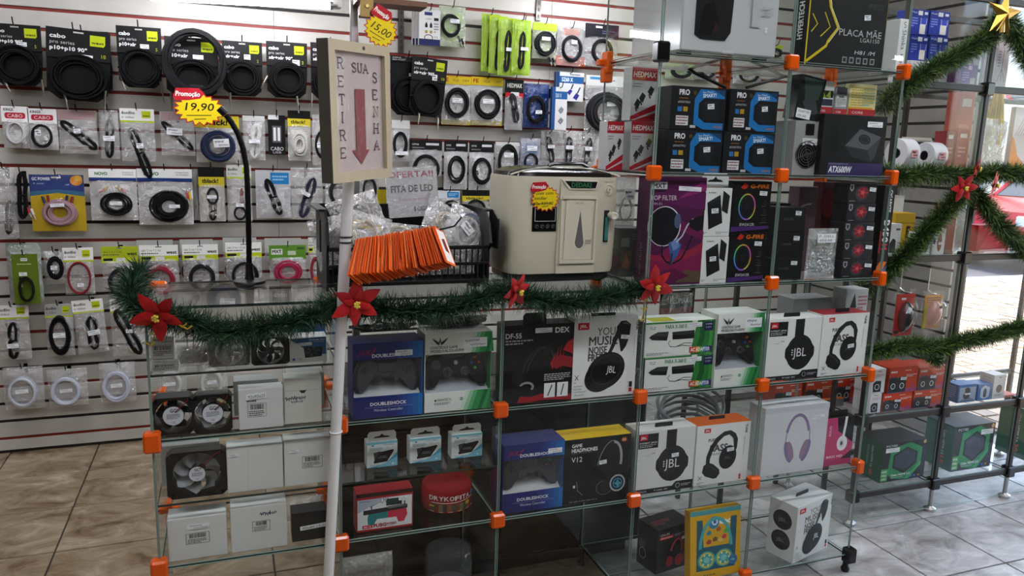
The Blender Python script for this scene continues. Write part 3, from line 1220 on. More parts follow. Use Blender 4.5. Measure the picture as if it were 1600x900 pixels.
def gamepad(kind, W, H, lab):
    black = kind == 'black'
    o = thing('game_controller', '', 'game controller')
    c = '#0e0e10' if black else '#36383d'
    h, w = H / 2, W / 2
    half = [(0, .62), (.3, .62), (.45, .8), (.62, .86), (.8, .78), (.92, .4), (1.0, -.2), (1.0, -.7), (.92, -.98), (.78, -1.0), (.66, -.75), (.5, -.32), (.3, -.2), (0, -.2)]
    pts = [(x * w, y * h) for x, y in half] + [(-x * w, y * h) for x, y in half[::-1][1:-1]]
    g = G()
    n = len(pts)
    layers = [(.90, -.012), (1.0, -.004), (1.0, .008), (.86, .02)]
    for s, d in layers:
        g.v += [(x * s, d, z * s) for x, z in pts]
    for i in range(3):
        for k in range(n):
            l = (k + 1) % n
            g.f.append([i * n + k, i * n + l, (i + 1) * n + l, (i + 1) * n + k])
            g.c.append(C(c))
    g.f += [list(range(n))[::-1], [3 * n + k for k in range(n)]]
    g.c += [C(c), C(c)]
    g.build('shell', 'gloss' if black else 'plastic', o, True)

    def stick(x, z):
        s = G().lathe([(.0, -.026), (.05 * W, -.026), (.055 * W, -.024), (.05 * W, -.022), (.035 * W, -.018), (.04 * W, -.01)], (x * w, 0, z * h), 'y', 16, '#26272a')
        s.lathe([(.068 * W, -.0135), (.075 * W, -.0115)], (x * w, 0, z * h), 'y', 18, '#37383c' if not black else '#5b5d62')
        s.build('thumbstick', 'rubber', o, True)

    def pad(x, z):
        g = G().box(x * w - .055 * W, -.018, z * h - .017 * W, x * w + .055 * W, -.01, z * h + .017 * W, '#1d1e21', bev=.001)
        g.box(x * w - .017 * W, -.018, z * h - .055 * W, x * w + .017 * W, -.01, z * h + .055 * W, '#1d1e21', bev=.001)
        if black:
            g.lathe([(.075 * W, -.0115), (.07 * W, -.0135), (.0, -.0135)], (x * w, 0, z * h), 'y', 18, '#3a3b3f')
        g.build('direction_pad', 'plastic', o)

    def btn(x, z, col, r=.026):
        G().lathe([(0, -.019), (r * W * .8, -.0185), (r * W, -.016), (r * W, -.01)], (x * w, 0, z * h), 'y', 14, col).build('button', 'gloss', o, True)

    if black:
        stick(-.62, .30)
        stick(.28, -.12)
        pad(-.28, -.12)
        for (x, z, cc) in ((.62, .58, '#c9701c'), (.74, .30, '#b0321e'), (.62, .02, '#3f9a3a'), (.50, .30, '#2c52a8')):
            btn(x, z, cc)
        btn(0, .36, '#c9ccd0', .034)
        btn(-.2, .34, '#3a3b3e', .014)
        btn(.2, .34, '#3a3b3e', .014)
    else:
        stick(-.27, -.16)
        stick(.27, -.16)
        pad(-.66, .28)
        G().box(-.26 * w, -.016, .1 * h, .26 * w, -.01, .62 * h, '#404248', bev=.002).build('touch_pad', 'plastic', o)
        for (x, z, cc) in ((.66, .52, '#3c6a62'), (.78, .28, '#8a3034'), (.66, .04, '#404a78'), (.54, .28, '#7a4a70')):
            btn(x, z, '#2b2c30', .028)
            g = G().lathe([(.018 * W, -.0197), (.013 * W, -.0197)], (x * w, 0, z * h), 'y', 12, cc)
            g.build('button_mark', 'plastic', o)
        btn(0, -.08, '#6c6e74', .016)
    o['label'] = 'glossy black game controller with coloured buttons in ' if black else 'grey game controller with two thumbsticks in '
    return o


L0, L1, L15, L2, L25, L3, L4, L5 = 0, LV, 1.5 * LV, 2 * LV, 2.5 * LV, 3 * LV, 4 * LV, 5 * LV
fy = .02
_mark = len(SC.objects)
pads = []


def wb(*a, where=''):
    before = set(o.name for o in SC.objects)
    o = window_box(*a)
    for q in SC.objects:
        if q.name not in before and q.name.startswith('game_controller'):
            q['label'] = q['label'] + where
    return o


wb(552, 660, 535, L2, fy, .085, 'blue window box of a wireless controller under the garland beside the white pole', 'blue', (.72, .855, .25, .075), where='the blue box beside the white pole')
wb(663, 766, 520, L2, fy, .085, 'white and green window box of a controller beside the blue box on the middle shelf', 'green', (.74, .87, .36, .12), where='the white box right of the blue one')
wb(1114, 1186, 490, L2, .008, .085, 'white and green window box of a controller beside the stacked adapter boxes', 'green', (.76, .87, .36, .13), where='the box beside the stacked adapter boxes')
wb(784, 878, 692, L1, fy, .085, 'blue window box of a wireless controller beside the black and yellow headphone box', 'blue', (.84, .86, .23, .07), where='the blue box beside the yellow-topped carton')

b = Box('headset_box', 'black headset box with red dragon flourish and hang tab on top', 'box', 785, 893, 507, L2, fy, .06, '#141416')
a = b.F
a.text('DF-55', .02, .84, .06, '#e6e6e6', w=.22, bold=.03)
a.greek(.02, .755, .40, .825, 2, '#aaa')
a.text('DEX', .72, .885, .065, '#f2f2f2', w=.20, bold=.06)
a.arc(.50, .42, .20, .30, .035, '#2a2a2e', 20, 200, rot=-.35)
a.arc(.52, .44, .16, .27, .01, '#44444a', 20, 200, rot=-.35)
a.ell(.62, .68, .05, .07, '#1f1f22', rot=-.4)
a.ell(.20, .33, .07, .10, '#232327', rot=.3)
a.ell(.33, .21, .085, .055, '#0b0b0c')
a.arc(.33, .215, .085, .055, .028, '#8f9196', -40, 160)
for k in range(7):
    t = k / 6
    a.poly([(.66 + .3 * t, .50 - .1 * math.sin(3 * t)), (.74 + .24 * t, .62 + .12 * math.sin(5 * t)), (.70 + .3 * t, .47 - .06 * math.cos(4 * t))], '#a3202a')
a.poly([(.84, .66), (.90, .76), (.99, .80), (.99, .60), (.93, .63)], '#b4242e')
a.poly([(.68, .52), (.80, .60), (.99, .56), (.99, .42), (.84, .46), (.74, .42)], '#8e1c26')
a.poly([(.20, .02), (.24, .10), (.40, .085), (.55, .115), (.70, .08), (.98, .085), (.98, .01), (.6, .035), (.36, .015)], '#9e1a24')
a.greek(.58, .275, .96, .37, 4, '#b9b9b9')
a.rect(.585, .06, .745, .245, '#e8e8e6')
a.rect(.775, .06, .935, .245, '#e8e8e6')
a.line([(.64, .08), (.70, .22)], .015, '#222')
a.line([(.835, .08), (.87, .22)], .015, '#222')
b.sticker(.55, .925, .24, .06, 4)
b.tab(.33, .03, .43, '#1c1c1e', .1)
b.done()

b = Box('headphone_box', 'white wireless headphone box with grey slogan beside the black headset box', 'box', 892, 992, 496, L2, fy, .07, WH)
art_music(b)
b.sticker(.80, .745, .14, .05, 7, .1)
G().box(-.035, .02, 0, .035, .023, .008, '#17171a').build('hang_strip', 'plastic', b.o).location = (0, 0, b.H)
b.done()

for i, (xl, xr, yt, z, nm) in enumerate(((1005, 1113, 556, L2, 'lower of the two stacked adapter boxes with a rainbow banner'), (1006, 1114, 502, None, 'upper of the two stacked adapter boxes with a rainbow banner'))):
    if z is None:
        z = L2 + hh + .001
    b = Box('adapter_box', 'white and green ' + nm, 'box', xl, xr, yt, z, fy, .09, '#e3e5df', 'stacked adapter boxes')
    hh = b.H
    art_adapter(b, .88)
    b.L.rect(0, 0, 1, 1, '#3a3d40')
    b.L.text('ADAPTER', .5, .4, .22, '#bbb', align='c', w=.8)
    b.T.rect(.12, .1, .45, .6, '#b5b820')
    b.done()

b = Box('headphone_box', 'white headphone box with one large black ear cup, above the lilac headphone box', 'box', 1193, 1276, 497, L2, fy, .07, WH)
art_j8950(b)
hang_tab(b.o, 0, .02, b.H, b.W * .3, .012, '#222')
b.done()
b = Box('headphone_box', 'white headphone box with folded black headphones, at the end of the upper shelf', 'box', 1277, 1349, 490, L2, fy, .07, WH)
art_bass(b)
b.sticker(.65, .47, .13, .06, 3, -.1)
b.R.rect(0, 0, 1, 1, '#d8d8d6')
b.T.rect(0, 0, 1, 1, '#a8323a')
hang_tab(b.o, 0, .02, b.H, b.W * .3, .012, '#222')
b.done()

b = Box('headphone_box', 'black game headphone box with a yellow top', 'box', 878, 981, 683, L1, fy, .075, '#131314')
a = b.F
a.text('GAME', .11, .875, .05, '#ececec', w=.15, bold=.04)
a.text('HEADPHONES', .11, .80, .055, '#ececec', w=.38, bold=.04)
a.line([(.11, .78), (.42, .785)], .004, '#888')
a.text('V12', .11, .65, .075, '#ececec', w=.16)
a.ell(.89, .92, .045, .035, '#d06a14')
a.text('4.0', .89, .905, .03, '#f4e8d0', align='c')
a.arc(.66, .58, .16, .35, .012, '#8e9094', 60, 190, rot=-.25)
a.arc(.72, .58, .15, .32, .04, '#a4a6a9', -5, 95, rot=-.1)
a.arc(.62, .20, .13, .11, .014, '#5b5d60', 100, 330)
a.ell(.64, .22, .07, .1, '#242528')
a.ell(.82, .245, .13, .135, '#b9bbbd')
a.ell(.82, .245, .105, .11, '#123')
a.arc(.82, .245, .07, .07, .02, '#3f86a0')
a.poly([(.82, .31), (.85, .25), (.90, .24), (.85, .22), (.83, .16), (.80, .22), (.75, .25), (.80, .26)], '#4fa0b8')
a.line([(.20, .34), (.22, .2), (.30, .12)], .008, '#888')
a.rect(.15, .25, .18, .29, '#ddd')
a.greek(.10, .02, .62, .05, 1, '#777')
b.T.rect(0, 0, 1, 1, '#dcb500')
b.sticker(.58, .605, .11, .06, 5, -.1)
b.done()

b = Box('headphone_box', 'white headphone box with one large black ear cup, beside the yellow-topped box', 'box', 990, 1081, 670, L1, fy, .07, '#dcdcda')
art_j8950(b)
b.sticker(.66, .57, .12, .06, 8, -.06)
hang_tab(b.o, 0, .02, b.H, b.W * .3, .012, '#222')
b.done()
b = Box('headphone_box', 'white headphone box with an orange top and folded black headphones', 'box', 1083, 1166, 662, L1, fy, .07, WH)
art_bass(b)
b.T.rect(0, 0, 1, 1, '#d8641c')
b.sticker(.64, .56, .13, .06, 6, -.05)
hang_tab(b.o, 0, .04, b.H, b.W * .3, .01, '#222')
b.done()
b = Box('headphone_box', 'pale grey box of lilac headphones on the end shelf', 'box', 1187, 1286, 634, L1, fy, .075, '#d6d6da')
a = b.F
a.rect(0, .92, 1, 1, '#c9c9d2')
a.arc(.53, .50, .20, .36, .045, '#8c7a9e', 18, 162)
a.line([(.36, .62), (.345, .42)], .018, '#9888a8')
a.line([(.715, .62), (.73, .42)], .018, '#9888a8')
a.ell(.40, .32, .06, .17, '#7f749a', rot=.32)
a.ell(.435, .34, .05, .15, '#9a7c94', rot=.32)
a.ell(.68, .32, .06, .17, '#7f749a', rot=-.32)
a.ell(.645, .34, .05, .15, '#9a7c94', rot=-.32)
b.T.text('AIR MAX PRO', .5, .35, .22, '#7a7f90', align='c', w=.4)
b.sticker(.83, .80, .2, .055, 4, -.1)
b.done()
b = Box('headphone_box', 'black and pink headphone box with white headphones beside the lilac headphone box', 'box', 1284, 1333, 652, L1, fy + .01, .05, '#161619')
a = b.F
a.rect(0, 0, 1, .12, '#b03062')
a.poly([(0, .12), (.62, .12), (1, .30), (1, .44), (.44, .72), (.38, 1), (0, 1)], '#c2406e')
a.line([(.70, 1), (.68, .80), (.64, .58)], .06, '#e8e6e8')
a.ell(.62, .45, .13, .16, '#e8e6e8')
a.ell(.60, .45, .06, .08, '#c9c6ca')
a.ell(.60, .45, .03, .04, '#26262a')
a.text('BASS HD', .12, .16, .05, '#f0e8ec', w=.55)
a.text('SOLO', .2, .62, .05, '#f0e8ec', w=.3, rot=PI / 2)
hang_tab(b.o, -.0, .01, b.H, b.W * .6, .02, '#1a1a1a')
b.done()

b = Box('headphone_box', 'black box of red headphones on the bottom shelf', 'box', 1020, 1082, 822, L0, .09, .09, '#161618', rz=.18)
a = b.F
a.text('CH-95', .08, .84, .05, '#ddd', w=.25)
a.rect(.06, .76, .45, .82, RD)
a.text('Wireless', .08, .775, .035, '#eee', w=.34)
a.greek(.48, .77, .9, .83, 2, '#999')
a.arc(.55, .40, .15, .30, .05, '#a81c2e', 5, 175, rot=-.2)
a.ell(.38, .22, .09, .12, '#8e1626')
a.ell(.66, .20, .12, .13, '#b01f33')
a.arc(.66, .20, .08, .09, .02, '#6d0f1c')
b.T.greek(.1, .3, .6, .6, 3, '#a04040')
b.L.rect(.1, .4, .4, .6, '#444')
b.L.arc(.3, .3, .1, .12, .02, '#888')
b.sticker(.78, .70, .18, .06, 3, -.15)
b.done()
b = Box('kids_headphone_box', 'yellow and teal box of children headphones leaning on the bottom shelf', 'box', 1078, 1164, 800, L0 + .002, .012, .03, '#d9a514', rx=-.12)
a = b.F
a.rect(0, .93, 1, 1, '#4d9a9c')
a.poly([(.12, .12), (.88, .12), (.92, .86), (.80, .86), (.76, .46), (.26, .46), (.24, .86), (.13, .86)], '#1d5566')
a.ell(.46, .80, .09, .09, '#2c86a8')
a.ell(.48, .81, .05, .05, '#eef')
a.ell(.48, .81, .028, .028, '#2c6a98')
a.text('ex', .57, .77, .08, '#f4f4f0', w=.22, bold=.06)
a.arc(.50, .44, .26, .42, .05, '#4aa6a8', 0, 180)
for cx in (.32, .66):
    a.ell(cx, .27, .15, .13, '#3fa09a')
    a.arc(cx, .27, .11, .10, .02, '#d8c234')
    for q in range(6):
        a.ell(cx + .085 * math.cos(q) * a.h / a.w, .27 + .075 * math.sin(q), .015, .015, '#e8dfa8')
    a.ell(cx, .27, .05, .045, '#7ec2c0')
for (x, y, c) in ((.36, .66, '#2f7f96'), (.55, .70, '#b55a2c'), (.70, .66, '#5aa860'), (.48, .56, '#7a5030'), (.60, .54, '#e0c060'), (.36, .53, '#a8442c'), (.66, .58, '#c84040')):
    a.poly([(x - .05, y), (x, y + .04), (x + .055, y + .015), (x + .04, y - .03), (x - .03, y - .035)], c)
a.ell(.84, .22, .075, .075, '#2b6f9a')
a.text('15h', .84, .205, .03, '#dfe8ee', align='c')
a.greek(.25, .03, .75, .07, 1, '#8a6a10')
b.done()
b = Box('headphone_box', 'white headphone box with grey slogan standing alone on the bottom shelf', 'box', 1228, 1303, 782, L0, .03, .10, '#dededc', rz=0.28)
art_music(b)
for cy in (.68, .32):
    b.L.ell(.5, cy, .18, .17, '#1b1b1e')
    b.L.text('JBL', .5, cy - .03, .06, '#888', align='c', w=.3, rot=.1)
hang_tab(b.o, 0, .05, b.H, b.W * .35, .012, '#222')
b.done()

# power adapters on the middle shelf
for i, (xl, xr, yt) in enumerate(((573, 621, 690), (640, 689, 684), (705, 753, 678))):
    b = Box('hub_box', ('first', 'second', 'third')[i] + ' from the white pole of three pale blue adapter boxes with hang tabs', 'box', xl, xr, yt, L15, .07, .035, '#dfe7e6', 'pale blue adapter boxes on the middle shelf')
    a = b.F
    a.poly([(0, 0), (1, 0), (1, .55), (.6, .12)], '#4d9fc0')
    a.poly([(.3, 0), (1, 0), (1, .35)], '#82c2d6')
    a.rect(0, .9, 1, 1, '#7fbccb')
    a.ell(.20, .86, .055, .03, '#3f93bd')
    a.text('HUBS', .55, .84, .04, '#2f6d88', w=.33)
    a.greek(.10, .66, .5, .78, 4, '#6d8f9c')
    a.poly([(.22, .58), (.44, .62), (.50, .30), (.25, .30)], '#4a4c50')
    a.poly([(.40, .58), (.86, .66), (.88, .60), (.66, .20), (.24, .16), (.22, .22)], '#17181b')
    a.poly([(.40, .58), (.86, .66), (.70, .30), (.26, .22)], '#25262a')
    a.text('D-WI', .42, .40, .03, '#b9bcc0', w=.2)
    a.text('THUNDERBOLT', .36, .35, .025, '#b9bcc0', w=.3)
    a.ell(.85, .10, .035, .035, '#e6f2f6')
    a.greek(.1, .05, .4, .12, 2, '#7f9aa4')
    b.sticker(.68, .77, .24, .08, 3 + i, -.1)
    hang_tab(b.o, 0, .004, b.H, b.W * .92, .026, '#e9ebe9')
    b.done()
b = Box('trigger_box', 'white and red box of teal and red phone grips beside the red disc spindle', 'box', 557, 645, 768, L1, .03, .05, '#a31f2a')
a = b.F
a.rect(.02, .06, .98, .84, '#dfe1e4')
a.poly([(.02, .5), (.5, .84), (.02, .84)], '#aab4c4')
a.rect(0, .90, 1, 1, '#2a1416')
a.greek(.06, .77, .3, .81, 1, '#555')
a.poly([(.22, .50), (.55, .50), (.55, .30), (.36, .30), (.30, .16), (.20, .18), (.19, .34)], '#2b7d80')
a.poly([(.55, .50), (.88, .50), (.90, .34), (.84, .16), (.74, .16), (.70, .30), (.55, .30)], '#c8344c')
a.poly([(.12, .56), (.90, .60), (.90, .50), (.12, .44)], '#2a2b2e')
a.poly([(.55, .60), (.88, .62), (.88, .56), (.55, .54)], '#6b6d70')
a.line([(.24, .64), (.50, .80), (.78, .66)], .02, '#2a5f66')
for x in (.45, .53):
    a.ell(x, .78, .05, .08, '#8f9498')
    a.ell(x, .78, .03, .05, '#d8dcde')
a.rect(.52, .62, .80, .80, '#2c3a3e')
a.line([(.27, .52), (.26, .66)], .03, '#33454a')
a.line([(.85, .52), (.85, .70)], .03, '#33454a')
a.rect(.10, .08, .28, .17, RD, .02)
a.text('AK-16', .12, .10, .05, '#fff', w=.14)
a.text('PUBG', .30, .09, .09, '#a01c24', w=.22, bold=.06)
a.text('MOBILE', .53, .12, .055, '#a01c24', w=.17, bold=.04)
a.greek(.53, .085, .7, .11, 1, '#a01c24')
b.sticker(.82, .77, .16, .09, 2)
b.done()

# spindle of discs in a red wrapper
xm = (solveX(660, .12, L1) + solveX(737, .12, L1)) / 2
R_ = (solveX(737, .12, L1) - solveX(660, .12, L1)) / 2
sp = thing('disc_spindle', 'red wrapped spindle of blank discs beside the red and white grip box', 'disc spindle', (xm, .13, L1 + .0004))
Hs = solveZ(752, xm, .13) - L1
G().lathe([(R_ * .96, 0), (R_, .004), (R_, Hs - .006), (R_ * .95, Hs)], n=40, c='#9a1a24').build('wrapper', 'gloss', sp, True)
G().lathe([(R_ * .9, Hs - .001), (R_ * .9, Hs + .006), (R_ * .3, Hs + .008), (R_ * .26, Hs + .004), (0.001, Hs + .004)], n=32, c='#7c1a22').build('lid', 'clear_plastic', sp, True)


def bend(a, R, name, parent, mat='card', off=.0004, centre=0.0):
    g = G()
    for i, (p, fs, c) in enumerate(a.ops):
        vs = []
        e = R + off + i * .00002
        for x, y in p:
            w = (x - a.w / 2) / R + centre
            vs.append((e * math.sin(w), -e * math.cos(w), y))
        g.add(vs, fs, c)
    return g.build(name, mat, parent)


a = Art(R_ * 2.4, Hs)
for k in range(12):
    a.rect(.03 + .078 * k, .06, .03 + .078 * (k + 1), .09, '#bfb0a0' if k % 2 else '#8a1a22')
for k in range(10):
    a.poly([(.12 + .07 * k, .10), (.12 + .07 * (k + 1), .10), (.12 + .07 * (k + 1), .42 + .02 * math.sin(k)), (.12 + .07 * k, .42)], ('#4c4a40', '#6a3a28', '#7a6a4c', '#38403c', '#8a4a34')[k % 5])
for k in range(12):
    t = k / 11
    a.rect(.14 + .7 * t, .47 + .06 * t * t, .14 + .7 * t + .066, .50 + .06 * t * t, '#e8e4dc')
kx = .10
for ch in 'DRYKOFITA':
    a.text(ch, kx, .60, .19, '#f0eee8', w=.07 if ch != 'I' else .02, bold=.03)
    kx += .085 if ch != 'I' else .035
a.rect(.10, .3, .19, .36, '#d8c020')
a.rect(.72, .3, .80, .46, '#c8b41c')
a.ell(.88, .75, .1, .1, '#2f77b0')
bend(a, R_, 'wrapper_print', sp)
xm = solveX(703, .14, L0)
cd = thing('disc_spindle', 'grey smoked spindle box on the dark bottom shelf', 'disc spindle', (xm, .16, L0 + .0004))
Hs = solveZ(872, xm, .10)
G().lathe([(.07, 0), (.07, .01)], n=36, c='#151518').build('base', 'plastic', cd, True)
G().lathe([(.062, .0102), (.066, .02), (.066, Hs - .012), (.06, Hs - .002), (.034, Hs), (.03, Hs - .004), (.016, Hs - .004), (.012, Hs + .001), (.0005, Hs + .001)], n=36, c='#8a8d92').build('cover', 'smoke_plastic', cd, True)
for k in range(3):
    G().lathe([(.008, .012 + k * .01), (.06, .012 + k * .01), (.06, .02 + k * .01), (.008, .02 + k * .01)], n=32, c='#9aa0a8').build('disc_stack', 'gloss', cd, True)
# ================================================================== left module: fans and white cartons
def white_label(a, x0, y0, x1, y1, seed, frame=True):
    if frame:
        for q in ((x0, y0, x1, y0 + .008), (x0, y1 - .008, x1, y1), (x0, y0, x0 + .008, y1), (x1 - .008, y0, x1, y1)):
            a.rect(*q, '#3a3a3c')
    h = y1 - y0
    a.barcode(x0 + .06, y0 + h * .55, x1 - .06, y0 + h * .93, seed=seed)
    a.greek(x0 + .03, y0 + h * .06, x1 - .05, y0 + h * .48, 3, '#4a4a4c')


def fan_unit(xl, xr, yt, z, Y, D, label, blades=7, hub='#d4d6dc', hubr=.28, bladec='#3a3b3e', col='#151517', sq=True, backc='#b9b6ae', wires=True, group=None, wrap=None):
    X0, X1 = solveX(xl, Y, z), solveX(xr, Y, z)
    xm = (X0 + X1) / 2
    W = X1 - X0
    H = solveZ(yt, xm, Y) - z
    o = thing('case_fan', label, 'fan', (xm, Y, z + .0004), (0, 0, 0), group)
    cx, cz, R = 0, H / 2, min(W, H) * .47
    # square frame with a round hole: outer square, inner circle, joined front and back
    n = 32
    g = G()
    outer, inner = [], []
    for k in range(n):
        w = 2 * PI * (k + .5) / n
        c_, s_ = math.cos(w), math.sin(w)
        m = max(abs(c_), abs(s_))
        outer.append((W / 2 * c_ / m, cz + H / 2 * s_ / m))
        inner.append((R * c_, cz + R * s_))
    vs = [(x, 0, y) for x, y in outer] + [(x, 0, y) for x, y in inner] + [(x, D, y) for x, y in outer] + [(x, D, y) for x, y in inner]
    fs = []
    for k in range(n):
        l = (k + 1) % n
        fs += [(k, l, n + l, n + k), (2 * n + l, 2 * n + k, 3 * n + k, 3 * n + l), (n + k, n + l, 3 * n + l, 3 * n + k), (l, k, 2 * n + k, 2 * n + l)]
    g.add(vs, fs, col)
    g.build('fan_frame', 'plastic', o)
    for sx in (-1, 1):
        for sz in (-1, 1):
            G().lathe([(.0035, -.0006), (.0005, -.0006)], (sx * W * .43, 0, cz + sz * H * .43), 'y', 10, '#77787a').build('screw_hole', 'metal', o)
    ro = G().lathe([(0.0005, .003), (R * hubr * .96, .003), (R * hubr, .005), (R * hubr, D - .004)], (cx, 0, cz), 'y', 28, '#1d1d20').build('fan_hub', 'plastic', o, True)
    for k in range(blades):
        a0 = 2 * PI * k / blades
        vs = []
        for i in range(7):
            t = i / 6
            r = R * (hubr + (.97 - hubr) * t)
            sweep = .55 * t * t
            for j, dw in enumerate((0, .62 * PI * 2 / blades * (1 + .25 * t))):
                w = a0 - sweep + dw
                vs.append((cx + r * math.cos(w), D * (.75 if j == 0 else .18), cz + r * math.sin(w)))
        g = G().add(vs, [(2 * i, 2 * i + 1, 2 * i + 3, 2 * i + 2) for i in range(6)], bladec)
        g.build('fan_blade', 'plastic', o, True)
    for k in range(3):
        w = PI / 2 + 2 * PI * k / 3 + .4
        g = G().box(0, D - .004, -.004, R, D - .001, .004, col)
        g.move(Matrix.Translation((cx, 0, cz)) @ Matrix.Rotation(-w, 4, 'Y')).build('strut', 'plastic', o)
    if hub:
        a = Art(2 * R * hubr, 2 * R * hubr)
        a.ell(.5, .5, .47, .47, hub, n=28)
        a.text('GC', .5, .68, .17, '#2a2c5c', align='c', w=.28, bold=.04)
        a.greek(.2, .34, .8, .60, 4, '#4a4c66')
        a.text('CE', .5, .12, .10, '#33354a', align='c', w=.16)
        a.emit(G(), 'front', 2 * R * hubr, 2 * R * hubr, 0, off=-.0026, o=(cx, 0, cz - R * hubr)).build('hub_label', 'card', o)
    if wires:
        G().tube([(R * .1, .001, cz + R * .25), (R * .45, -.001, cz + R * .6), (R * .75, -.001, cz + R * .85), (W * .40, 0, cz + H * .46)], .0007, 5, c='#a02020').build('wire', 'rubber', o)
        G().tube([(R * .14, .001, cz + R * .22), (R * .5, -.001, cz + R * .56), (R * .8, -.001, cz + R * .8), (W * .42, 0, cz + H * .45)], .0007, 5, c='#101010').build('wire', 'rubber', o)
    return o, W, H


def plain_box(xl, xr, yt, z, Y, D, label, col='#dcdcda', group=None, art=None, rz=0.0, name='carton_box'):
    b = Box(name, label, 'box', xl, xr, yt, z, Y, D, col, group, rz)
    if art:
        art(b)
    return b.done()


def lab(x0, y0, x1, y1, seed, hand=None, stick=None):
    def f(b):
        white_label(b.F, x0, y0, x1, y1, seed)
        if hand:
            b.F.scrawl(*hand, seed=seed, n=8)
        if stick:
            b.sticker(*stick, seed=seed)
    return f


def lab_small(b):
    b.F.scrawl(.08, .78, .6, .92, seed=3, n=8)
    b.F.scrawl(.45, .70, .92, .82, seed=4, n=6)
    white_label(b.F, .06, .12, .92, .62, 5)


# upper shelf of the left module
plain_box(234, 278, 562, L25, .02, .04, 'small white barcoded carton at the left end, lower of the two stacked', group=None, art=lab_small)
hb = solveZ(562, solveX(250, .02, L25), .02) - L25
plain_box(237, 273, 526, L25 + hb + .001, .02, .04, 'small white barcoded carton at the left end, upper of the two stacked', art=lab_small)


def film_bag(name, label, cat, xl, xr, yt, z, Y, thick=.012, mat='film', seed=1, nx=9, nz=9, H=None, parent=None, rz=0.0, rx=0.0):
    X0, X1 = solveX(xl, Y, z), solveX(xr, Y, z)
    W = X1 - X0
    xm = (X0 + X1) / 2
    H = H or solveZ(yt, xm, Y) - z
    o = thing(name, label, cat, (xm, Y, z + .0004), (rx, 0, rz))
    film_sheet(o, W, H, thick, mat, seed, nx, nz)
    return o, W, H


def film_sheet(o, W, H, thick, mat='film', seed=1, nx=9, nz=9, name='clear_bag', x0=0.0, z0=0.0, y0=0.0):
    q = random.Random(seed)
    g = G()
    for side in (0, 1):
        base = len(g.v)
        for j in range(nz + 1):
            for i in range(nx + 1):
                u, v = i / nx, j / nz
                e = min(1, 6 * min(u, 1 - u)) * min(1, 6 * min(v, 1 - v))
                d = thick * e * (.55 + .45 * q.random())
                x = (u - .5) * W + (q.uniform(-1, 1) * W * .02 if 0 < i < nx else q.uniform(-1, 1) * W * .012)
                z = v * H + (q.uniform(-1, 1) * H * .015 if 0 < j < nz else 0)
                g.v.append((x + x0, y0 + (-d if side == 0 else d * .15 + .0004), z + z0))
        for j in range(nz):
            for i in range(nx):
                a = base + j * (nx + 1) + i
                f = [a, a + 1, a + nx + 2, a + nx + 1]
                g.f.append(f if side == 0 else f[::-1])
                g.c.append((.9, .9, .9))
    return g.build(name, mat, o)


def coil_pts(rx, rz, n=26, jit=0.0, q=rnd, y=0.0, cx=0, cz=0, ph=0.0):
    return [(cx + (rx + q.uniform(-jit, jit)) * math.cos(ph + 2 * PI * k / n), y + q.uniform(-jit, jit) * .4, cz + (rz + q.uniform(-jit, jit)) * math.sin(ph + 2 * PI * k / n)) for k in range(n)]


ob, W_, H_ = film_bag('clear_bag', 'clear folded bag with a red striped card between the small cartons and the wrapped fan', 'bag', 278, 331, 538, L25, .05, seed=4)
G().box(-W_ * .42, .004, .006, W_ * .40, .007, H_ * .9, '#a9aaa6').build('inner_sheet', 'paper', ob)
g = G()
a = Art(W_ * .5, H_ * .3)
for k in range(9):
    a.poly([(.5, 1), (.02 + .11 * k, 0), (.06 + .11 * k, 0)], '#c04a6a')
a.emit(g, 'front', W_ * .5, 0, 0, o=(0, .003, H_ * .78))
g.build('striped_card', 'card', ob)
fo, fw, fh = fan_unit(327, 391, 529, L25, .03, .03, 'black fan in a crinkled clear bag on the upper shelf of the left module', hub=None, hubr=.3, bladec='#2e2e31', wires=False)
film_sheet(fo, fw * 1.06, fh * 1.03, .012, 'film', 8, 8, 8)
fan_unit(393, 453, 528, L25, .02, .03, 'bare black fan beside the blue and white cooler fan carton', hub=None, hubr=.3, bladec='#2b2b2e', wires=False)


def cooler(b):
    a = b.F
    a.poly([(.02, .95), (.98, .98), (.98, .3), (.55, .3), (.4, .55)], '#2c5f96')
    a.poly([(.02, .95), (.4, .55), (.2, .55), (0, .9)], '#e0e2e2')
    a.text('COOLER FAN', .52, .86, .05, '#e8eef4', w=.42, bold=.04)
    a.text('80x80x25', .66, .79, .035, '#c8d8e8', w=.26)
    a.ell(.16, .87, .06, .035, '#2f79a8')
    a.poly([(.38, .62), (.88, .60), (.86, .22), (.42, .18)], '#17191c')
    for k in range(6):
        w = k * PI / 3
        a.poly([(.62, .42), (.62 + .2 * math.cos(w), .42 + .19 * math.sin(w)), (.62 + .2 * math.cos(w + .5), .42 + .19 * math.sin(w + .5))], '#3c4654')
    a.ell(.62, .42, .06, .06, '#0c0d0f')
    a.ell(.12, .14, .055, .055, '#2a62a8')
    a.text('2x', .24, .11, .07, '#333', w=.1)
    b.sticker(.36, .73, .48, .12, seed=5, rot=-.05)


plain_box(452, 511, 527, L25, .02, .05, 'white and blue cooler fan carton at the right end of the upper shelf', '#dfe1e0', art=cooler)
plain_box(452, 509, 507, L25, .16, .05, 'blue carton standing behind the white and blue cooler fan carton', '#2a5a90')

# second shelf
fan_unit(241, 303, 622, L2, .03, .045, 'deep black fan with a white hub label at the left end of the second shelf', hubr=.60, blades=5, bladec='#26262a', group=None)
fan_unit(303, 364, 617, L2, .02, .035, 'black fan with a white hub label and pale blades, beside the deep fan', hubr=.60, blades=5, bladec='#8c8d90', group=None)


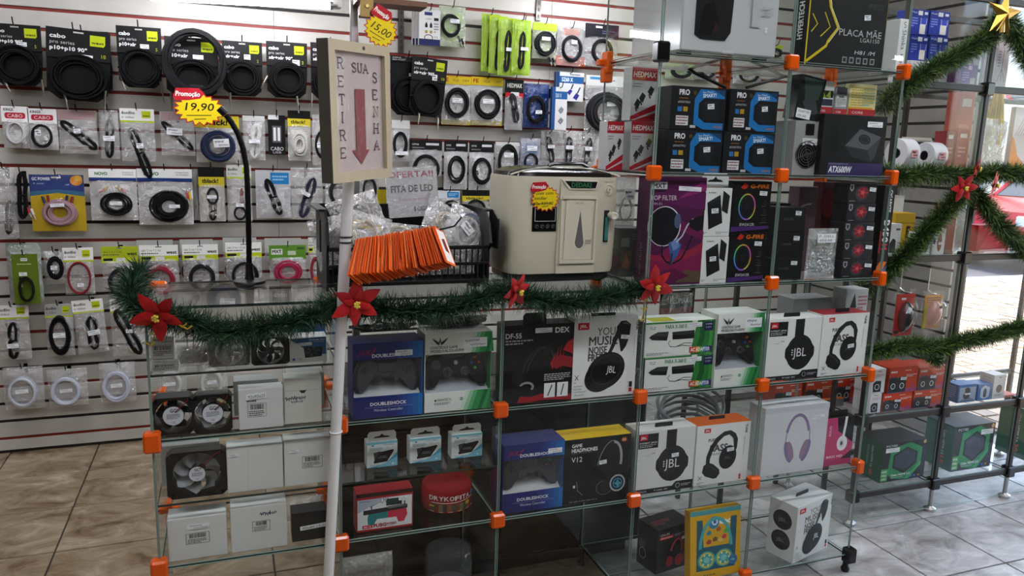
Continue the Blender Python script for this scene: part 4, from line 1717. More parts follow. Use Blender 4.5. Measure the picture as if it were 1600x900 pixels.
def lab_92(b):
    white_label(b.F, .2, .30, .62, .64, 7)
    b.sticker(.40, .82, .46, .14, seed=2, rot=-.04, txt='92x92x25')
    b.F.scrawl(.18, .66, .4, .74, seed=8)


def lab_flap(b):
    b.F.rect(.02, .72, .98, .725, '#8c8a84')
    b.F.poly([(.40, .72), (.46, .66), (.54, .66), (.6, .72)], '#3c3a36')
    b.F.scrawl(.03, .50, .58, .62, seed=11, n=9)
    b.F.scrawl(.18, .44, .5, .52, seed=12, n=6)


plain_box(374, 443, 607, L2, .02, .04, 'white carton with a 92 by 92 price sticker and barcode label', art=lab_92)
plain_box(366, 436, 594, L2, .12, .05, 'grey white carton behind the 92 by 92 carton', '#bdbdba')
plain_box(445, 503, 590, L2, .03, .05, 'off-white carton with an open tuck flap beside the white pole', '#d3d1c8', art=lab_flap)
plain_box(449, 507, 584, L2, .14, .06, 'pale carton standing behind the carton with the tuck flap', '#b9b8b2')

# third shelf
fan_unit(262, 356, 706, L15, .02, .035, 'large black fan with grey blades and a white hub label on the third shelf', hubr=.36, blades=7, bladec='#85868a')
plain_box(241, 345, 694, L15, .10, .04, 'white carton standing behind the large fan', '#c6c6c4')
for i in range(3):
    plain_box(243, 338 - 3 * i, 0, L15, .16, .03, ('front', 'middle', 'back')[i] + ' of the three flat pale cartons stored behind the large fan', '#bfc0bf') if False else None
plain_box(356, 443, 697, L15, .02, .05, 'large white carton with a tiny price sticker beside the large fan', art=lambda b: b.sticker(.12, .84, .18, .07, seed=4).F.line([(.38, .98), (.36, .02)], .004, '#b9b9b8'))
plain_box(445, 517, 686, L15, .02, .05, 'large white carton with a barcode label next to the white pole', art=lab(.38, .36, .82, .62, 3, stick=(.22, .76, .2, .07)))
# bottom shelf in view
plain_box(264, 356, 808, L1, .02, .06, 'white carton with a barcode label, first from the left on the lower shelf', art=lab(.30, .36, .70, .62, 5, stick=(.52, .78, .38, .12)))
plain_box(362, 449, 790, L1, .02, .06, 'white carton with a barcode label beside the black fan carton', art=lab(.38, .42, .70, .65, 9, hand=(.52, .74, .82, .86)))
b = Box('carton_box', 'small black carton with a white price strip beside the white pole', 'box', 457, 512, 800, L1, .03, .05, '#1f2022')
b.sticker(.62, .48, .8, .14, seed=2, rot=-.06, txt='80x80 15,00')
b.done()
film_bag('clear_bag', 'clear bag lying behind the small black carton', 'bag', 448, 505, 775, L1, .15, seed=12, thick=.03)

# bag on the dark bottom shelf and black bags of cables above the controller boxes
ob, W_, H_ = film_bag('wire_bag', 'clear bag of dark cable on the dark bottom shelf beside the pole', 'bag', 536, 613, 866, L0, .08, seed=21, thick=.02)
G().box(-W_ * .4, .002, .01, W_ * .4, .012, H_ * .8, '#2a2b2d', bev=.004).build('inner_card', 'card', ob)
for i, (xl, xr, yt, lb) in enumerate(((545, 650, 500, 'dark shiny bag of cables resting on the blue window box'), (655, 760, 488, 'dark shiny bag of cables resting behind the white and green window box'))):
    ob, W_, H_ = film_bag('wire_bag', lb, 'bag', xl, xr, yt, L2 + .215, .10, mat='dark_film', seed=31 + i, thick=.05, nx=11, nz=7)
    q = random.Random(i)
    for k in range(3):
        G().tube(coil_pts(W_ * .34, H_ * .28, 18, .008, q, -.01 * k, 0, H_ * .45), .003, 5, True, '#101013').build('cable', 'rubber', ob, True)
    ob.location.z = L2 + .205
# ================================================================== the tall tower
# white tower computer on the top shelf
X0, X1 = solveX(1062, .03, L5), solveX(1211, .03, L5)
xm, W_ = (X0 + X1) / 2, X1 - X0
pc = thing('computer_tower', 'white computer tower with a dark side window on top of the glass tower', 'computer', (xm, .03, L5 + .0004))
Hh = .285
G().box(-W_ / 2, 0, .012, W_ / 2, .26, Hh, '#c3c5c7', bev=.004).build('case_shell', 'gloss', pc)
for sx in (-.4, .4):
    for y in (.03, .23):
        G().box(sx * W_ - .014, y - .014, 0, sx * W_ + .014, y + .014, .012, '#222').build('rubber_foot', 'rubber', pc)
G().prism([(-.37 * W_, Hh - .02), (-.37 * W_, .055), (-.31 * W_, .045), (-.06 * W_, .045), (-.01 * W_, .065), (0.02 * W_, Hh - .02)], -.004, 0, '#060607').build('side_window', 'card', pc)
a = Art(W_, Hh)
for i in range(5):
    a.line([(.12 + .05 * i, .7), (.2 + .055 * i, .18 + .03 * i)], .008, '#26262a')
a.poly([(.16, .2), (.28, .19), (.36, .3), (.3, .5), (.2, .44)], '#1d1a1c')
a.poly([(.30, .22), (.36, .23), (.34, .32)], '#3c2a26')
a.text('AIR', .76, .5, .17, '#b4b6b8', w=.1, rot=-PI / 2)
a.rect(.70, .3, .80, 1, '#bdbfc1')
a.text('H.A.BELL', .48, .045, .026, '#f0f0f0', align='c', w=.12)
a.text('=', .85, .24, .08, '#e8e8e8', w=.02, bold=.1)
a.emit(G(), 'front', W_, Hh, 0, off=.0045).build('front_print', 'gloss', pc)

b = Box('motherboard_box', 'black motherboard box with yellow chevrons on the top shelf of the tower', 'box', 1256, 1377, -60, L5, .02, .06, '#18181a')
a = b.F
yl = '#c8b414'
sq = b.H / b.W


def yy(py):
    return (106 - py) / 166.0


a.rect(0, 0, .015, 1, yl)
for (o_, w_) in ((0, .03), (.0, .012)):
    pass
a.line([(.20, yy(-10)), (.25, yy(4)), (.26, yy(12)), (.38, yy(44)), (.27, yy(66)), (.25, yy(74)), (.02, yy(100))], .026, yl)
a.line([(.225, yy(-10)), (.27, yy(6)), (.28, yy(14)), (.40, yy(44)), (.28, yy(68))], .006, '#e8e8d8')
a.line([(.20, yy(22)), (.28, yy(44)), (.17, yy(60))], .012, yl)
a.line([(.05, yy(26)), (.12, yy(41)), (.05, yy(54))], .012, yl)
a.text('PLACA MÃE', .40, yy(55), .062, '#b9b9b9', w=.55)
a.text('LGA1150', .68, yy(63), .038, '#b9b9b9', w=.25)
a.text('H81 /M', .62, yy(83), .036, '#d0d0d0', w=.26, shear=.2)
for i in range(5):
    a.rect(.47 + i * .09, yy(98), .53 + i * .09, yy(88), '#8a8a8a')
    a.rect(.482 + i * .09, yy(96), .518 + i * .09, yy(90), '#26262a')
a.text('HYPERTECH', .74, yy(10), .05, '#4a4a4c', w=.2)
b.L.text('HYPERTECH', .70, .25, .07, '#e0e0e0', w=.35 * b.H / b.D, rot=PI / 2, bold=.04)
b.R.rect(0, 0, .1, 1, yl)
b.sticker(.74, yy(24), .08, .05, seed=3, rot=-.1)
b.done()
b = Box('slim_box', 'white slim box leaning beside the black motherboard box', 'box', 1391, 1414, 30, L5, .04, .10, '#d8d9da')
b.F.text('Shinka', .30, .80, .10, '#3a3c40', w=.36 * b.H / b.W, rot=-PI / 2)
b.F.arc(.5, .92, .025, .025, .012, '#3a3c40', 20, 300)
b.F.arc(.5, .87, .025, .025, .012, '#3a3c40', -160, 120)
b.F.text('SH-CS-3.5', .34, .36, .06, '#3a3c40', w=.26 * b.H / b.W, rot=-PI / 2, bold=.03)
b.done()

# four smart boxes
sm = ((1046, 1131, 136, 1, 'upper left'), (1137, 1226, 141, 1, 'upper right'), (1038, 1125, 204, 0, 'lower left'), (1127, 1219, 207, 0, 'lower right'))
hs = {}
for (xl, xr, yt, up, nm) in (sm[2], sm[3], sm[0], sm[1]):
    key = nm.split()[1]
    z = L4 if not up else L4 + hs[key] + .001
    b = Box('tv_box', nm + ' of the four black and blue media player boxes', 'box', xl, xr, yt, z, .03, .07, '#15161a', 'black and blue media player boxes')
    hs[key] = b.H
    a = b.F
    bl = '#1d6fb0'
    a.poly([(.52, .95), (.97, .95), (.97, .75), (.60, .75), (.50, .62), (.50, .30), (.62, .18), (.97, .18), (.97, .02), (.60, .02), (.42, .14), (.42, .72)], bl)
    a.poly([(.75, .95), (.97, .95), (.97, .8)], '#123e66')
    a.text('PRO', .14, .80, .12, '#e8e8e8', w=.18, bold=.05)
    a.rect(.14, .72, .30, .73, '#c07a20')
    a.text('#SMARTPRO', .12, .61, .05, '#b9b9b9', w=.22)
    a.rect(.12, .42, .20, .53, '#2c6cae')
    a.rect(.22, .42, .30, .53, '#b08a1c')
    a.rect(.10, .10, .32, .32, '#d9dadb')
    a.greek(.11, .11, .31, .31, 3, '#7a3a3a')
    a.rect(.36, .05, .46, .11, '#c4c6c8')
    a.ell(.42, .86, .05, .05, '#4a4020')
    a.text('Seu Player', .56, .86, .04, '#e4eef6', w=.2, rot=.08)
    a.text('SMART!', .57, .76, .08, '#e4eef6', w=.24, rot=.08, bold=.05)
    a.poly([(.57, .24), (.60, .66), (.84, .66), (.83, .22)], '#1c1d20')
    a.poly([(.58, .62), (.60, .66), (.84, .66), (.84, .63)], '#303236')
    a.rect(.89, .25, .94, .62, '#121315')
    a.text('ANDROID', .78, .06, .05, '#d07a28', w=.17)
    b.sticker(.72, .56, .12, .12, seed=len(nm), rot=-.1)
    b.done()

# red and white cable boxes at the back of the tower
HY = .16


def art_hed(b):
    a = b.F
    a.rect(0, .76, 1, 1, '#b22430')
    a.text('HEDMAX', .06, .82, .10, '#f0eeea', w=.85, bold=.02, shear=.1)
    a.greek(.06, .62, .4, .72, 2, '#888')
    a.poly([(0, .08), (1, .34), (1, .22), (0, 0)], '#b22430')
    a.poly([(.1, 0), (1, .17), (1, 0)], '#b22430')
    for (x, y) in ((.62, .55), (.30, .42), (.12, .30)):
        a.poly([(x, y), (x + .12, y + .12), (x + .26, y + .06), (x + .16, y - .08)], '#2a2b2e')
        a.line([(x + .06, y - .04), (x + .12, y - .12)], .03, '#2a2b2e')


hz = None
for (xl, xr, yt, z, nm) in ((946, 981, 190, L4, 'lower left of the three red and white cable boxes behind the tower glass'), (983, 1020, 190, L4, 'lower right of the three red and white cable boxes behind the tower glass'), (984, 1024, 106, None, 'uppermost of the three red and white cable boxes behind the tower glass')):
    if z is None:
        z = L4 + hz + .001
    b = Box('cable_box', nm, 'box', xl, xr, yt, z, HY, .05, '#cfd0ce', 'red and white cable boxes')
    hz = b.H
    art_hed(b)
    b.done()

# power supply with its round grille, and the box on it
X0, X1 = solveX(1236, .05, L4), solveX(1277, .05, L4)
W_, xm = X1 - X0, (X0 + X1) / 2
H_ = solveZ(189, xm, .05) - L4
ps = thing('power_supply', 'bare grey power supply with a round fan grille standing beside the boxed one', 'power supply', (xm, .05, L4 + .0004))
G().box(-W_ / 2, 0, 0, W_ / 2, .14, H_, '#9a9a98', bev=.001).build('steel_case', 'plastic', ps)
G().lathe([(.001, -.0006), (W_ * .42, -.0006)], (0, 0, H_ * .38), 'y', 28, '#161617').build('fan_opening', 'plastic', ps)
for k in range(5):
    r = W_ * (.08 + .08 * k)
    G().tube([(r * math.cos(2 * PI * i / 24), -.002, H_ * .38 + r * math.sin(2 * PI * i / 24)) for i in range(24)], .0016, 5, True, '#b8b9b8').build('grille_ring', 'metal', ps)
for k in range(2):
    w = k * PI / 2 + .3
    G().tube([(-W_ * .42 * math.cos(w), -.002, H_ * .38 - W_ * .42 * math.sin(w)), (W_ * .42 * math.cos(w), -.002, H_ * .38 + W_ * .42 * math.sin(w))], .0016, 5, c='#b8b9b8').build('grille_spoke', 'metal', ps)
G().box(-W_ * .12, -.004, H_ * .74, W_ * .2, 0, H_ * .95, '#101011', bev=.002).build('power_socket', 'plastic', ps)
sticker(ps.children[0], 0, -.001, 0, .001, .001) if False else None
sticker(ps, W_ * .1, -.0012, H_ * .62, W_ * .6, H_ * .12, 5)
b = Box('adapter_carton', 'glossy dark box with a white price card tilted on the bare power supply', 'box', 1240, 1279, 119, L4 + H_ + .002, .05, .05, '#1d2321', mat='gloss')
b.F.poly([(.1, .95), (.9, .95), (.8, .5), (.3, .4)], '#2c3d38')
b.F.poly([(.2, .4), (.7, .5), (.9, .2), (.5, .1)], '#34363a')
b.sticker(.32, .12, .56, .22, seed=3, txt='ADAPTER|39,00')
b.o.rotation_euler = (0, .14, 0)
b.done()
b = Box('power_supply_box', 'black power supply box with a purple lower edge and pictured grey unit', 'box', 1279, 1377, 180, L4, .03, .08, '#17171a')
a = b.F
a.rect(.12, 0, 1, .22, '#332a58')
a.text('FONTE DE ALIMENTACAO', .14, .19, .022, '#a8a4c0', w=.3)
a.text('ATX600W', .14, .06, .10, '#e6e6ea', w=.35, bold=.04, shear=.15)
a.poly([(.36, .50), (.58, .78), (.92, .66), (.86, .36), (.80, .24)], '#3c3e42')
a.poly([(.36, .50), (.58, .78), (.92, .66), (.72, .44)], '#55585c')
a.poly([(.36, .50), (.72, .44), (.80, .24), (.48, .32)], '#2a2c30')
a.ell(.66, .61, .13, .08, '#202226', rot=-.2)
a.arc(.66, .61, .09, .05, .008, '#4a4d52', rot=-.2)
a.ell(.2, .6, .1, .2, '#0e0e10')
b.T.greek(.1, .1, .9, .9, 5, '#444')
b.sticker(.80, .86, .24, .09, seed=6)
b.done()
# small goods lying on the power supply box
zt = L4 + b.H + .001
for i, (xl, xr, yt, c1, lb) in enumerate(((1275, 1300, 127, '#d8d8d4', 'white and lime accessory packet on the power supply box'), (1302, 1322, 137, '#8e8f94', 'grey accessory packet with a printed label on the power supply box'), (1324, 1366, 132, '#d8cf9a', 'pale yellow parts card on the power supply box'))):
    bb = Box('accessory_packet', lb, 'packet', xl, xr, yt, zt, .08, .02, c1)
    a = bb.F
    a.rect(0, 0, 1, .22, '#b0202a')
    a.text('CORE', .15, .07, .07, '#f0dada', w=.4)
    if i == 0:
        a.rect(.05, .26, .95, .46, '#2c3040')
        a.rect(.05, .5, .95, .72, '#22251c')
        a.poly([(.15, .5), (.35, .7), (.5, .5)], '#a8c830')
        a.poly([(.5, .55), (.75, .72), (.8, .5)], '#c4d850')
    elif i == 1:
        a.rect(.1, .3, .9, .7, '#d0d0cc')
        a.greek(.14, .33, .86, .6, 5, '#555')
        a.rect(.3, .62, .7, .7, '#777')
        a.rect(.1, .75, .9, 1, '#2c2430')
    else:
        a.greek(.06, .3, .9, .92, 8, '#c8a424')
        a.greek(.5, .3, .95, .9, 6, '#8fae90')
        a.rect(0, .22, .9, .28, '#d49c20')
    bb.done()

# third shelf of the tower
b = Box('pop_filter_box', 'tall purple pop filter box with a black round filter pictured', 'box', 1006, 1093, 277, L3, .02, .06, '#4d1a44')
a = b.F
for (pts, c) in (([(0, .82), (.3, .9), (1, .86), (1, .70), (.5, .74)], '#5c1c50'), ([(.0, .2), (.4, .36), (1, .3), (1, .1), (0, .05)], '#7a1c4a'), ([(.5, .8), (.9, .96), (1, .95), (1, .88)], '#8a2a6a'), ([(.1, .5), (.5, .62), (1, .5), (1, .42), (.6, .5)], '#6a1a4c'), ([(0, .3), (.5, .25), (1, .4), (1, .3), (.5, .2), (0, .25)], '#8c2340'), ([(.55, .02), (1, .02), (1, .12), (.7, .14)], '#5a4a38'), ([(0, .1), (.5, .16), (.8, .08), (.4, .01), (0, .02)], '#5a1840')):
    a.poly(pts, c)
a.rect(.04, .89, .30, .955, '#c9c9cc')
a.text('MXT', .06, .90, .04, '#1c1c1e', w=.21, bold=.05)
a.rect(.06, .865, .28, .885, '#2a1228')
a.text('POP FILTER', .04, .79, .042, '#dccfd8', w=.44)
a.text('PFM-01', .035, .745, .022, '#c4b0c0', w=.19)
a.ell(.29, .55, .175, .185, '#e8dfe6', n=30)
a.ell(.285, .55, .168, .178, '#16151a', n=30)
a.ell(.52, .60, .035, .07, '#4a5a78')
a.line([(.27, .37), (.28, .28), (.36, .22), (.50, .205), (.62, .24), (.72, .34), (.80, .46)], .016, '#15141a')
a.poly([(.38, .40), (.52, .42), (.62, .38), (.56, .28), (.46, .20), (.42, .30)], '#3d5a94')
a.poly([(.42, .40), (.55, .44), (.58, .36), (.48, .32)], '#6a86b8')
a.line([(.52, .40), (.62, .46), (.70, .56), (.80, .62)], .014, '#b9c0d0')
a.line([(.46, .3), (.44, .2), (.42, .18)], .02, '#2c3040')
a.poly([(.72, .60), (.98, .66), (.98, .52), (.88, .50), (.74, .54)], '#17161b')
b.L.text('POP FILTER', .62, .1, .03, '#a898a4', w=.3 * b.H / b.D, rot=PI / 2)
b.L.greek(.2, .1, .5, .5, 20, '#6a5a68')
b.sticker(.70, .895, .40, .04, seed=9, rot=.04)
b.done()
hs2 = None
for (xl, xr, yt, up) in ((1093, 1134, 370, 0), (1095, 1139, 294, 1)):
    z = L3 if not up else L3 + hs2 + .001
    b = Box('drive_box', ('lower', 'upper')[up] + ' of the two white portable drive boxes beside the purple box', 'box', xl, xr, yt, z, .02, .05, '#dededc', 'white portable drive boxes')
    hs2 = b.H
    a = b.F
    a.text('e-box', .16, .89, .035, '#333', w=.26, bold=.04)
    a.poly([(.14, .70), (.58, .86), (.72, .28), (.24, .14)], '#17181b')
    a.poly([(.14, .70), (.58, .86), (.60, .80), (.17, .66)], '#2c2d31')
    a.poly([(.68, .95), (.92, .84), (.88, .46), (.66, .54)], '#1d1e21')
    a.greek(.50, .04, .95, .10, 2, '#8a8a8a')
    a.greek(.05, .04, .2, .09, 2, '#666')
    b.sticker(.42, .53, .24, .1, seed=up + 2, rot=-.08)
    b.done()
b2z = L3 + 2 * hs2 + .003
ht_ = thing('hang_card', 'white hang tab card standing on the portable drive boxes', 'hang tab', (solveX(1117, .03, b2z), .03, b2z))
hang_tab(ht_, 0, 0, 0, .085, .036, '#d8dad8')
hq = None
for (xl, xr, yt, up) in ((1135, 1191, 363, 0), (1141, 1200, 284, 1)):
    z = L3 if not up else L3 + hq + .001
    b = Box('fan_box', ('lower', 'upper')[up] + ' of the two black ring light fan boxes with orange lettering', 'box', xl, xr, yt, z, .02, .05, '#111113', 'black ring light fan boxes')
    hq = b.H
    a = b.F
    a.poly([(0, 0), (1, .06), (1, .12), (0, .1)], '#4a2a6a')
    a.text('G-FIRE', .44, .87, .075, '#d2701c', w=.48, bold=.05, shear=.1)
    a.poly([(.18, .88), (.28, .97), (.38, .93), (.34, .87), (.26, .85)], '#b82a22')
    cols = ('#c05ab0', '#c86a8a', '#c0a040', '#8ac050', '#50b890', '#4a90c8', '#6a6ad0', '#a05ad0', '#b9c24a', '#c8a03c')
    for k in range(10):
        a.arc(.38, .50, .19, .25, .028, cols[k], 36 * k, 36 * k + 37, 4)
    a.arc(.38, .50, .14, .20, .012, '#2c2c34')
    a.ell(.38, .50, .07, .08, '#1d1d22')
    a.text('EW2412R', .22, .12, .055, '#d8d8dc', w=.38, shear=.15)
    for (x, y) in ((.85, .58), (.85, .40), (.85, .25)):
        a.arc(x, y, .03, .035, .006, '#55555c')
        a.greek(x - .09, y - .08, x + .09, y - .055, 1, '#66666c')
    b.sticker(.78, .77, .20, .085, seed=4 + up, rot=.05)
    b.T.rect(0, 0, 1, 1, '#0e0e10')
    b.done()
zc = L3
for k in range(3):
    lo, hi = ((1203, 1251), (1208, 1254), (1212, 1257))[k]
    yt = (403, 363, 324)[k]
    b = Box('cooler_box', ('lowest', 'middle', 'topmost')[k] + ' of the three plain black cooler boxes in the tower', 'box', lo, hi, yt, zc, .03, .06, '#121315', 'plain black cooler boxes')
    zc += b.H + .001
    b.F.text('COOLER', .24, .48, .09, '#5a5c60', w=.32)
    b.F.line([(.62, .6), (.74, .64), (.80, .58)], .02, '#4a4c50')
    b.sticker(.72, .76, .2, .17, seed=k + 1, rot=.05)
    b.done()
b = Box('carton_box', 'black carton behind the ring light fan boxes', 'box', 1199, 1226, 318, L3, .16, .08, '#0f1012')
b.done()
ob, W_, H_ = film_bag('parts_bag', 'clear bag with a handwritten price card between the cooler boxes and the red fan cards', 'bag', 1256, 1302, 357, L3, .03, seed=44, thick=.014)
G().box(-W_ * .36, .002, .004, W_ * .32, .012, H_ * .8, '#4a5866', bev=.002).build('laptop_battery', 'plastic', ob)
a = Art(W_ * .68, H_ * .8)
a.greek(.1, .1, .9, .85, 9, '#2a3440')
a.emit(G(), 'front', W_ * .68, 0, 0, o=(-W_ * .02, .0015, .004)).build('battery_print', 'card', ob)
sticker(ob, -W_ * .02, -.018, H_ * .82, W_ * .6, H_ * .17, 3, txt='F. DELL|450,00')
zc = L3
for k in range(5):
    xs = (1313, 1361), (1316, 1362), (1317, 1364), (1322, 1366), (1324, 1368)
    yt = (407, 378, 348, 318, 287)[k]
    b = Box('graphics_fan_box', ('lowest', 'second from the bottom', 'middle', 'second from the top', 'topmost')[k] + ' of the five grey cooler boxes with a red fan', 'box', xs[k][0], xs[k][1], yt, zc, .02, .06, '#29292d', 'grey cooler boxes with a red fan')
    zc += b.H + .0006
    a = b.F
    a.poly([(.0, 0), (.3, 0), (.5, 1), (0, 1)], '#1f2023')
    a.ell(.48, .52, .44, .40, '#3c3d42', rot=.2)
    a.ell(.50, .54, .34, .30, '#7c2430', rot=.2)
    for q in range(5):
        w = q * 2 * PI / 5
        a.line([(.5, .54), (.5 + .2 * math.cos(w), .54 + .25 * math.sin(w))], .05, '#b43a44')
    a.ell(.50, .54, .12, .11, '#d05058')
    a.poly([(.04, .95), (.17, .95), (.17, .70), (.105, .58), (.04, .70)], '#9a9ca0')
    a.poly([(.07, .90), (.14, .90), (.14, .74), (.105, .66), (.07, .74)], '#2a2b2e')
    a.greek(.06, .08, .34, .14, 1, '#9a9a9c')
    b.sticker(.84, .70, .22, .2, seed=k + 3, rot=.08)
    b.done()
b = Box('board_box', 'slim black mainboard box with a red and white spine at the tower end', 'box', 1367, 1384, 290, L3, .03, .2, '#141416')
a = b.F
a.text('GIGABYTE', .45, .95, .045, '#dcdcdc', w=.24 * b.H / b.W, rot=-PI / 2, bold=.03)
a.text('B450', .28, .62, .075, '#e4e4e4', w=.24 * b.H / b.W, rot=-PI / 2, bold=.04)
a.text('M', .28, .36, .075, '#c0222c', w=.06 * b.H / b.W, rot=-PI / 2, bold=.04)
a.rect(0, .26, .16, .5, '#8a1a20')
a.poly([(.0, .02), (.5, .04), (.9, .16), (.3, .17), (.0, .1)], '#c86a1c')
a.poly([(.3, .02), (.9, .02), (.9, .12)], '#2a5a90')
b.done()
# goods further back in the tower
b = Box('carton_box', 'dark grey carton at the back of the tower behind the purple box', 'box', 955, 1004, 357, L3, .17, .10, '#4c4f4d')
b.F.rect(.08, .62, .40, .80, '#8a8d8a')
b.F.rect(.10, .14, .50, .54, '#6a5a50')
b.F.poly([(.16, .2), (.3, .48), (.44, .3), (.4, .16)], '#a87a5c')
b.F.greek(.5, .75, .95, .9, 3, '#7a7d7a')
b.done()
zc = L3 + b.H + .002
ob, W_, H_ = film_bag('clear_bag', 'clear bag of small parts on the dark grey carton', 'bag', 960, 990, 275, zc, .2, seed=51, thick=.02)
G().tube(coil_pts(W_ * .3, H_ * .22, 18, .003, rnd, -.004, 0, H_ * .35), .003, 5, True, '#b8b8b8').build('cable', 'rubber', ob)
sticker(ob, .0, -.022, H_ * .65, W_ * .5, H_ * .2, 4)
b = Box('cable_box', 'dark red cooler box pair behind the price card bag, upper one', 'box', 1280, 1322, 285, L3 + .105, .17, .05, '#4a161c')  # red reflection in the tower glass built as two solid boxes
a = b.F
a.ell(.3, .6, .2, .25, '#6a2028')
a.greek(.5, .5, .95, .9, 3, '#8a4a50')
a.rect(.45, .1, .9, .25, '#a8a0a0')
b.done()
b = Box('cable_box', 'dark red cooler box pair behind the price card bag, lower one', 'box', 1278, 1320, 345, L3, .17, .05, '#40151a', H=.103)
a = b.F
a.ell(.3, .6, .2, .25, '#6a2028')
a.rect(.45, .1, .9, .25, '#a8a0a0')
b.done()
b = Box('carton_box', 'pinkish grey carton in the tower shadow beside the topmost cooler box', 'box', 1238, 1266, 292, L3, .16, .05, '#6a545c')
b.F.arc(.7, .3, .4, .5, .02, '#a8a8ac', 90, 200)
b.done()

# behind the second row
ob, W_, H_ = film_bag('cable_bag', 'black and red headed bag of cable standing behind the adapter boxes', 'bag', 1023, 1074, 455, L2, .16, seed=61, thick=.014)
G().box(-W_ * .48, -.001, H_ * .72, W_ * .48, .001, H_, '#141416').build('header_card', 'card', ob)
a = Art(W_ * .96, H_ * .28)
a.rect(0, 0, 1, .3, '#b3202a')
a.text('HEDMAX', .3, .48, .26, '#ececec', w=.58, bold=.04)
a.emit(G(), 'front', W_ * .96, 0, 0, o=(0, -.002, H_ * .72)).build('header_print', 'card', ob)
G().box(-W_ * .3, .0, .01, W_ * .3, .012, H_ * .7, '#8c8c8e', bev=.003).build('adapter', 'plastic', ob)
b = Box('carton_box', 'beige cardboard carton marked CX-129 behind the upper shelf boxes', 'box', 1128, 1186, 462, L2 + .06, .20, .09, '#9c958a')
b.F.rect(.25, .3, .9, .8, '#b4aea4')
b.F.text('CX-129', .34, .45, .22, '#44403a', w=.46)
b.done()
b.o.location.z = L2
b.body.scale = (1, 1, 1)
b = Box('carton_box', 'white grey carton behind the last two headphone boxes', 'box', 1232, 1300, 466, L2, .18, .08, '#9ea0a0')
b.T.greek(.1, .1, .9, .9, 4, '#777')
b.done()
b = Box('headphone_box', 'grey speaker carton with a black stand pictured, behind the folded headphone box', 'box', 1288, 1345, 452, L2, .13, .06, '#aeb0b0')
b.F.poly([(.2, .75), (.38, .95), (.5, .75)], '#222')
b.F.greek(.55, .72, .95, .92, 4, '#a04a5a')
b.done()
# coil of grey cable and speaker boxes seen at the back of the lower shelf
cc = thing('cable_coil', 'thick coil of grey cable lying behind the white headphone boxes', 'cable', (solveX(1075, .2, L1 + .05), .19, L1 + .001))
q = random.Random(8)
for k in range(7):
    r = .105 - .006 * (k % 3)
    pts = [(r * 1.1 * math.cos(2 * PI * i / 32), .01 + r * .55 * math.sin(2 * PI * i / 32) + q.uniform(-.002, .002), .012 + .02 * k + q.uniform(-.002, .002) + .10 * (.5 + .5 * math.sin(2 * PI * i / 32))) for i in range(32)]
    G().tube(pts, .0055, 6, True, ('#8d9092', '#7c8084', '#a0a3a5')[k % 3]).build('cable_loop', 'rubber', cc, True)


def oex_art(b, st=True):
    a = b.F
    a.rect(0, 0, 1, .16, '#a84a78')
    a.rect(.02, 0, .5, .10, '#6a6a92')
    a.text('oex', .06, .80, .10, '#f4eeea', w=.22, bold=.08)
    a.greek(.55, .84, .95, .90, 1, '#f0d8d0')
    a.greek(.60, .60, .95, .72, 2, '#f0d8d0')
    for cx in (.17, .47):
        a.poly([(cx - .16, .02), (cx - .155, .56), (cx - .10, .64), (cx + .10, .64), (cx + .145, .58), (cx + .14, .02)], '#242830')
        a.poly([(cx - .155, .56), (cx - .10, .64), (cx + .10, .64), (cx + .145, .58)], '#333844')
        a.arc(cx, .27, .10, .105, .03, '#dfe2e6')
        a.ell(cx, .27, .045, .05, '#3a3e46')
    a.ell(.87, .25, .06, .08, '#c02c80')
    b.L.rect(0, 0, 1, 1, '#9a3a22')
    if st:
        b.sticker(.50, .56, .2, .12, seed=int(b.X0 * 100), rot=.08)


# black straps crossing behind the media boxes
for i, (pa, pb, pc_) in enumerate((((1068, 101), (1085, 114), (1134, 137)), ((1166, 137), (1200, 127), (1236, 117)))):
    q0, q1, q2 = onY(*pa, .26), onY(*pb, .262), onY(*pc_, .265)
    o = thing('black_strap', ('first', 'second')[i] + ' of two black straps slanting behind the media player boxes', 'strap', tuple(q0))
    G().tube([(0, 0, 0), tuple(q1 - q0), tuple(q2 - q0)], .005, 6, c='#141414').build('strap_band', 'rubber', o, True)
# ================================================================== things on top of the low counter
CT = L3 + .0006


def star_art(a, cx, cy, rx, ry, n=16, c='#e8c81c', edge='#c22a2a', seed=1):
    q = random.Random(seed)
    pts = []
    for k in range(2 * n):
        w = PI * k / n
        f = 1.0 if k % 2 == 0 else .74
        f *= q.uniform(.93, 1.05)
        pts.append((cx + rx * f * math.cos(w), cy + ry * f * math.sin(w)))
    a.poly([(cx + (x - cx) * 1.07, cy + (y - cy) * 1.09) for x, y in pts], edge)
    a.poly(pts, c)


def promo(label, W, H, loc, rot, lines, seed, hand='#1a1a1a', parent=None):
    o = thing('promotion_tag', label, 'price tag', loc, rot)
    q = random.Random(seed)
    pts = []
    n = 18
    for k in range(2 * n):
        w = PI * k / n
        f = (1.0 if k % 2 == 0 else .80) * q.uniform(.95, 1.04)
        pts.append((W * .49 * f * math.cos(w), H * .45 * f * math.sin(w) + H * .44))
    G().prism(pts, 0, .0012, '#c22a2a').build('card_star', 'card', o)
    a = Art(W, H)
    inner = [(.5 + x / W * .93, .44 + (z - H * .44) / H * .91) for x, z in pts]
    a.poly(inner, '#ead01c')
    a.poly([(.02, .74), (.08, .96), (.50, .99), (.60, .86), (.52, .72), (.30, .66), (.06, .64)], '#b81f2c')
    a.text('Promoção', .07, .76, .12, '#f6f0e8', w=.44, shear=.15, rot=.02, bold=.04)
    for (t, x, y, h, w) in lines:
        a.text(t, x, y, h, hand, w=w, shear=.2, rot=.03, bold=.02)
    a.line([(.26, .26), (.72, .30)], .02, hand)
    a.line([(.40, .17), (.62, .20)], .02, hand)
    a.emit(G(), 'front', W, 0, 0, off=.0004).build('card_print', 'card', o)
    return o


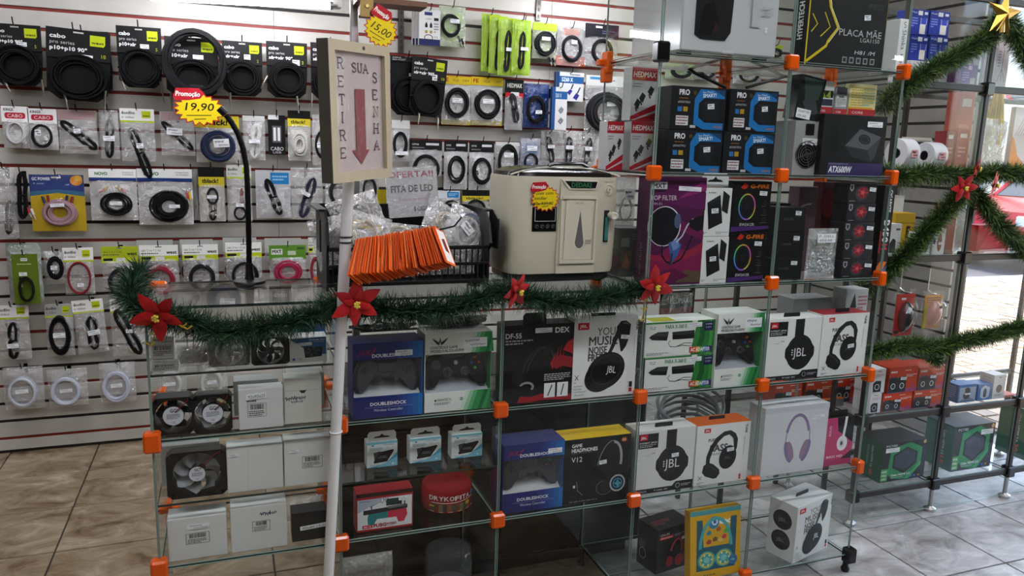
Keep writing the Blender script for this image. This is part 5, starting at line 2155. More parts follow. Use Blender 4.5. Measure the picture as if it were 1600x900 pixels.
# oxygen concentrator -------------------------------------------------
cx = .598
oc = thing('oxygen_concentrator', 'cream oxygen concentrator with a black lid and teardrop window on the counter', 'medical device', (cx, .078, CT))
cream = '#c9c4ae'
EX = 6.5
HW, DP, ZB0, ZT0 = .160, .20, .030, .282


def plan(k=1.0, n=40):
    """outline seen from above, the front bowed towards the viewer"""
    pts = []
    for i in range(n):
        w = 2 * PI * i / n
        c_, s_ = math.cos(w), math.sin(w)
        e = 2 / EX
        pts.append((HW * k * math.copysign(abs(c_) ** e, c_), DP / 2 + DP / 2 * k * math.copysign(abs(s_) ** (e * 1.25), s_)))
    return pts


def loft(g, layers, c, capb=True, capt=True):
    n = len(layers[0][0])
    vs = [(x, y, z) for pts, z in layers for x, y in pts]
    fs = []
    for i in range(len(layers) - 1):
        for k in range(n):
            l = (k + 1) % n
            fs.append((i * n + k, i * n + l, (i + 1) * n + l, (i + 1) * n + k))
    if capb:
        fs.append(tuple(range(n))[::-1])
    if capt:
        fs.append(tuple((len(layers) - 1) * n + k for k in range(n)))
    return g.add(vs, fs, c)


def yfront(x):
    """front surface of the body at x"""
    t = min(abs(x) / HW, .999)
    c_ = t ** (EX / 2)
    s_ = math.sqrt(max(0, 1 - c_ * c_))
    return DP / 2 - DP / 2 * s_ ** (2 / EX * 1.25)


loft(G(), [(plan(.965), ZB0), (plan(.985), ZB0 + .01), (plan(1.0), .12), (plan(1.0), ZT0 - .008), (plan(.985), ZT0)], cream).build('body', 'plastic', oc, True)
loft(G(), [(plan(.90), .008), (plan(.94), .014), (plan(.94), ZB0 + .002)], '#121212').build('base', 'plastic', oc, True)
for sx in (-1, 1):
    G().lathe([(.012, 0), (.012, .009)], (sx * .12, .05, 0), n=12, c='#0c0c0c').build('rubber_foot', 'rubber', oc)
    G().lathe([(.012, 0), (.012, .009)], (sx * .12, .16, 0), n=12, c='#0c0c0c').build('rubber_foot', 'rubber', oc)
lay = []
for (k, z) in ((.955, ZT0 - .001), (.93, ZT0 + .010), (.80, ZT0 + .019), (.60, ZT0 + .024), (.3, ZT0 + .026)):
    lay.append((plan(k), z))
loft(G(), lay, '#1b1716').build('lid', 'gloss', oc, True)
G().tube([(-.155 + .31 * i / 20, .012 + .018 * math.sin(PI * i / 20), ZT0 + .003 + .022 * math.sin(PI * i / 20) ** .8) for i in range(21)], .0022, 6, c='#d8d4c0').build('lid_trim', 'plastic', oc, True)
G().tube([(-.045, .03, ZT0 + .026), (-.03, .03, ZT0 + .032), (.05, .03, ZT0 + .034), (.068, .03, ZT0 + .026)], .005, 8, c='#151312').build('handle', 'gloss', oc, True)

dx = .03                                               # the centre panel stands a little to the right


def facade(g, pts, y_off, thick, c):
    """a plate following the bowed front; pts = outline (x, z)"""
    n = len(pts)
    vs = [(x, yfront(x) - y_off, z) for x, z in pts] + [(x, yfront(x) - y_off + thick, z) for x, z in pts]
    ar = sum(pts[i][0] * pts[(i + 1) % n][1] - pts[(i + 1) % n][0] * pts[i][1] for i in range(n))
    f0 = list(range(n)) if ar > 0 else list(range(n))[::-1]
    fs = [f0, [n + i for i in f0[::-1]]]
    for i in range(n):
        j = (i + 1) % n
        fs.append((j, i, i + n, j + n) if ar > 0 else (i, j, j + n, i + n))
    return g.add(vs, fs, c)


# raised housing of the centre, its door with the teardrop window, the name plate
facade(G(), [(dx - .058, ZB0 + .001), (dx + .052, ZB0 + .001), (dx + .054, ZT0 - .006), (dx + .046, ZT0 - .030), (dx - .032, ZT0 - .030), (dx - .052, ZT0 - .006), (dx - .060, .07)], .006, .02, cream).build('centre_housing', 'plastic', oc)
for (pts, nm) in (([(dx - .052, .065), (dx - .044, .072), (dx - .044, .222), (dx - .052, .226)], 'side_rib'), ([(dx + .044, .065), (dx + .050, .062), (dx + .052, .228), (dx + .046, .224)], 'side_rib'), ([(dx - .052, .058), (dx + .050, .058), (dx + .048, .066), (dx - .050, .068)], 'lower_rib'), ([(dx - .050, .226), (dx + .052, .226), (dx + .050, .233), (dx - .046, .233)], 'upper_rib')):
    facade(G(), pts, .012, .01, '#d2cdb8').build(nm, 'plastic', oc)
facade(G(), [(dx - .040, .069), (dx + .040, .067), (dx + .041, .224), (dx - .036, .224)], .0085, .01, '#cfcab6').build('door', 'plastic', oc)
facade(G(), [(dx - .010, .214), (dx + .012, .214), (dx + .012, .219), (dx - .010, .219)], .0105, .006, '#bab59f').build('door_catch', 'plastic', oc)
tp = [(dx + .004, .198)]
for k in range(19):
    w = PI * 1.0 * (k / 18) - 0
    tp.append((dx + .004 + .0145 * math.cos(w), .110 - .0165 * math.sin(w)) if False else (dx + .004 - .0145 * math.cos(w), .112 - .0165 * math.sin(w)))
facade(G(), [(x * 1.0, z) for x, z in tp], .0092, .003, '#e2decd').build('window_rim', 'plastic', oc)
mxx = dx + .004
facade(G(), [(mxx + (x - mxx) * .86, .14 + (z - .14) * .95) for x, z in tp], .0098, .002, '#6b6664').build('teardrop_window', 'gloss', oc)
facade(G(), [(dx - .030, ZT0 - .032), (dx + .046, ZT0 - .032), (dx + .054, ZT0 - .008), (dx - .052, ZT0 - .006)], .0095, .006, '#dad6c4').build('plate_rim', 'plastic', oc)
facade(G(), [(dx - .026, ZT0 - .028), (dx + .044, ZT0 - .028), (dx + .049, ZT0 - .011), (dx - .044, ZT0 - .010)], .0105, .003, '#1a1c1b').build('name_plate', 'gloss', oc)
a = Art(.06, .014)
a.text('DEDAKJ', .5, .1, .8, '#2f6a44', align='c', w=.92, bold=.05)
a.emit(G(), 'front', .06, 0, 0, o=(dx + .003, yfront(dx) - .011, ZT0 - .0265)).build('name_print', 'card', oc)
a = Art(.018, .012)
a.greek(0, 0, 1, 1, 3, '#6a675c')
a.emit(G(), 'front', .018, 0, 0, o=(dx + .030, yfront(dx) - .009, .108)).build('door_print', 'card', oc)
# control panel
px_ = -.062
facade(G(), [(px_ - .035, .142), (px_ + .032, .142), (px_ + .032, .205), (px_ - .035, .205)], .002, .004, '#0f0f11').build('control_panel', 'gloss', oc)
a = Art(.064, .063)
a.arc(.5, .62, .01, .01, .001, '#222')
for (x0, y0, x1, y1) in ((.05, .40, .95, .42), (.05, .93, .95, .95), (.05, .40, .07, .95), (.93, .40, .95, .95)):
    a.rect(x0, y0, x1, y1, '#b9b9b9')
for k in range(4):
    a.arc(.15 + .235 * k, .2, .085, .085, .012, '#4c4c50')
    a.greek(.10 + .235 * k, .13, .21 + .235 * k, .26, 2, '#66666a')
g = G()
a.emit(g, 'front', .064, 0, 0, o=(px_, 0, .1425))
g.v = [(x, y + yfront(x) - .0026, z) for x, y, z in g.v]
g.build('panel_print', 'card', oc)
# outlet, its caption and the flow meter
ox = .118
a = Art(.036, .006)
a.text('Oxygen Outlet', .5, .1, .7, '#55534a', align='c', w=.9)
g = G()
a.emit(g, 'front', .036, 0, 0, o=(ox, 0, .268))
g.v = [(x, y + yfront(x) - .001, z) for x, y, z in g.v]
g.build('outlet_print', 'card', oc)
yo = yfront(ox)
G().lathe([(.015, .004), (.0155, -.002), (.013, -.003), (.0115, .0005), (.007, .001), (.0065, -.007), (.003, -.007), (.003, .0)], (ox, yo, .25), 'y', 24, '#d3cebb').build('oxygen_outlet', 'plastic', oc, True)
facade(G(), [(ox - .010, .112), (ox + .006, .112), (ox + .006, .196), (ox - .010, .196)], .0015, .003, '#1d2624').build('meter_recess', 'gloss', oc)
G().tube([(ox - .002, yo - .004, .116), (ox - .002, yo - .004, .178)], .005, 10, c='#3f7f78').build('flow_meter', 'gloss', oc, True)
for k in range(9):
    G().box(ox + .002, yo - .0098, .122 + k * .006, ox + .0045, yo - .0092, .1225 + k * .006, '#dfe6e2').build('meter_mark', 'card', oc)
G().ball((ox - .002, yo - .004, .119), .005, .005, .005, 10, 6, '#1a1a1a').build('float_ball', 'gloss', oc, True)
kn = G().lathe([(.008, 0), (.008, -.012), (.010, -.013), (.011, -.026), (.009, -.028), (.006, -.028), (.005, -.025), (0.0005, -.025)], (ox + .008, yo - .001, .183), 'y', 20, '#d9d5c6').build('flow_knob', 'plastic', oc, True)
promo('yellow star promotion tag stuck on the front of the oxygen concentrator', .082, .078, (cx - .066, .078 + yfront(-.066) - .0065, CT + .192), (0, 0, -.05), (('com com', .2, .56, .1, .56), ('oxidiar', .14, .40, .1, .42), ('10x 939,00', .14, .22, .10, .62)), 5)

# black basket with bags of light strip --------------------------------
BX0, BX1, BY0, BY1 = -.012, .388, .085, .30
BH = .195
bs = thing('storage_basket', 'black plastic stacking basket full of clear bags beside the concentrator', 'basket', (BX0, BY0, CT))
BW, BD = BX1 - BX0, BY1 - BY0
bc = '#141415'
for x, nm in ((0, 'side_wall'), (BW, 'side_wall')):
    sg = 1 if x == 0 else -1
    pts = [(.0, .02), (.01, 0), (BD, 0), (BD, BH), (.035, BH), (.0, BH - .03), (-.018, .115), (.0, .095)]
    G().prism(pts, x - .003, x + .003, bc, axis='x').build('side_wall', 'plastic', bs)
    G().box(min(x, x - sg * .02), .03, BH - .006, max(x, x - sg * .02), BD, BH, bc, bev=.002).build('side_rim', 'plastic', bs)
    # flared wing at the front edge
    G().prism([(-.02, .10), (.05, .10), (.05, BH), (.02, BH), (-.02, BH - .02)], x - sg * .018 - .002, x - sg * .018 + .002, bc, axis='x').build('wing', 'plastic', bs)
G().box(0, BD - .004, 0, BW, BD, BH, bc).build('back_wall', 'plastic', bs)
G().box(0, .0, .012, BW, BD, .016, bc).build('basket_floor', 'plastic', bs)
for z0, z1 in ((.012, .022), (.058, .066), (.098, .108)):
    G().box(0, -.004, z0, BW, .004, z1, bc, bev=.0015).build('front_rail', 'plastic', bs)
for k in range(25):
    x = .012 + k * (BW - .024) / 24
    G().box(x - .0016, -.002, .02, x + .0016, .002, .10, bc).build('front_bar', 'plastic', bs)
for sx in (.03, BW - .03):
    for sy in (.02, BD - .02):
        G().box(sx - .012, sy - .012, 0, sx + .012, sy + .012, .013, bc).build('basket_foot', 'plastic', bs)
q = random.Random(77)
bl = ('flat clear bag of light strip low in the basket behind the orange tickets', 'clear bag of light strip leaning on the left wall of the black basket', 'crumpled clear bag with yellow print near the white pole in the basket', 'large crumpled clear bag in the middle of the black basket', 'clear bag with a blue and white coil at the front right of the basket',
      'clear bag slanting over the right end of the basket', 'clear bag of beige strip lying across the basket top', 'clear bag standing at the back left of the basket', 'clear bag peeping out under the white offer sign', 'clear bag low at the right behind the basket bars')
spec = ((.16, .06, .03, .14, .10, -.5, .2), (.05, .08, .05, .12, .13, -.35, -.2), (.09, .06, .08, .12, .12, -.6, .25), (.20, .08, .05, .15, .10, -.8, -.3), (.335, .035, .08, .12, .13, -.45, .45),
        (.32, .11, .10, .17, .12, -.7, .6), (.24, .10, .09, .18, .08, -1.1, .12), (.11, .13, .12, .13, .11, -.4, -.3), (.20, .12, .09, .13, .07, -.6, .1), (.30, .03, .03, .15, .09, -.4, 0))
for i, (x, y, z, w, h, rx, ry) in enumerate(spec):
    o = thing('strip_bag', bl[i], 'bag', (BX0 + x, BY0 + y, CT + z), (rx, ry, q.uniform(-.15, .15)))
    film_sheet(o, w, h, .022, 'film', 90 + i, 10, 8)
    c = ('#b9ac8c', '#d8d6cc', '#c4b890', '#cfcdc4', '#dcdcda', '#c8bda0', '#b8a678', '#a9a69c', '#c9c2a8', '#b9b6aa')[i]
    for k in range(3):
        G().tube(coil_pts(w * (.30 - .03 * k), h * (.34 - .03 * k), 20, .003, q, -.004 - .003 * k, 0, h * .48), .0032, 5, True, c).build('light_strip', 'plastic', o, True)
    if i == 4:
        G().tube(coil_pts(w * .38, h * .40, 20, .002, q, -.008, 0, h * .48)[:8], .004, 5, c='#2c4f86').build('blue_strip', 'plastic', o, True)
        sticker(o, -.01, -.024, h * .5, .035, .025, 3, .5)
    if i in (2, 6):
        G().box(-w * .4, -.002, h * .62, w * .3, 0, h * .78, '#c8a83a').build('yellow_print', 'paper', o)

# white offer sign standing in the basket
P = [onY(591, 281, .33), onY(669, 258, .33), onY(678, 338, .33)]
sw, sh = .135, .128
of = thing('offer_sign', 'white paper sign in a clear sleeve advertising light strip, standing in the basket', 'sign', (.238, .262, 1.062), (-.12, -.06, .04))
G().box(-sw / 2, 0, 0, sw / 2, .0015, sh, '#d9dadd').build('paper_sheet', 'paper', of)
a = Art(sw, sh)
a.text('OFERTA!!', .02, .82, .12, '#b02a48', w=.92, bold=.05, rot=.0)
a.text('FITA DE LED', .07, .52, .13, '#33363c', w=.84, bold=.06)
a.text('5 metros com metros', .22, .34, .06, '#b86a80', w=.55)
a.text('$ CADA', .50, .12, .09, '#44474c', w=.28, bold=.03)
for k in range(8):
    a.rect(.0, .78 - .09 * k, 1, .782 - .09 * k, '#c2c4ca')
a.emit(G(), 'front', sw, 0, 0).build('sign_print', 'card', of)
film_sheet(of, sw * 1.04, sh * 1.03, .003, 'film', 5, 6, 6, 'sleeve')
ys = thing('yellow_strip', 'yellow plastic strip standing behind the sign at the basket back', 'strip', (.158, .305, CT))
G().box(-.012, 0, 0, .012, .002, .232, '#c8b418').build('strip_body', 'plastic', ys)
ys.location.y = BY1 + .005

# gooseneck lamp --------------------------------------------------------
lx, ly = -.184, .25
lp = thing('gooseneck_stand', 'black gooseneck stand with a round base on the left end of the counter', 'stand', (lx, ly, CT))
G().lathe([(.038, 0), (.040, .003), (.038, .007), (.012, .010), (.010, .02), (.009, .05)], n=28, c='#161617').build('round_base', 'plastic', lp, True)
pp = [(0, 0, .045), (.001, 0, .10), (.002, 0, .18), (.002, 0, .24), (.001, 0, .288), (-.005, 0, .33), (-.016, 0, .366), (-.030, 0, .392), (-.044, 0, .412)]
path = []
for i in range(len(pp) - 1):
    for k in range(5):
        t = k / 5
        path.append(tuple(pp[i][j] + (pp[i + 1][j] - pp[i][j]) * t for j in range(3)))
G().tube(path, [.0065 + .0006 * (i % 2) for i in range(len(path))], 10, c='#121213').build('gooseneck', 'rubber', lp, True)
G().tube([(-.042, 0, .410), (-.056, 0, .424)], .009, 12, c='#161617').build('clamp_head', 'plastic', lp, True)

# white pole with the queue ticket sign ----------------------------------
A_, B_ = onY(544, 300, -.045), onY(513, 905, -.045)
t_ = (FLOOR_Z - A_[2]) / (B_[2] - A_[2])
foot = A_ + (B_ - A_) * t_
sg = thing('ticket_sign', 'wood framed queue sign with a red arrow on a white pole before the counter', 'sign', tuple(foot))
up = A_ + (A_ - B_) / np.linalg.norm(A_ - B_) * .09 - foot
G().tube([(0, 0, 0), tuple(up)], .0125, 20, c='#d8d8d6').build('pole', 'gloss', sg, True)
dirp = up / np.linalg.norm(up)


def on_pole(z):
    return dirp * (z / dirp[2])


for zz in (L2 - FLOOR_Z, 1.095, 1.107):
    p0 = on_pole(zz)
    G().tube(coil_pts(.0135, .0, 16, 0, rnd, 0), .0016, 5, True) if False else None
    G().tube([(p0[0] + .0138 * math.cos(2 * PI * k / 16), p0[1] + .0138 * math.sin(2 * PI * k / 16), p0[2]) for k in range(16)], .0018, 5, True, '#e4e4e2' if zz < 1 else '#1a1a1a').build('cable_tie', 'plastic', sg, True)
FW, FH = .2176, .2806
fr = bpy.data.objects.new('sign_frame', None)
COL.objects.link(fr)
fr.parent = sg
Mx = Matrix.Translation(Vector((.0435, -.09, 1.3127)) - Vector(foot)) @ Matrix.Rotation(.8063, 4, 'Z') @ Matrix.Rotation(-.0438, 4, 'Y')
fr.matrix_local = Mx
fwd = .020
wd = '#bcae92'
for (pts, nm) in (([(-FW / 2, FH / 2), (FW / 2, FH / 2), (FW / 2 - fwd, FH / 2 - fwd), (-FW / 2 + fwd, FH / 2 - fwd)], 'frame_rail'), ([(-FW / 2, -FH / 2), (FW / 2, -FH / 2), (FW / 2 - fwd, -FH / 2 + fwd), (-FW / 2 + fwd, -FH / 2 + fwd)], 'frame_rail'),
                  ([(-FW / 2, -FH / 2), (-FW / 2, FH / 2), (-FW / 2 + fwd, FH / 2 - fwd), (-FW / 2 + fwd, -FH / 2 + fwd)], 'frame_stile'), ([(FW / 2, -FH / 2), (FW / 2, FH / 2), (FW / 2 - fwd, FH / 2 - fwd), (FW / 2 - fwd, -FH / 2 + fwd)], 'frame_stile')):
    G().prism(pts, 0, .018, wd).build(nm, 'wood', fr)
G().box(-FW / 2 + fwd, .010, -FH / 2 + fwd, FW / 2 - fwd, .014, FH / 2 - fwd, '#cfc0bc').build('sign_paper', 'paper', fr)
G().box(-FW / 2 - .0006, .001, -FH / 2, -FW / 2, .028, FH / 2, '#4a463e').build('frame_side', 'wood', fr)
IW, IH = FW - 2 * fwd, FH - 2 * fwd
a = Art(IW, IH)
INK = '#5a4248'


def serif(ch, x, y, w, h):
    """slab serif capitals drawn stroke by stroke"""
    t = .012
    S = {'R': [[(0, 0), (0, 1)], [(0, 1), (.6, 1), (.85, .85), (.85, .65), (.6, .5), (0, .5)], [(.45, .5), (.9, 0)]], 'E': [[(0, 0), (0, 1)], [(0, 1), (.85, 1)], [(0, .5), (.6, .5)], [(0, 0), (.85, 0)], [(.85, 1), (.85, .8)], [(.85, 0), (.85, .2)]],
         'T': [[(.5, 0), (.5, 1)], [(0, 1), (1, 1)], [(0, 1), (0, .8)], [(1, 1), (1, .8)]], 'I': [[(.5, 0), (.5, 1)]], 'S': [[(.85, .8), (.7, .97), (.35, 1), (.12, .85), (.15, .65), (.5, .52), (.85, .38), (.9, .18), (.65, .02), (.3, 0), (.08, .2)]],
         'U': [[(.1, 1), (.1, .3), (.3, .02), (.65, .02), (.88, .3), (.88, 1)]], 'A': [[(.0, 0), (.48, 1), (.98, 0)], [(.2, .35), (.78, .35)]], 'N': [[(.08, 0), (.08, 1), (.88, 0), (.88, 1)]], 'H': [[(.08, 0), (.08, 1)], [(.9, 0), (.9, 1)], [(.08, .5), (.9, .5)]]}[ch]
    F = {'R': [(0, 0), (0, 1), (.9, 0)], 'E': [(0, 0), (0, 1)], 'T': [(.5, 0)], 'I': [(.5, 0), (.5, 1)], 'U': [(.1, 1), (.88, 1)], 'A': [(0, 0), (.98, 0)], 'N': [(.08, 0), (.08, 1), (.88, 1)], 'H': [(.08, 0), (.08, 1), (.9, 0), (.9, 1)], 'S': []}[ch]
    for st in S:
        a.line([(x + u * w, y + v * h) for u, v in st], t, INK)
    for u, v in F:
        a.line([(x + (u - .2) * w, y + v * h), (x + (u + .2) * w, y + v * h)], t * .8, INK)


for i, ch in enumerate('RETIRE'):
    serif(ch, .12, .86 - i * .148, .10, .085)
for i, ch in enumerate('SUA'):
    serif(ch, .38 + i * .115, .84, .09, .075)
for i, ch in enumerate('SENHA'):
    serif(ch, .80, .765 - i * .148, .10, .085)
a.poly([(.42, .70), (.62, .70), (.62, .18), (.69, .18), (.52, .055), (.33, .18), (.42, .18)], '#8e4a50')
a.emit(G(), 'front', IW, 0, 0, off=-.0094, o=(0, 0, -IH / 2)).build('sign_print', 'card', fr)
film_sheet(fr, IW, IH, .0015, 'clear_plastic', 6, 4, 6, 'cover_sheet', z0=-IH / 2, y0=.0085)
G().lathe([(.0005, -.001), (.004, -.001), (.004, .002)], (0.01, 0, FH / 2 - fwd / 2), 'y', 12, '#2a241c').build('nail_hole', 'wood', fr)

# hook with the deck of orange queue tickets ------------------------------
hk = thing('ticket_hook', 'black wire hook tied to the white pole carrying the orange tickets', 'hook', tuple(on_pole(1.10) + foot))
R0 = np.array([.035, -.062, 1.0105])
R1 = np.array([.205, -.078, 1.050])
base = np.array(on_pole(1.10) + foot)
G().tube([(0.012, 0, 0), tuple(R0 - base + (-.01, 0, .018)), tuple(R1 - base + (0, 0, .012)), tuple(R1 - base + (.045, .0, .022)), tuple(R1 - base + (.062, .002, .042))], .0022, 6, c='#171717').build('hook_wire', 'metal', hk)
lv = np.array([-.24, 0.02, -.97])
lv /= np.linalg.norm(lv)
sv = np.array([.46, .76, -.46])
sv -= lv * np.dot(lv, sv)
sv /= np.linalg.norm(sv)
nv = np.cross(lv, sv)
NT = 62
q = random.Random(4)
LL, SS, TT = .094, .043, .0012
cols = ('#f0661a', '#d24a0a', '#f5823a', '#b03c08', '#e4580e')
meshes = []
for c in cols:
    g = G().box(0, 0, 0, SS, TT, LL, c, bev=.0004)
    o_ = g.build('queue_ticket', 'plastic')
    meshes.append(o_.data)
    bpy.data.objects.remove(o_)
D0, D1 = onY(556, 373, -.062), onY(677, 353, -.092)
for k in range(NT):
    t = k / (NT - 1)
    p = D0 + (D1 - D0) * t + np.array([q.uniform(-.0008, .0008), 0, q.uniform(-.002, .002)])
    l2 = np.array([-.30 + .46 * t + q.uniform(-.035, .035), -.60 + q.uniform(-.05, .05), -.77])
    l2 /= np.linalg.norm(l2)
    sv = np.array([.70, .55 + q.uniform(-.05, .05), -.45])
    s2 = sv - l2 * np.dot(l2, sv)
    s2 /= np.linalg.norm(s2)
    n2 = np.cross(l2, s2)
    # local x = short side, y = thickness, z = long side downwards
    M_ = Matrix(((s2[0], n2[0], l2[0], p[0]), (s2[1], n2[1], l2[1], p[1]), (s2[2], n2[2], l2[2], p[2]), (0, 0, 0, 1)))
    o_ = bpy.data.objects.new('queue_ticket', meshes[k % 5] if k < NT - 1 else meshes[0].copy())
    COL.objects.link(o_)
    o_.matrix_world = M_
    if k < NT - 1:
        tag(o_, 'orange plastic queue ticket seen edge on, strung on the black hook', 'ticket', 'orange queue tickets on the hook')
    else:
        tag(o_, 'front orange queue ticket with its white printed face showing', 'ticket', 'orange queue tickets on the hook')
        g = G()
        g.add([(.004, TT + .0003, .006), (SS - .004, TT + .0003, .006), (SS - .004, TT + .0003, LL - .006), (.004, TT + .0003, LL - .006)], [(0, 3, 2, 1)], '#ece6e0')
        g.add([(.014, TT + .0005, .03), (SS - .014, TT + .0005, .026), (SS - .012, TT + .0005, LL - .03), (.016, TT + .0005, LL - .034)], [(0, 3, 2, 1)], '#7a2c20')
        g.build('ticket_print', 'card', o_)

# star shaped promotion tags hanging by the wall
P = onY(312, 195, 1.615)
promo('yellow star promotion tag reading 19,90 hanging before the black cable cards', .2, .148, (P[0], P[1], P[2] - .005), (0, .02, .05), (('19,90', .24, .40, .19, .52),), 3)
P = onY(590, 68, 1.17)
promo('tilted yellow star promotion tag hanging above the wooden queue sign', .135, .14, (P[0] - .02, P[1], P[2] - .005), (0, .55, .05), (('15,00', .22, .36, .18, .56),), 8, hand='#5a4a20')
# fluorescent tubes near the wall, metal posts
for (pa, pb, lb) in (((235, -6), (515, 9), 'bright fluorescent tube over the black cable cards'), ((885, -13), (985, -7), 'short bright fluorescent tube above the tower')):
    A_, B_ = onY(*pa, 1.45), onY(*pb, 1.45)
    o = thing('fluorescent_tube', lb, 'lamp', tuple(A_))
    d = tuple(B_ - A_)
    e = tuple((B_ - A_) * 1.02)
    G().tube([(0, 0, 0), d], .0145, 14).build('glass_tube', 'tube_light', o, True)
    G().tube([d, e], .0150, 14, c='#b9bec2').build('end_cap', 'metal', o, True)
    e2 = tuple((B_ - A_) * 1.05 + (0, 0, .0))
    G().tube([e, e2], .006, 8, c='#c8c8c4').build('pin', 'metal', o, True)
    G().box(min(d[0], 0), .015, .02, max(d[0], 0) + .05, .06, .05, '#d8d8d4', bev=.004).build('lamp_batten', 'plastic', o)
for (x, ya, yb, w, lb) in ((553, -5, 66, .03, 'pale metal post standing behind the wooden queue sign'),):
    a0, b0 = onY(x, ya, 1.3), onY(x + 2, 300, 1.3)
    o = thing('metal_post', lb, 'post', (a0[0], a0[1], FLOOR_Z))
    G().box(-w / 2, -.012, 0, w / 2, .012, 2.5 - FLOOR_Z, '#b0b2b2', bev=.003).build('post_body', 'metal', o)
P = onY(600, 4, 1.2)
o = thing('shelf_bracket', 'brown wooden shelf end with a brass hinge above the queue sign', 'shelf', tuple(P))
G().box(-.10, -.01, -.005, .16, .10, .014, '#6a4630').build('shelf_board', 'wood', o)
G().box(-.09, -.016, -.06, -.04, -.010, .01, '#8a7448', bev=.002).build('hinge', 'metal', o)
G().lathe([(.006, -.004), (.008, 0)], (-.065, -.018, -.02), 'y', 10, '#c8b070').build('hinge_screw', 'metal', o)
for (x, ya, yb, lb) in ((627, 14, 82, 'slotted dark metal upright on the slatwall beside the queue sign'), (842, 4, 32, 'slotted metal upright on the slatwall above the orange cable bag')):
    a0, b0 = onY(x, ya, WALL_Y - .012), onY(x, yb, WALL_Y - .012)
    o = thing('wall_upright', lb, 'upright', (a0[0], WALL_Y - .013, b0[2]))
    hh_ = a0[2] - b0[2] + (.12 if ya < 10 else 0)
    G().box(-.012, 0, 0, .012, .012, hh_, '#4a4844').build('channel', 'metal', o)
    for k in range(int(hh_ / .03)):
        G().box(-.004, -.0008, .01 + k * .03, .004, .0002, .026 + k * .03, '#151412').build('slot', 'plastic', o)
# ================================================================== goods hanging on the slatwall
def bundle(g, cx, cz, L, w, ang, n, r, c, q, y=0.0, pinch=.45):
    n = int(n * 1.3)
    w *= 1.1
    ca, sa = math.cos(ang), math.sin(ang)
    for i in range(n):
        f = 1 - .65 * i / max(n - 1, 1)
        ll, ww = L / 2 * q.uniform(.88, 1.0), w / 2 * f
        pts = []
        for k in range(22):
            t = 2 * PI * k / 22
            u = ll * math.cos(t)
            v = ww * math.sin(t) * (pinch + (1 - pinch) * abs(math.cos(t)) ** .7) + q.uniform(-1, 1) * w * .02
            pts.append((cx + u * sa + v * ca, y - r * (i % 3) + q.uniform(-r, r) * .4, cz + u * ca - v * sa))
        g.tube(pts, r, 5, True, c)


def ring(g, cx, cz, rx, rz, n, r, c, q, y=0.0, spread=.18):
    n = int(n * 1.4)
    r *= 1.18
    for i in range(n):
        f = 1 - spread * 1.15 * q.random()
        a0 = q.uniform(0, 6)
        ox, oz = q.uniform(-1, 1) * rx * .05, q.uniform(-1, 1) * rz * .05
        pts = [(cx + ox + rx * f * math.cos(a0 + 2 * PI * k / 26), y - r * 1.3 * (i % 4) + q.uniform(-r, r) * .3, cz + oz + rz * f * math.sin(a0 + 2 * PI * k / 26)) for k in range(26)]
        g.tube(pts, r, 5, True, c)


def plug(g, x, z, ang, L, r, c, tip='#b9b4a8', y=-.006):
    """jack plug: handle and metal tip, pointing along ang (0 = down)"""
    dx, dz = math.sin(ang), -math.cos(ang)
    g.tube([(x, y, z), (x + dx * L * .55, y, z + dz * L * .55)], r, 8, c=c)
    g.tube([(x + dx * L * .55, y, z + dz * L * .55), (x + dx * L, y, z + dz * L)], r * .55, 8, c=tip)


HOOKN = [0]


def hook(X, Z, Ytip, nm, col='#26241f'):
    o = thing('wall_hook', 'wire hook on the slatwall holding the ' + nm, 'hook', (X, WALL_Y, Z), group='wire hooks on the slatwall')
    d = WALL_Y - Ytip
    G().tube([(0, -.002, -.004), (0, -d * .6, .004), (0, -d, .012), (0, -d - .012, .034)], .0022, 6, c=col).build('prong', 'metal', o)
    G().box(-.007, -.004, -.03, .007, 0, .012, col, bev=.001).build('hook_plate', 'metal', o)
    return o


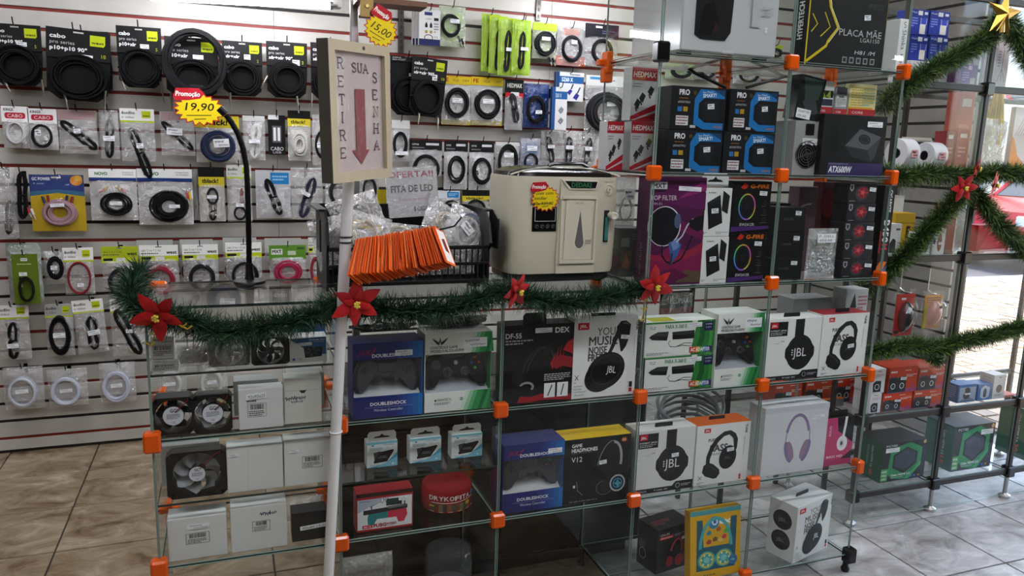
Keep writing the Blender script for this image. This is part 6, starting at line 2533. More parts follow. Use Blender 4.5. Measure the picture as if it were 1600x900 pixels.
def pack(x0, y0, x1, y1, nm, label, hd=None, coil=(), bag='film', tagp=None, Y=1.735, rot=0.0, seed=None, back=None, thick=.016, name='cable_pack', hk=True, tabc=None, plugs=()):
    ym = (y0 + y1) / 2
    X0, X1 = onY(x0, ym, Y)[0], onY(x1, ym, Y)[0]
    xm = (X0 + X1) / 2
    pxm = (x0 + x1) / 2
    zt, zb = onY(pxm, y0, Y)[2], onY(pxm, y1, Y)[2]
    W, H = X1 - X0, zt - zb
    s = seed if seed is not None else int(x0 * 7 + y0 * 3)
    q = random.Random(s)
    o = thing(name, label, 'cable', (xm, Y, zb), (0, rot, 0))
    if bag:
        film_sheet(o, W, H * (1 - (hd[0] * .8 if hd else 0)), thick, bag, s, 8, 10)
    if back:
        # back sheet of the pouch, or the card, an outline in fractions of the pack
        c, pts = back
        pts = pts or [(0, 0), (1, 0), (1, 1), (0, 1)]
        G().prism([((u - .5) * W, v * H) for u, v in pts], .002, .0035, c).build('backing_card', 'card', o)
    if hd:
        hf, hc, fn = hd
        G().box(-W * .505, -.003, H * (1 - hf), W * .505, .003, H, hc, bev=.0004).build('header_card', 'card', o)
        if fn:
            a = Art(W * 1.01, H * hf)
            fn(a)
            a.emit(G(), 'front', W * 1.01, 0, 0, off=.0034, o=(0, 0, H * (1 - hf))).build('header_print', 'card', o)
    for cdef in coil:
        g = G()
        if cdef[0] == 'ring':
            _, cx, cy, rx, ry, n, r, c = cdef[:8]
            ring(g, (cx - .5) * W, cy * H, rx * W, ry * H, n, r, c, q, -.004, cdef[8] if len(cdef) > 8 else .18)
        else:
            _, cx, cy, L, w, ang, n, r, c = cdef[:9]
            bundle(g, (cx - .5) * W, cy * H, L * H, w * W, ang, n, r, c, q, -.004)
            tz = cy * H
            g.tube([((cx - .5) * W + w * W * .30 * math.cos(t), -.004 - w * W * .12 * (1 + math.sin(t)), tz + .004 * math.cos(t)) for t in (0, .8, 1.6, 2.4, 3.1)], r * 1.3, 5, c='#0c0c0d')
        g.build('cable', 'rubber', o, True)
    for (u, v, ang, L, c) in plugs:
        g = G()
        plug(g, (u - .5) * W, v * H, ang, L, .0048, c)
        g.build('plug', 'metal' if c == '#b9b4a8' else 'plastic', o, True)
    if tagp:
        u, v, tw, th = tagp[:4]
        sticker(o, (u - .5) * W, -thick - .007, v * H, tw * W, th * H, s % 90, tagp[4] if len(tagp) > 4 else 0.0)
    if hk:
        hz_ = zt - .012
        hook(xm, hz_, Y - .02, nm)
    return o, W, H


LIME = '#b9c81a'


def wext(a, x, y, w, h):
    """lime square maker's badge"""
    a.poly([(x, y), (x + w * .9, y), (x + w, y + h * .2), (x + w, y + h), (x, y + h)], LIME)
    a.text('wext', x + w * .1, y + h * .22, h * .22, '#2c3010', w=w * .8, bold=.08)


def cabo(t2, num):
    def f(a, W=1, H=1):
        a.text('cabo', .06, .66, .13, '#e8e8e8', w=.24, bold=.06)
        a.text('pro series', .06, .47, .11, '#c8c8c8', w=.38)
        a.text(t2, .06, .27, .12, '#f0f0f0', w=.052 * len(t2), bold=.07)
        wext(a, .68, .50, .24, .36)
        if num:
            a.text(num, .86, .12, .12, LIME)
        a.rect(.42, .87, .58, .92, '#c9c7c0')
    return f


HEXB = [(0, 1), (1, 1), (1, .42), (.96, .10), (.80, 0), (.2, 0), (.0, .12)]


def cabo_pack(x0, y0, x1, y1, t2, num, label, nm, hf=.42, big=1.0, Y=1.70, rot=0.0, pl=(), tg=(.62, .68, .2, .07)):
    o, W, H = pack(x0, y0, x1, y1, nm, label, (hf, '#161616', cabo(t2, num)), [('ring', .50, .33, .45, .31, 10, .0036, '#0a0a0b', .28)], None, None, Y, rot, back=('#070708', HEXB), plugs=pl)
    sticker(o, (tg[0] - .5) * W, -.008, tg[1] * H, tg[2] * W, tg[3] * H, int(x0) % 50 + 3)
    for u in (.08, .90):
        G().tube([((u - .5) * W - .012, -.002, .32 * H), ((u - .5) * W, -.016, .325 * H), ((u - .5) * W + .012, -.002, .33 * H)], .004, 6, c='#1c1c1e').build('cable_tie', 'rubber', o)
    return o


BK = '#b9b4a8'
cabo_pack(-14, 38, 66, 134, 'p10+p10 90°', '5', 'black card of coiled audio cable cut by the left frame edge, top row', 'first black card', pl=((.96, .12, .05, .07, BK), (.2, .1, .4, .05, BK)))
cabo_pack(69, 46, 168, 157, 'p10+p10 90°', '10', 'largest black card of coiled audio cable in the top row, marked 10', 'large black card', rot=.06, pl=((.28, .08, .2, .06, BK), (.93, .18, -.05, .09, BK)), tg=(.62, .62, .22, .07))
cabo_pack(84, 50, 178, 150, 'p10', '', 'black card behind the largest black cable card, its edge showing at the right', 'hidden black card', Y=1.735, rot=-.06)
cabo_pack(184, 42, 253, 137, 'p10+xlr', '5', 'black cable card hanging highest in the top row, marked 5', 'highest black card', hf=.44, pl=((.0, .25, .3, .07, '#3a3a3c'), (.94, .12, .12, .085, BK)))
cabo_pack(259, 59, 341, 152, 'p10+xlr', '', 'black cable card behind a loose round coil of cable', 'coil covered card', hf=.46, pl=((.08, .06, 0, .07, BK),))
P = onY(306, 98, 1.655)
o = thing('cable_coil', 'loose round coil of thick black cable hanging over a black card', 'cable', (P[0], 1.655, P[2]), (0, 0, 0))
g = G()
ring(g, 0, 0, .115, .125, 9, .006, '#131314', random.Random(3), 0, .16)
g.build('cable', 'rubber', o, True)
for (x, z) in ((-.10, .03), (.11, -.03), (-.085, -.06)):
    G().box(x - .014, -.02, z - .005, x + .014, .012, z + .005, '#1e1e20', bev=.002).build('cable_tie', 'rubber', o)
G().box(-.028, -.014, -.135, .028, .002, -.085, '#19191b', bev=.006).build('clamp', 'plastic', o)
cabo_pack(348, 65, 410, 150, 'xlr+xlr', '2', 'black cable card third from the wooden queue sign in the top row', 'third black card', hf=.42, pl=((.16, .05, 0, .06, BK),), tg=(.62, .72, .16, .09))
cabo_pack(417, 66, 480, 153, 'xlr+xlr 90°', '2', 'black cable card second from the wooden queue sign in the top row', 'second black card', hf=.43, pl=((.02, .38, -.5, .06, BK), (.72, .04, .1, .07, BK)), tg=(.72, .64, .18, .1))
cabo_pack(486, 68, 545, 156, 'xlr+xlr 90°', '2', 'black cable card half hidden behind the wooden queue sign', 'black card behind the sign', hf=.43, pl=((.0, .1, 0, .06, BK),))
cabo_pack(638, 90, 692, 182, 'xlr+xlr 90°', '10', 'black cable card just right of the wooden queue sign, marked 10', 'card right of the sign', hf=.40, rot=.08, pl=((.3, .05, 0, .05, BK), (.85, .0, .1, .05, BK)), tg=(.66, .68, .14, .1))
cabo_pack(610, 88, 664, 180, 'xlr+xlr', '', 'stack of cable on black cards behind the card marked 10', 'stack of black cards', Y=1.74, hf=.1)


def cabo_red(a):
    a.text('KINGS', .1, .70, .16, '#333', w=.35, bold=.04)
    a.rect(.12, .22, .88, .60, '#b8283c', .12)
    a.text('CABO', .5, .30, .2, '#f2e6e8', align='c', w=.56)


pack(4, 166, 46, 231, 'white cable pouch', 'white pouch with a red CABO label holding a white cable', (.38, '#f4f3f1', cabo_red), [('ring', .5, .36, .34, .26, 5, .0024, '#c9c9c9')], 'film', None, back=('#f0efed', None))
pack(45, 170, 90, 234, 'black cable pouch', 'white pouch with a red CABO label holding a black cable', (.36, '#f4f3f1', cabo_red), [('ring', .45, .34, .34, .27, 5, .0026, '#161618')], 'film', (.35, .42, .2, .14), back=('#f0efed', None), plugs=((.5, .25, 1.2, .03, BK),))


def redprint(a):
    a.greek(.05, .1, .95, .9, 4, '#b88088')


pack(92, 172, 152, 240, 'diagonal bundle bag', 'clear bag of black power cable lying diagonally, left of the narrow bag', (.24, '#a89a98', redprint), [('bundle', .52, .42, .95, .34, -.85, 8, .003, '#101012')], tagp=(.5, .52, .18, .1))
pack(156, 172, 186, 248, 'narrow bundle bag', 'narrow clear bag with an upright black cable bundle and a white price strip', None, [('bundle', .5, .42, .8, .62, .05, 8, .0028, '#121214')], tagp=(.5, .42, .6, .1))


def audio(a):
    a.text('áudio', .06, .60, .2, '#2a2c2e', w=.38, bold=.04)
    a.text('e vídeo', .06, .30, .16, '#4a4c4e', w=.36)
    wext(a, .64, .34, .26, .5)
    a.rect(0, 0, 1, .13, LIME)


pack(189, 170, 242, 252, 'first audio bag', 'clear audio bag whose black cable bundle hangs out below it', (.26, '#f2f2ee', audio), [('bundle', .55, .16, 1.0, .36, -.30, 8, .003, '#101012')], tagp=(.55, .30, .2, .09))
pack(251, 175, 304, 243, 'small diagonal bag', 'clear bag of black cable lying diagonally beside the blue coil', (.2, '#b0a8a6', redprint), [('bundle', .5, .45, .9, .30, -.8, 7, .0028, '#111113')], tagp=(.42, .55, .46, .16, .05))


def tblack(a):
    a.rect(0, .0, 1, 1, '#c9b92a')
    a.text('tblack!', .12, .25, .45, '#1a1a16', w=.6, bold=.06, shear=.15)


def tblack2(a):
    a.rect(0, .48, 1, 1, '#121212')
    a.poly([(0, 0), (0, .5), (1, .5), (1, .2), (.5, .05)], '#c9b92a')
    a.text('tblack!', .14, .2, .2, '#1a1a16', w=.62, bold=.06)


pack(306, 181, 374, 254, 'blue coil bag', 'yellow headed clear bag holding a round coil of dark blue cable', (.26, '#c9b92a', tblack), [('ring', .5, .36, .40, .34, 12, .0028, '#2a3350', .45)], tagp=(.58, .42, .36, .18, -.08))
pack(380, 181, 414, 250, 'white coil bag', 'clear bag with a folded white cable beside the black cable box', (.12, '#c8c8c4', None), [('bundle', .55, .42, .8, .6, .1, 7, .003, '#cfcfcc')], tagp=(.5, .42, .5, .08))


def caboblk(a):
    a.rect(.35, .82, .8, .92, '#8a8c8e')
    a.text('CABO', .5, .08, .09, '#e0e0e0', align='c', w=.55)


pack(419, 180, 446, 242, 'black cable box', 'black box marked CABO with a white plug pictured', None, (), None, None, back=('#111112', None), Y=1.74)
o = SC.objects[-1]
po_ = [x for x in SC.objects if x.name.startswith('cable_pack')][-1]
a = Art(.085, .185)
a.text('CABO', .5, .1, .08, '#e6e6e6', align='c', w=.62)
a.text('USB', .5, .03, .05, '#c0c0c0', align='c', w=.4)
a.rect(.28, .28, .72, .66, '#55575a')
a.rect(.34, .32, .46, .62, '#dcdcda')
a.rect(.54, .32, .66, .62, '#dcdcda')
a.rect(.1, .8, .6, .9, '#d8d8d8')
a.emit(G(), 'front', .085, 0, 0, off=-.0015).build('card_print', 'card', po_)
pack(450, 173, 485, 251, 'white spiral bag', 'black and yellow headed bag with a white coiled cable', (.32, '#c9b92a', tblack2), [('ring', .5, .32, .34, .24, 7, .0026, '#cfcdc4', .5)], back=('#e0dcc8', None))
pack(488, 180, 520, 258, 'dark coil bag', 'clear bag with a black cable coil just left of the wooden queue sign', None, [('ring', .5, .42, .38, .28, 7, .0028, '#121214')], tagp=(.4, .4, .4, .1))


def uma(a):
    a.rect(0, 0, 1, 1, '#141416')
    a.text('uma', .08, .5, .22, '#d6d6d6', w=.2)
    a.rect(.5, .5, .9, .72, '#d0d2d4')
    a.greek(.08, .15, .7, .35, 1, '#8a8a8a')


pack(612, 188, 640, 252, 'white corner bag', 'white bag with a black cable coil at the right edge of the wooden queue sign', (.2, '#d4d4d2', None), [('ring', .45, .42, .36, .30, 6, .003, '#141416')], back=('#e6e6e4', None), tagp=(.5, .2, .7, .09))
pack(640, 219, 690, 275, 'grey coil bag', 'black headed bag with a dark cable coil above the offer sign', (.28, '#141416', uma), [('ring', .5, .22, .40, .38, 7, .003, '#1c1c1e')], back=('#a8a8a8', None))
pack(694, 220, 730, 296, 'first white square bag', 'black headed white bag with a looped cable, left of its twin above the basket', (.22, '#141416', uma), [('ring', .5, .42, .36, .28, 5, .0034, '#161618', .35)], back=('#f0f0ee', None), plugs=((.6, .5, .5, .03, '#b08a3a'),))
pack(733, 221, 771, 298, 'second white square bag', 'black headed white bag with a ring of cable, just left of the concentrator top', (.22, '#141416', uma), [('ring', .5, .40, .38, .26, 6, .0034, '#161618')], back=('#f2f2f0', None), plugs=((.3, .42, .3, .04, '#26262a'), (.7, .42, -.3, .04, '#c9c9c8')))
pack(774, 222, 811, 272, 'tall ring bag', 'white bag with a tall black cable ring above the concentrator lid', (.12, '#d4d4d4', None), [('ring', .5, .40, .40, .50, 6, .0034, '#1c1d20')], back=('#e2e2e2', None), tagp=(.5, .6, .4, .14))
pack(813, 216, 844, 268, 'blue bag', 'bright blue pouch with a black coil above the concentrator lid', None, [('ring', .5, .3, .34, .25, 6, .003, '#16181c')], 'film', (.5, .7, .5, .14), back=('#1e56a0', None))
for i, (x0, y0, x1, y1) in enumerate(((845, 205, 872, 258), (872, 204, 903, 262), (903, 206, 930, 264))):
    pack(x0, y0, x1, y1, ('first', 'second', 'third')[i] + ' plug bag', ('first', 'second', 'third')[i] + ' from the left of three clear bags of black plugs above the concentrator', None, [('bundle', .5, .45, .8, .5, .2 * (i - 1), 6, .0034, '#2a2b2e')], plugs=((.4, .5, .3, .04, '#17181a'), (.62, .34, .4, .05, '#17181a')), tagp=(.5, .55, .4, .1), Y=1.74)
pack(928, 207, 948, 268, 'white edge bag', 'narrow white bag beside the orange back clip of the tower', None, (), 'film', None, back=('#c9c9c7', None))


def white_navy(a):
    a.rect(0, 0, 1, .18, '#23285a')
    a.rect(.25, .84, .62, .93, '#2c3068')
    for x in (.28, .5):
        a.poly([(x, .5), (x + .12, .5), (x + .12, .58), (x + .06, .66), (x, .58)], '#1a1a1c')
        a.rect(x, .34, x + .12, .42, '#a08a3a')
    a.arc(.45, .22, .12, .08, .02, '#1c1c2c')
    a.rect(.70, .70, .92, .78, '#1a1a1c')
    a.greek(.70, .35, .92, .65, 4, '#777')
    a.text('3.0', .72, .22, .05, '#444', w=.16)
    a.text('CARD', .3, .72, .04, '#555', w=.3)


for i in range(3):
    o, W, H = pack(655 - 5 * i, 15, 688 - 5 * i, 71, ('front', 'middle', 'rear')[i] + ' white navy box', ('front', 'middle', 'rear')[i] + ' of three white and navy cable boxes right of the slotted upright', None, (), None, None, back=('#dcdcda', None), Y=1.66 + .03 * i, hk=(i == 0), name='cable_box')
    a = Art(W, H)
    white_navy(a)
    a.emit(G(), 'front', W, 0, 0, off=-.0016).build('box_print', 'card', o)
    G().box(-W / 2, .0036, 0, W / 2, .024, H, '#c9c9ca').build('box_body', 'card', o)
pack(686, 10, 727, 73, 'lime ring bag', 'lime green bag with a black cable ring beside the white and navy boxes', None, [('ring', .42, .52, .34, .27, 6, .003, '#131416')], 'film', (.55, .62, .35, .1), back=('#a8d84a', None), plugs=((.72, .28, .4, .05, '#121214'), (.85, .22, .4, .05, '#121214')))
for i in range(4):
    x = (752, 764, 778, 800)[i]
    nmx = ('leftmost', 'second', 'third', 'foremost')[i]
    o, W, H = pack(x, 22 + 3 * i, x + (28 if i < 3 else 29), 112 + (3 * i if i < 3 else 2), nmx + ' lime bag', nmx + ' of the four overlapping lime green cable bags', None, [('bundle', .5, .42, .72, .45, .05, 7, .003, '#121316')], 'green_film', (.6, .45, .4, .06) if i > 1 else None, Y=1.72 - .022 * i, hk=(i in (0, 3)), thick=.012)
    G().box(-W / 2, -.001, H * .84, W / 2, .001, H, '#a9c61c').build('bag_top', 'paper', o)
pack(805, 33, 829, 118, 'slim lime bag', 'slim lime green bag with a long cable loop right of the overlapping bags', None, [('bundle', .5, .44, .7, .5, 0, 6, .003, '#121316')], 'green_film', (.5, .5, .6, .06), Y=1.69)
pack(832, 36, 869, 92, 'lime coil bag', 'lime green bag with a round black coil beside the orange bag', (.22, '#a9c61c', None), [('ring', .5, .42, .42, .34, 9, .003, '#121316', .3)], 'film', (.5, .55, .36, .1), back=('#9ab84a', None), plugs=((.7, .05, .4, .04, '#121214'), (.85, .04, .4, .04, '#121214')))
pack(870, 42, 914, 103, 'orange bag', 'orange and clear bag with a black cable ring beside the tower glass', None, [('ring', .5, .44, .36, .34, 8, .003, '#1c1d20', .2)], 'film', (.55, .6, .2, .1), back=('#a8a8a4', None))
o = [x for x in SC.objects if x.name.startswith('cable_pack')][-1]
G().box(-.075, .0, 0, .075, .0016, .045, '#c0501c').build('orange_band', 'paper', o)
G().box(-.04, .0, .14, .04, .0016, .17, '#c0501c').build('orange_label', 'paper', o)


def navy(a):
    a.rect(0, 0, 1, 1, '#15151f')
    a.rect(.3, .72, .5, .86, '#e0e0e2')
    a.greek(.5, .3, .9, .6, 2, '#5a5c7a')


pack(914, 38, 965, 104, 'navy headed bag', 'navy headed clear bag with dark adapters behind the tower edge', (.34, '#15151f', navy), [('ring', .5, .36, .3, .28, 6, .004, '#17181c')])


def fe(a):
    a.rect(0, 0, 1, 1, '#d0b41c')
    a.text('FE', .06, .3, .45, '#a02a1c', w=.16, bold=.05)
    a.text('VGA', .38, .35, .3, '#3a3a2a', w=.2)
    a.text('10M', .72, .35, .3, '#3a3a2a', w=.2)


for i, (x0, y0, x1, y1) in enumerate(((690, 119, 735, 195), (736, 121, 785, 196))):
    o, W, H = pack(x0, y0, x1, y1, ('first', 'second')[i] + ' yellow headed bag', ('left one', 'right one')[i] + ' of two yellow headed bags with a thick black cable ring', (.17, '#d0b41c', fe), [('ring', .5, .45, .40, .30, 9, .0034, '#17181b', .25)], 'film', (.5, .5, .34, .09), back=('#cacac6', None))
    G().box(-W / 2, -.0005, 0, W / 2, .0015, H * .10, '#a8983a').build('yellow_band', 'paper', o)


def hedm(a):
    a.rect(0, 0, 1, .26, '#b3202c')
    a.text('HEDMAX', .1, .55, .22, '#e6e6e6', w=.8, bold=.05)
    a.rect(.3, .1, .75, .3, '#d8d8da')


pack(789, 124, 817, 203, 'black red headed bag', 'black and red headed bag with a dark adapter left of the blue bag', (.36, '#121214', hedm), [('bundle', .5, .42, .6, .5, -.2, 5, .004, '#2a2b2e')], 'film', None, back=('#6a6b6e', None), plugs=((.4, .5, .3, .07, '#17181a'),))
pack(818, 131, 857, 200, 'dark blue bag', 'dark blue glossy bag with black cable left of the white and blue box', None, [('ring', .45, .42, .34, .3, 7, .004, '#141518')], 'blue_film', (.55, .36, .26, .08), back=('#1c2a55', None))


def vga(a):
    a.rect(0, .62, 1, .86, '#1f5a94')
    a.text('SZ60 X', .2, .68, .13, '#d8e6f2', w=.4, bold=.05)
    a.rect(0, 0, .12, 1, '#17406c')
    a.poly([(.40, .30), (.52, .42), (.60, .36), (.50, .20)], '#3a2f86')
    a.poly([(.62, .12), (.74, .30), (.86, .22), (.76, .04)], '#3a2f86')
    a.line([(.55, .42), (.62, .6)], .05, '#2c2c40')
    a.line([(.78, .28), (.88, .5)], .05, '#2c2c40')
    a.greek(.5, .88, .92, .97, 1, '#667')


def vga2(a):
    a.rect(0, .72, 1, .90, '#1f5a94')
    a.text('SZ60 X', .1, .76, .09, '#d8e6f2', w=.5)
    a.rect(0, 0, .2, 1, '#1c4f8c')
    for y in (.45, .2):
        a.poly([(.4, y), (.6, y + .1), (.8, y + .04), (.6, y - .08)], '#8c8e90')
        a.arc(.6, y, .05, .04, .012, '#5a5c60')


for (x0, y0, x1, y1, fn, lb, nmx, YY) in ((869, 113, 912, 158, vga, 'white and blue box with purple plugs pictured, hanging beside the white headed bag', 'large blue box', 1.72), (863, 136, 886, 203, vga2, 'narrow white and blue adapter box in front of the larger blue box', 'narrow blue box', 1.66)):
    o, W, H = pack(x0, y0, x1, y1, nmx, lb, None, (), None, None, back=('#dadcdc', None), Y=YY, name='adapter_box')
    a = Art(W, H)
    fn(a)
    a.emit(G(), 'front', W, 0, 0, off=-.0016).build('box_print', 'card', o)
    G().box(-W / 2, .0036, 0, W / 2, .03, H, '#1c4f8c').build('box_body', 'card', o)


def ital(a):
    a.rect(.08, .60, .3, .84, '#3f8fc0', .1)
    a.rect(.3, .2, .4, .42, '#d8d8d8')
    a.greek(.40, .5, .8, .65, 1, '#555')
    a.rect(.88, .1, .98, .4, '#8a8a8c')


pack(914, 119, 986, 208, 'white headed cable bag', 'white headed clear bag with a thick black cable coil behind the tower back clip', (.18, '#d9d9d6', ital), [('ring', .45, .36, .42, .34, 9, .0055, '#26272a', .35)], 'film', (.55, .52, .24, .08, -.1))

# third row ---------------------------------------------------------
pack(-6, 262, 26, 372, 'left crinkled bag', 'large crinkled clear bag at the left frame edge', None, [('bundle', .6, .3, .5, .5, .1, 5, .003, '#26272a')], thick=.03)
pack(21, 268, 50, 342, 'red white plug bundle', 'black cable bundle with red and white plugs left of the yellow blister', None, [('bundle', .5, .5, 1.0, .7, .05, 10, .0034, '#101012')], None, None, plugs=((.7, .25, .3, .04, '#b02430'), (.9, .22, .3, .045, '#d8d4d0')))


def gc(a):
    a.rect(0, .70, 1, 1, '#2c3f7a')
    a.poly([(0, .70), (.5, .74), (1, .70), (1, .62), (.5, .68), (0, .62)], '#3a6a8a')
    a.text('GC POWER', .05, .90, .05, '#dfe6f0', w=.33, bold=.05)
    a.text('4 mm', .06, .83, .03, '#b9c4d8', w=.2)
    a.ell(.86, .90, .10, .09, '#d88a1c')
    a.ell(.90, .94, .06, .05, '#e0b02c')
    a.rect(.40, .94, .58, .965, '#d8d6cc')


o, W, H = pack(48, 273, 133, 361, 'yellow blister', 'yellow and blue blister card with a pink speaker cable coil', None, [('ring', .52, .33, .34, .25, 14, .0028, '#a08088', .5)], 'clear_plastic', (.5, .47, .26, .06, -.05), back=('#c9a810', None), plugs=((.22, .62, .3, .05, '#2c2f5a'), (.32, .64, .1, .05, '#8a2a2c'), (.68, .64, -.2, .05, '#2c2f5a'), (.78, .62, -.3, .05, '#8a2a2c')))
a = Art(W, H)
gc(a)
a.emit(G(), 'front', W, 0, 0, off=-.0016).build('card_print', 'card', o)


def novo(a):
    a.rect(0, .0, 1, .30, '#1d3a78')
    a.poly([(0, 0), (1, 0), (1, .12), (.5, .05), (0, .14)], '#2a2c5a')
    a.text('NOVO', .13, .50, .24, '#2f7a3a', w=.26, bold=.06)
    a.text('CONECTA E', .70, .68, .10, '#444', w=.24)
    a.text('O MUNDO', .71, .50, .10, '#333', w=.23)


pack(141, 264, 214, 344, 'smaller novo pouch', 'smaller NOVO pouch with a black cable ring and coloured plugs', (.24, '#f4f4f0', novo), [('ring', .55, .32, .34, .22, 11, .003, '#141416', .4)], 'film', (.55, .34, .26, .07), back=('#eaeae6', None), plugs=((.32, .62, -.9, .045, '#c82c34'), (.40, .66, -.7, .045, '#d8b024'), (.50, .66, .2, .045, '#e0e0dc'), (.58, .66, .6, .045, '#d8b024'), (.66, .62, .8, .045, '#c82c34')))
pack(216, 264, 301, 351, 'larger novo pouch', 'larger NOVO pouch with a thick black coil of cable', (.23, '#f4f4f0', novo), [('ring', .55, .33, .36, .28, 16, .0032, '#111113', .5)], 'film', (.66, .34, .2, .06), back=('#e0e0dc', None), plugs=((.80, .66, .9, .04, '#e0e0dc'), (.88, .62, .2, .06, '#c82c34'), (.94, .60, .1, .06, '#d8b024'), (.98, .62, .05, .06, '#e0e0dc')))
pack(290, 264, 310, 344, 'grey pouch behind', 'plain grey pouch showing behind the larger NOVO pouch', None, (), 'film', None, back=('#8a8a80', None), Y=1.76)
pack(311, 261, 351, 346, 'tblack pouch', 'black and yellow headed pouch with black plug leads', (.36, '#c9b92a', tblack2), [('bundle', .52, .2, .35, .40, .05, 5, .0026, '#121214'), ('ring', .52, .47, .22, .15, 4, .0026, '#121214')], 'film', (.5, .46, .38, .06), back=('#e4dcc4', None), plugs=((.32, .5, .1, .04, '#8a2228'),))
pack(355, 258, 393, 346, 'narrow audio bag', 'narrow audio bag with a small black lead behind the gooseneck', (.24, '#cfd0c8', audio), [('ring', .5, .15, .24, .12, 5, .0028, '#141416'), ('bundle', .6, .4, .4, .2, 0, 3, .0026, '#6a1c20')], tagp=(.5, .30, .3, .06))


def bluep(a):
    a.rect(.42, .1, .95, .85, '#1f7ab8')
    a.greek(.48, .3, .9, .7, 2, '#9cc8e2')


pack(400, 266, 454, 341, 'blue label bag', 'clear bag with a blue label and a slanting black cable bundle', (.32, '#b9babc', bluep), [('bundle', .5, .45, .78, .34, -.35, 7, .0032, '#131316')], back=('#d8dadc', None), plugs=((.6, .25, .4, .03, BK),))
pack(455, 262, 504, 342, 'slanted dark bag', 'clear bag with a dark blue grey bundle leaning right, beside the basket', None, [('bundle', .52, .42, .82, .44, .3, 8, .0034, '#2a2c3c')], tagp=(.45, .5, .28, .07, .5), plugs=((.62, .62, .5, .04, BK),))
pack(508, 265, 560, 330, 'bag behind pole', 'crinkled clear bag of dark cable behind the white pole', None, [('ring', .5, .45, .38, .34, 7, .0034, '#1f2024')])
pack(562, 258, 592, 322, 'dark bag behind sign', 'clear bag with a dark lead between the pole and the offer sign', None, [('ring', .5, .4, .34, .3, 5, .0034, '#1c1d20')], back=('#a6a6a4', None))
pack(684, 298, 718, 328, 'small white blue bag', 'small white and blue pouch behind the basket', (.4, '#cfd2d6', bluep), [('ring', .6, .2, .3, .3, 4, .003, '#15161a')])
pack(722, 297, 764, 340, 'lower tblack pouch', 'black and olive headed pouch behind the right end of the basket', (.42, '#6a6424', tblack2), [('ring', .5, .3, .34, .35, 4, .0034, '#15161a')], back=('#a8a290', None))

# fourth row ---------------------------------------------------------
for i in range(3):
    o, W, H = pack(12 + 3 * i, 380 + 3 * i, 62 + 2 * i, 468 + 2 * i, ('rear', 'middle', 'front')[i] + ' green card', ('rear', 'middle', 'front')[i] + ' of three bright green cable cards behind the olive card', None, (), 'film', None, back=(('#1e6a24', '#2a7a2c', '#2f842f')[i], None), Y=1.755 - .022 * i, hk=(i == 0))


def olv(a):
    a.rect(.35, .86, .6, .92, '#e6e6e0')
    a.text('MXT', .38, .87, .04, '#2a2a1c', w=.2)
    a.greek(.2, .78, .8, .82, 1, '#b9c48a')


o, W, H = pack(20, 397, 61, 475, 'olive cable card', 'olive green card with a short black lead in front of the green cards', None, [('ring', .52, .30, .30, .26, 3, .003, '#161812')], None, (.46, .62, .3, .07), back=('#5f7420', None), Y=1.68, plugs=((.3, .55, .1, .04, '#1c1d18'),))
a = Art(W, H)
olv(a)
a.emit(G(), 'front', W, 0, 0, off=-.0016).build('card_print', 'card', o)
pack(69, 392, 103, 444, 'small coil bag', 'small clear bag with a black coil between the olive card and the red lead bag', None, [('ring', .55, .5, .36, .34, 8, .003, '#131315', .3)], tagp=(.5, .52, .3, .12))
pack(100, 387, 147, 460, 'red lead bag', 'audio bag with red leads curving down on both sides', (.30, '#f2f2ee', audio), [('ring', .5, .36, .40, .36, 3, .0028, '#7a1c26', .12)], tagp=(.55, .22, .22, .07))


def mxl(c1, band, txt='cabo 2 rca + 2 rca'):
    def f(a):
        a.rect(0, 0, 1, 1, c1)
        a.rect(0, 0, 1, .34, band)
        a.text(txt, .05, .62, .14, '#3a3c30', w=.5)
        a.greek(.05, .42, .55, .56, 1, '#5a5c4a')
        a.rect(.05, .12, .3, .28, '#1c1c1c')
        a.rect(.42, .86, .58, .93, '#8a8a86')
        a.text('wext', .70, .46, .2, '#2a2c18', w=.26, bold=.06)
        a.rect(.4, .1, .64, .3, '#dcdcda')
    return f


row4 = ((160, 385, 217, 455, '#a9b824', '#b9c81a', '#1c1e22', 'lime headed bag with a dark cable ring, left of the red cable bag'), (219, 383, 279, 452, '#f0f1ec', LIME, '#8a2638', 'white and lime headed bag with a red cable ring'), (286, 382, 341, 448, '#f0f1ec', LIME, '#1b1c20', 'white and lime headed bag with a black ring, left of the lamp base'), (353, 379, 409, 444, '#f0f1ec', LIME, '#1b1c20', 'white and lime headed bag with a black ring behind the gooseneck'), (482, 371, 503, 436, '#d6d6d0', LIME, '#8a3040', 'white and lime headed bag cut by the black basket edge'))
for i, (x0, y0, x1, y1, c1, c2, cc, lb) in enumerate(row4):
    pack(x0, y0, x1, y1, ('lime', 'red ring', 'black ring', 'gooseneck', 'basket edge')[i] + ' headed bag', lb, (.36, c1, mxl(c1, c2)), [('ring', .52, .22, .36, .32, 6, .0036, cc, .2)], tagp=None, thick=.02, plugs=((.15, .3, .2, .03, '#1c1c1e'),))
    if i in (1, 2, 3):
        pack(x0 - 4, y0 - 8, x1 - 8, y1 - 12, ('red ring', 'black ring', 'gooseneck')[i - 1] + ' rear bag', 'grey headed bag hanging behind the ' + ('red ring bag', 'black ring bag', 'bag at the gooseneck')[i - 1], (.36, '#b4b6b0', None), [('ring', .4, .2, .36, .32, 4, .0036, '#1b1c20', .2)], Y=1.765, hk=False)


def mxg(a):
    a.rect(0, 0, 1, 1, '#5a8a2c')
    a.rect(.06, .35, .36, .75, '#e4e6e0')
    a.text('MXT', .09, .45, .22, '#20201c', w=.24, bold=.06)
    a.rect(.5, .3, .72, .6, '#c4ccb4')
    a.rect(.76, .7, .95, .85, '#3a5c20')


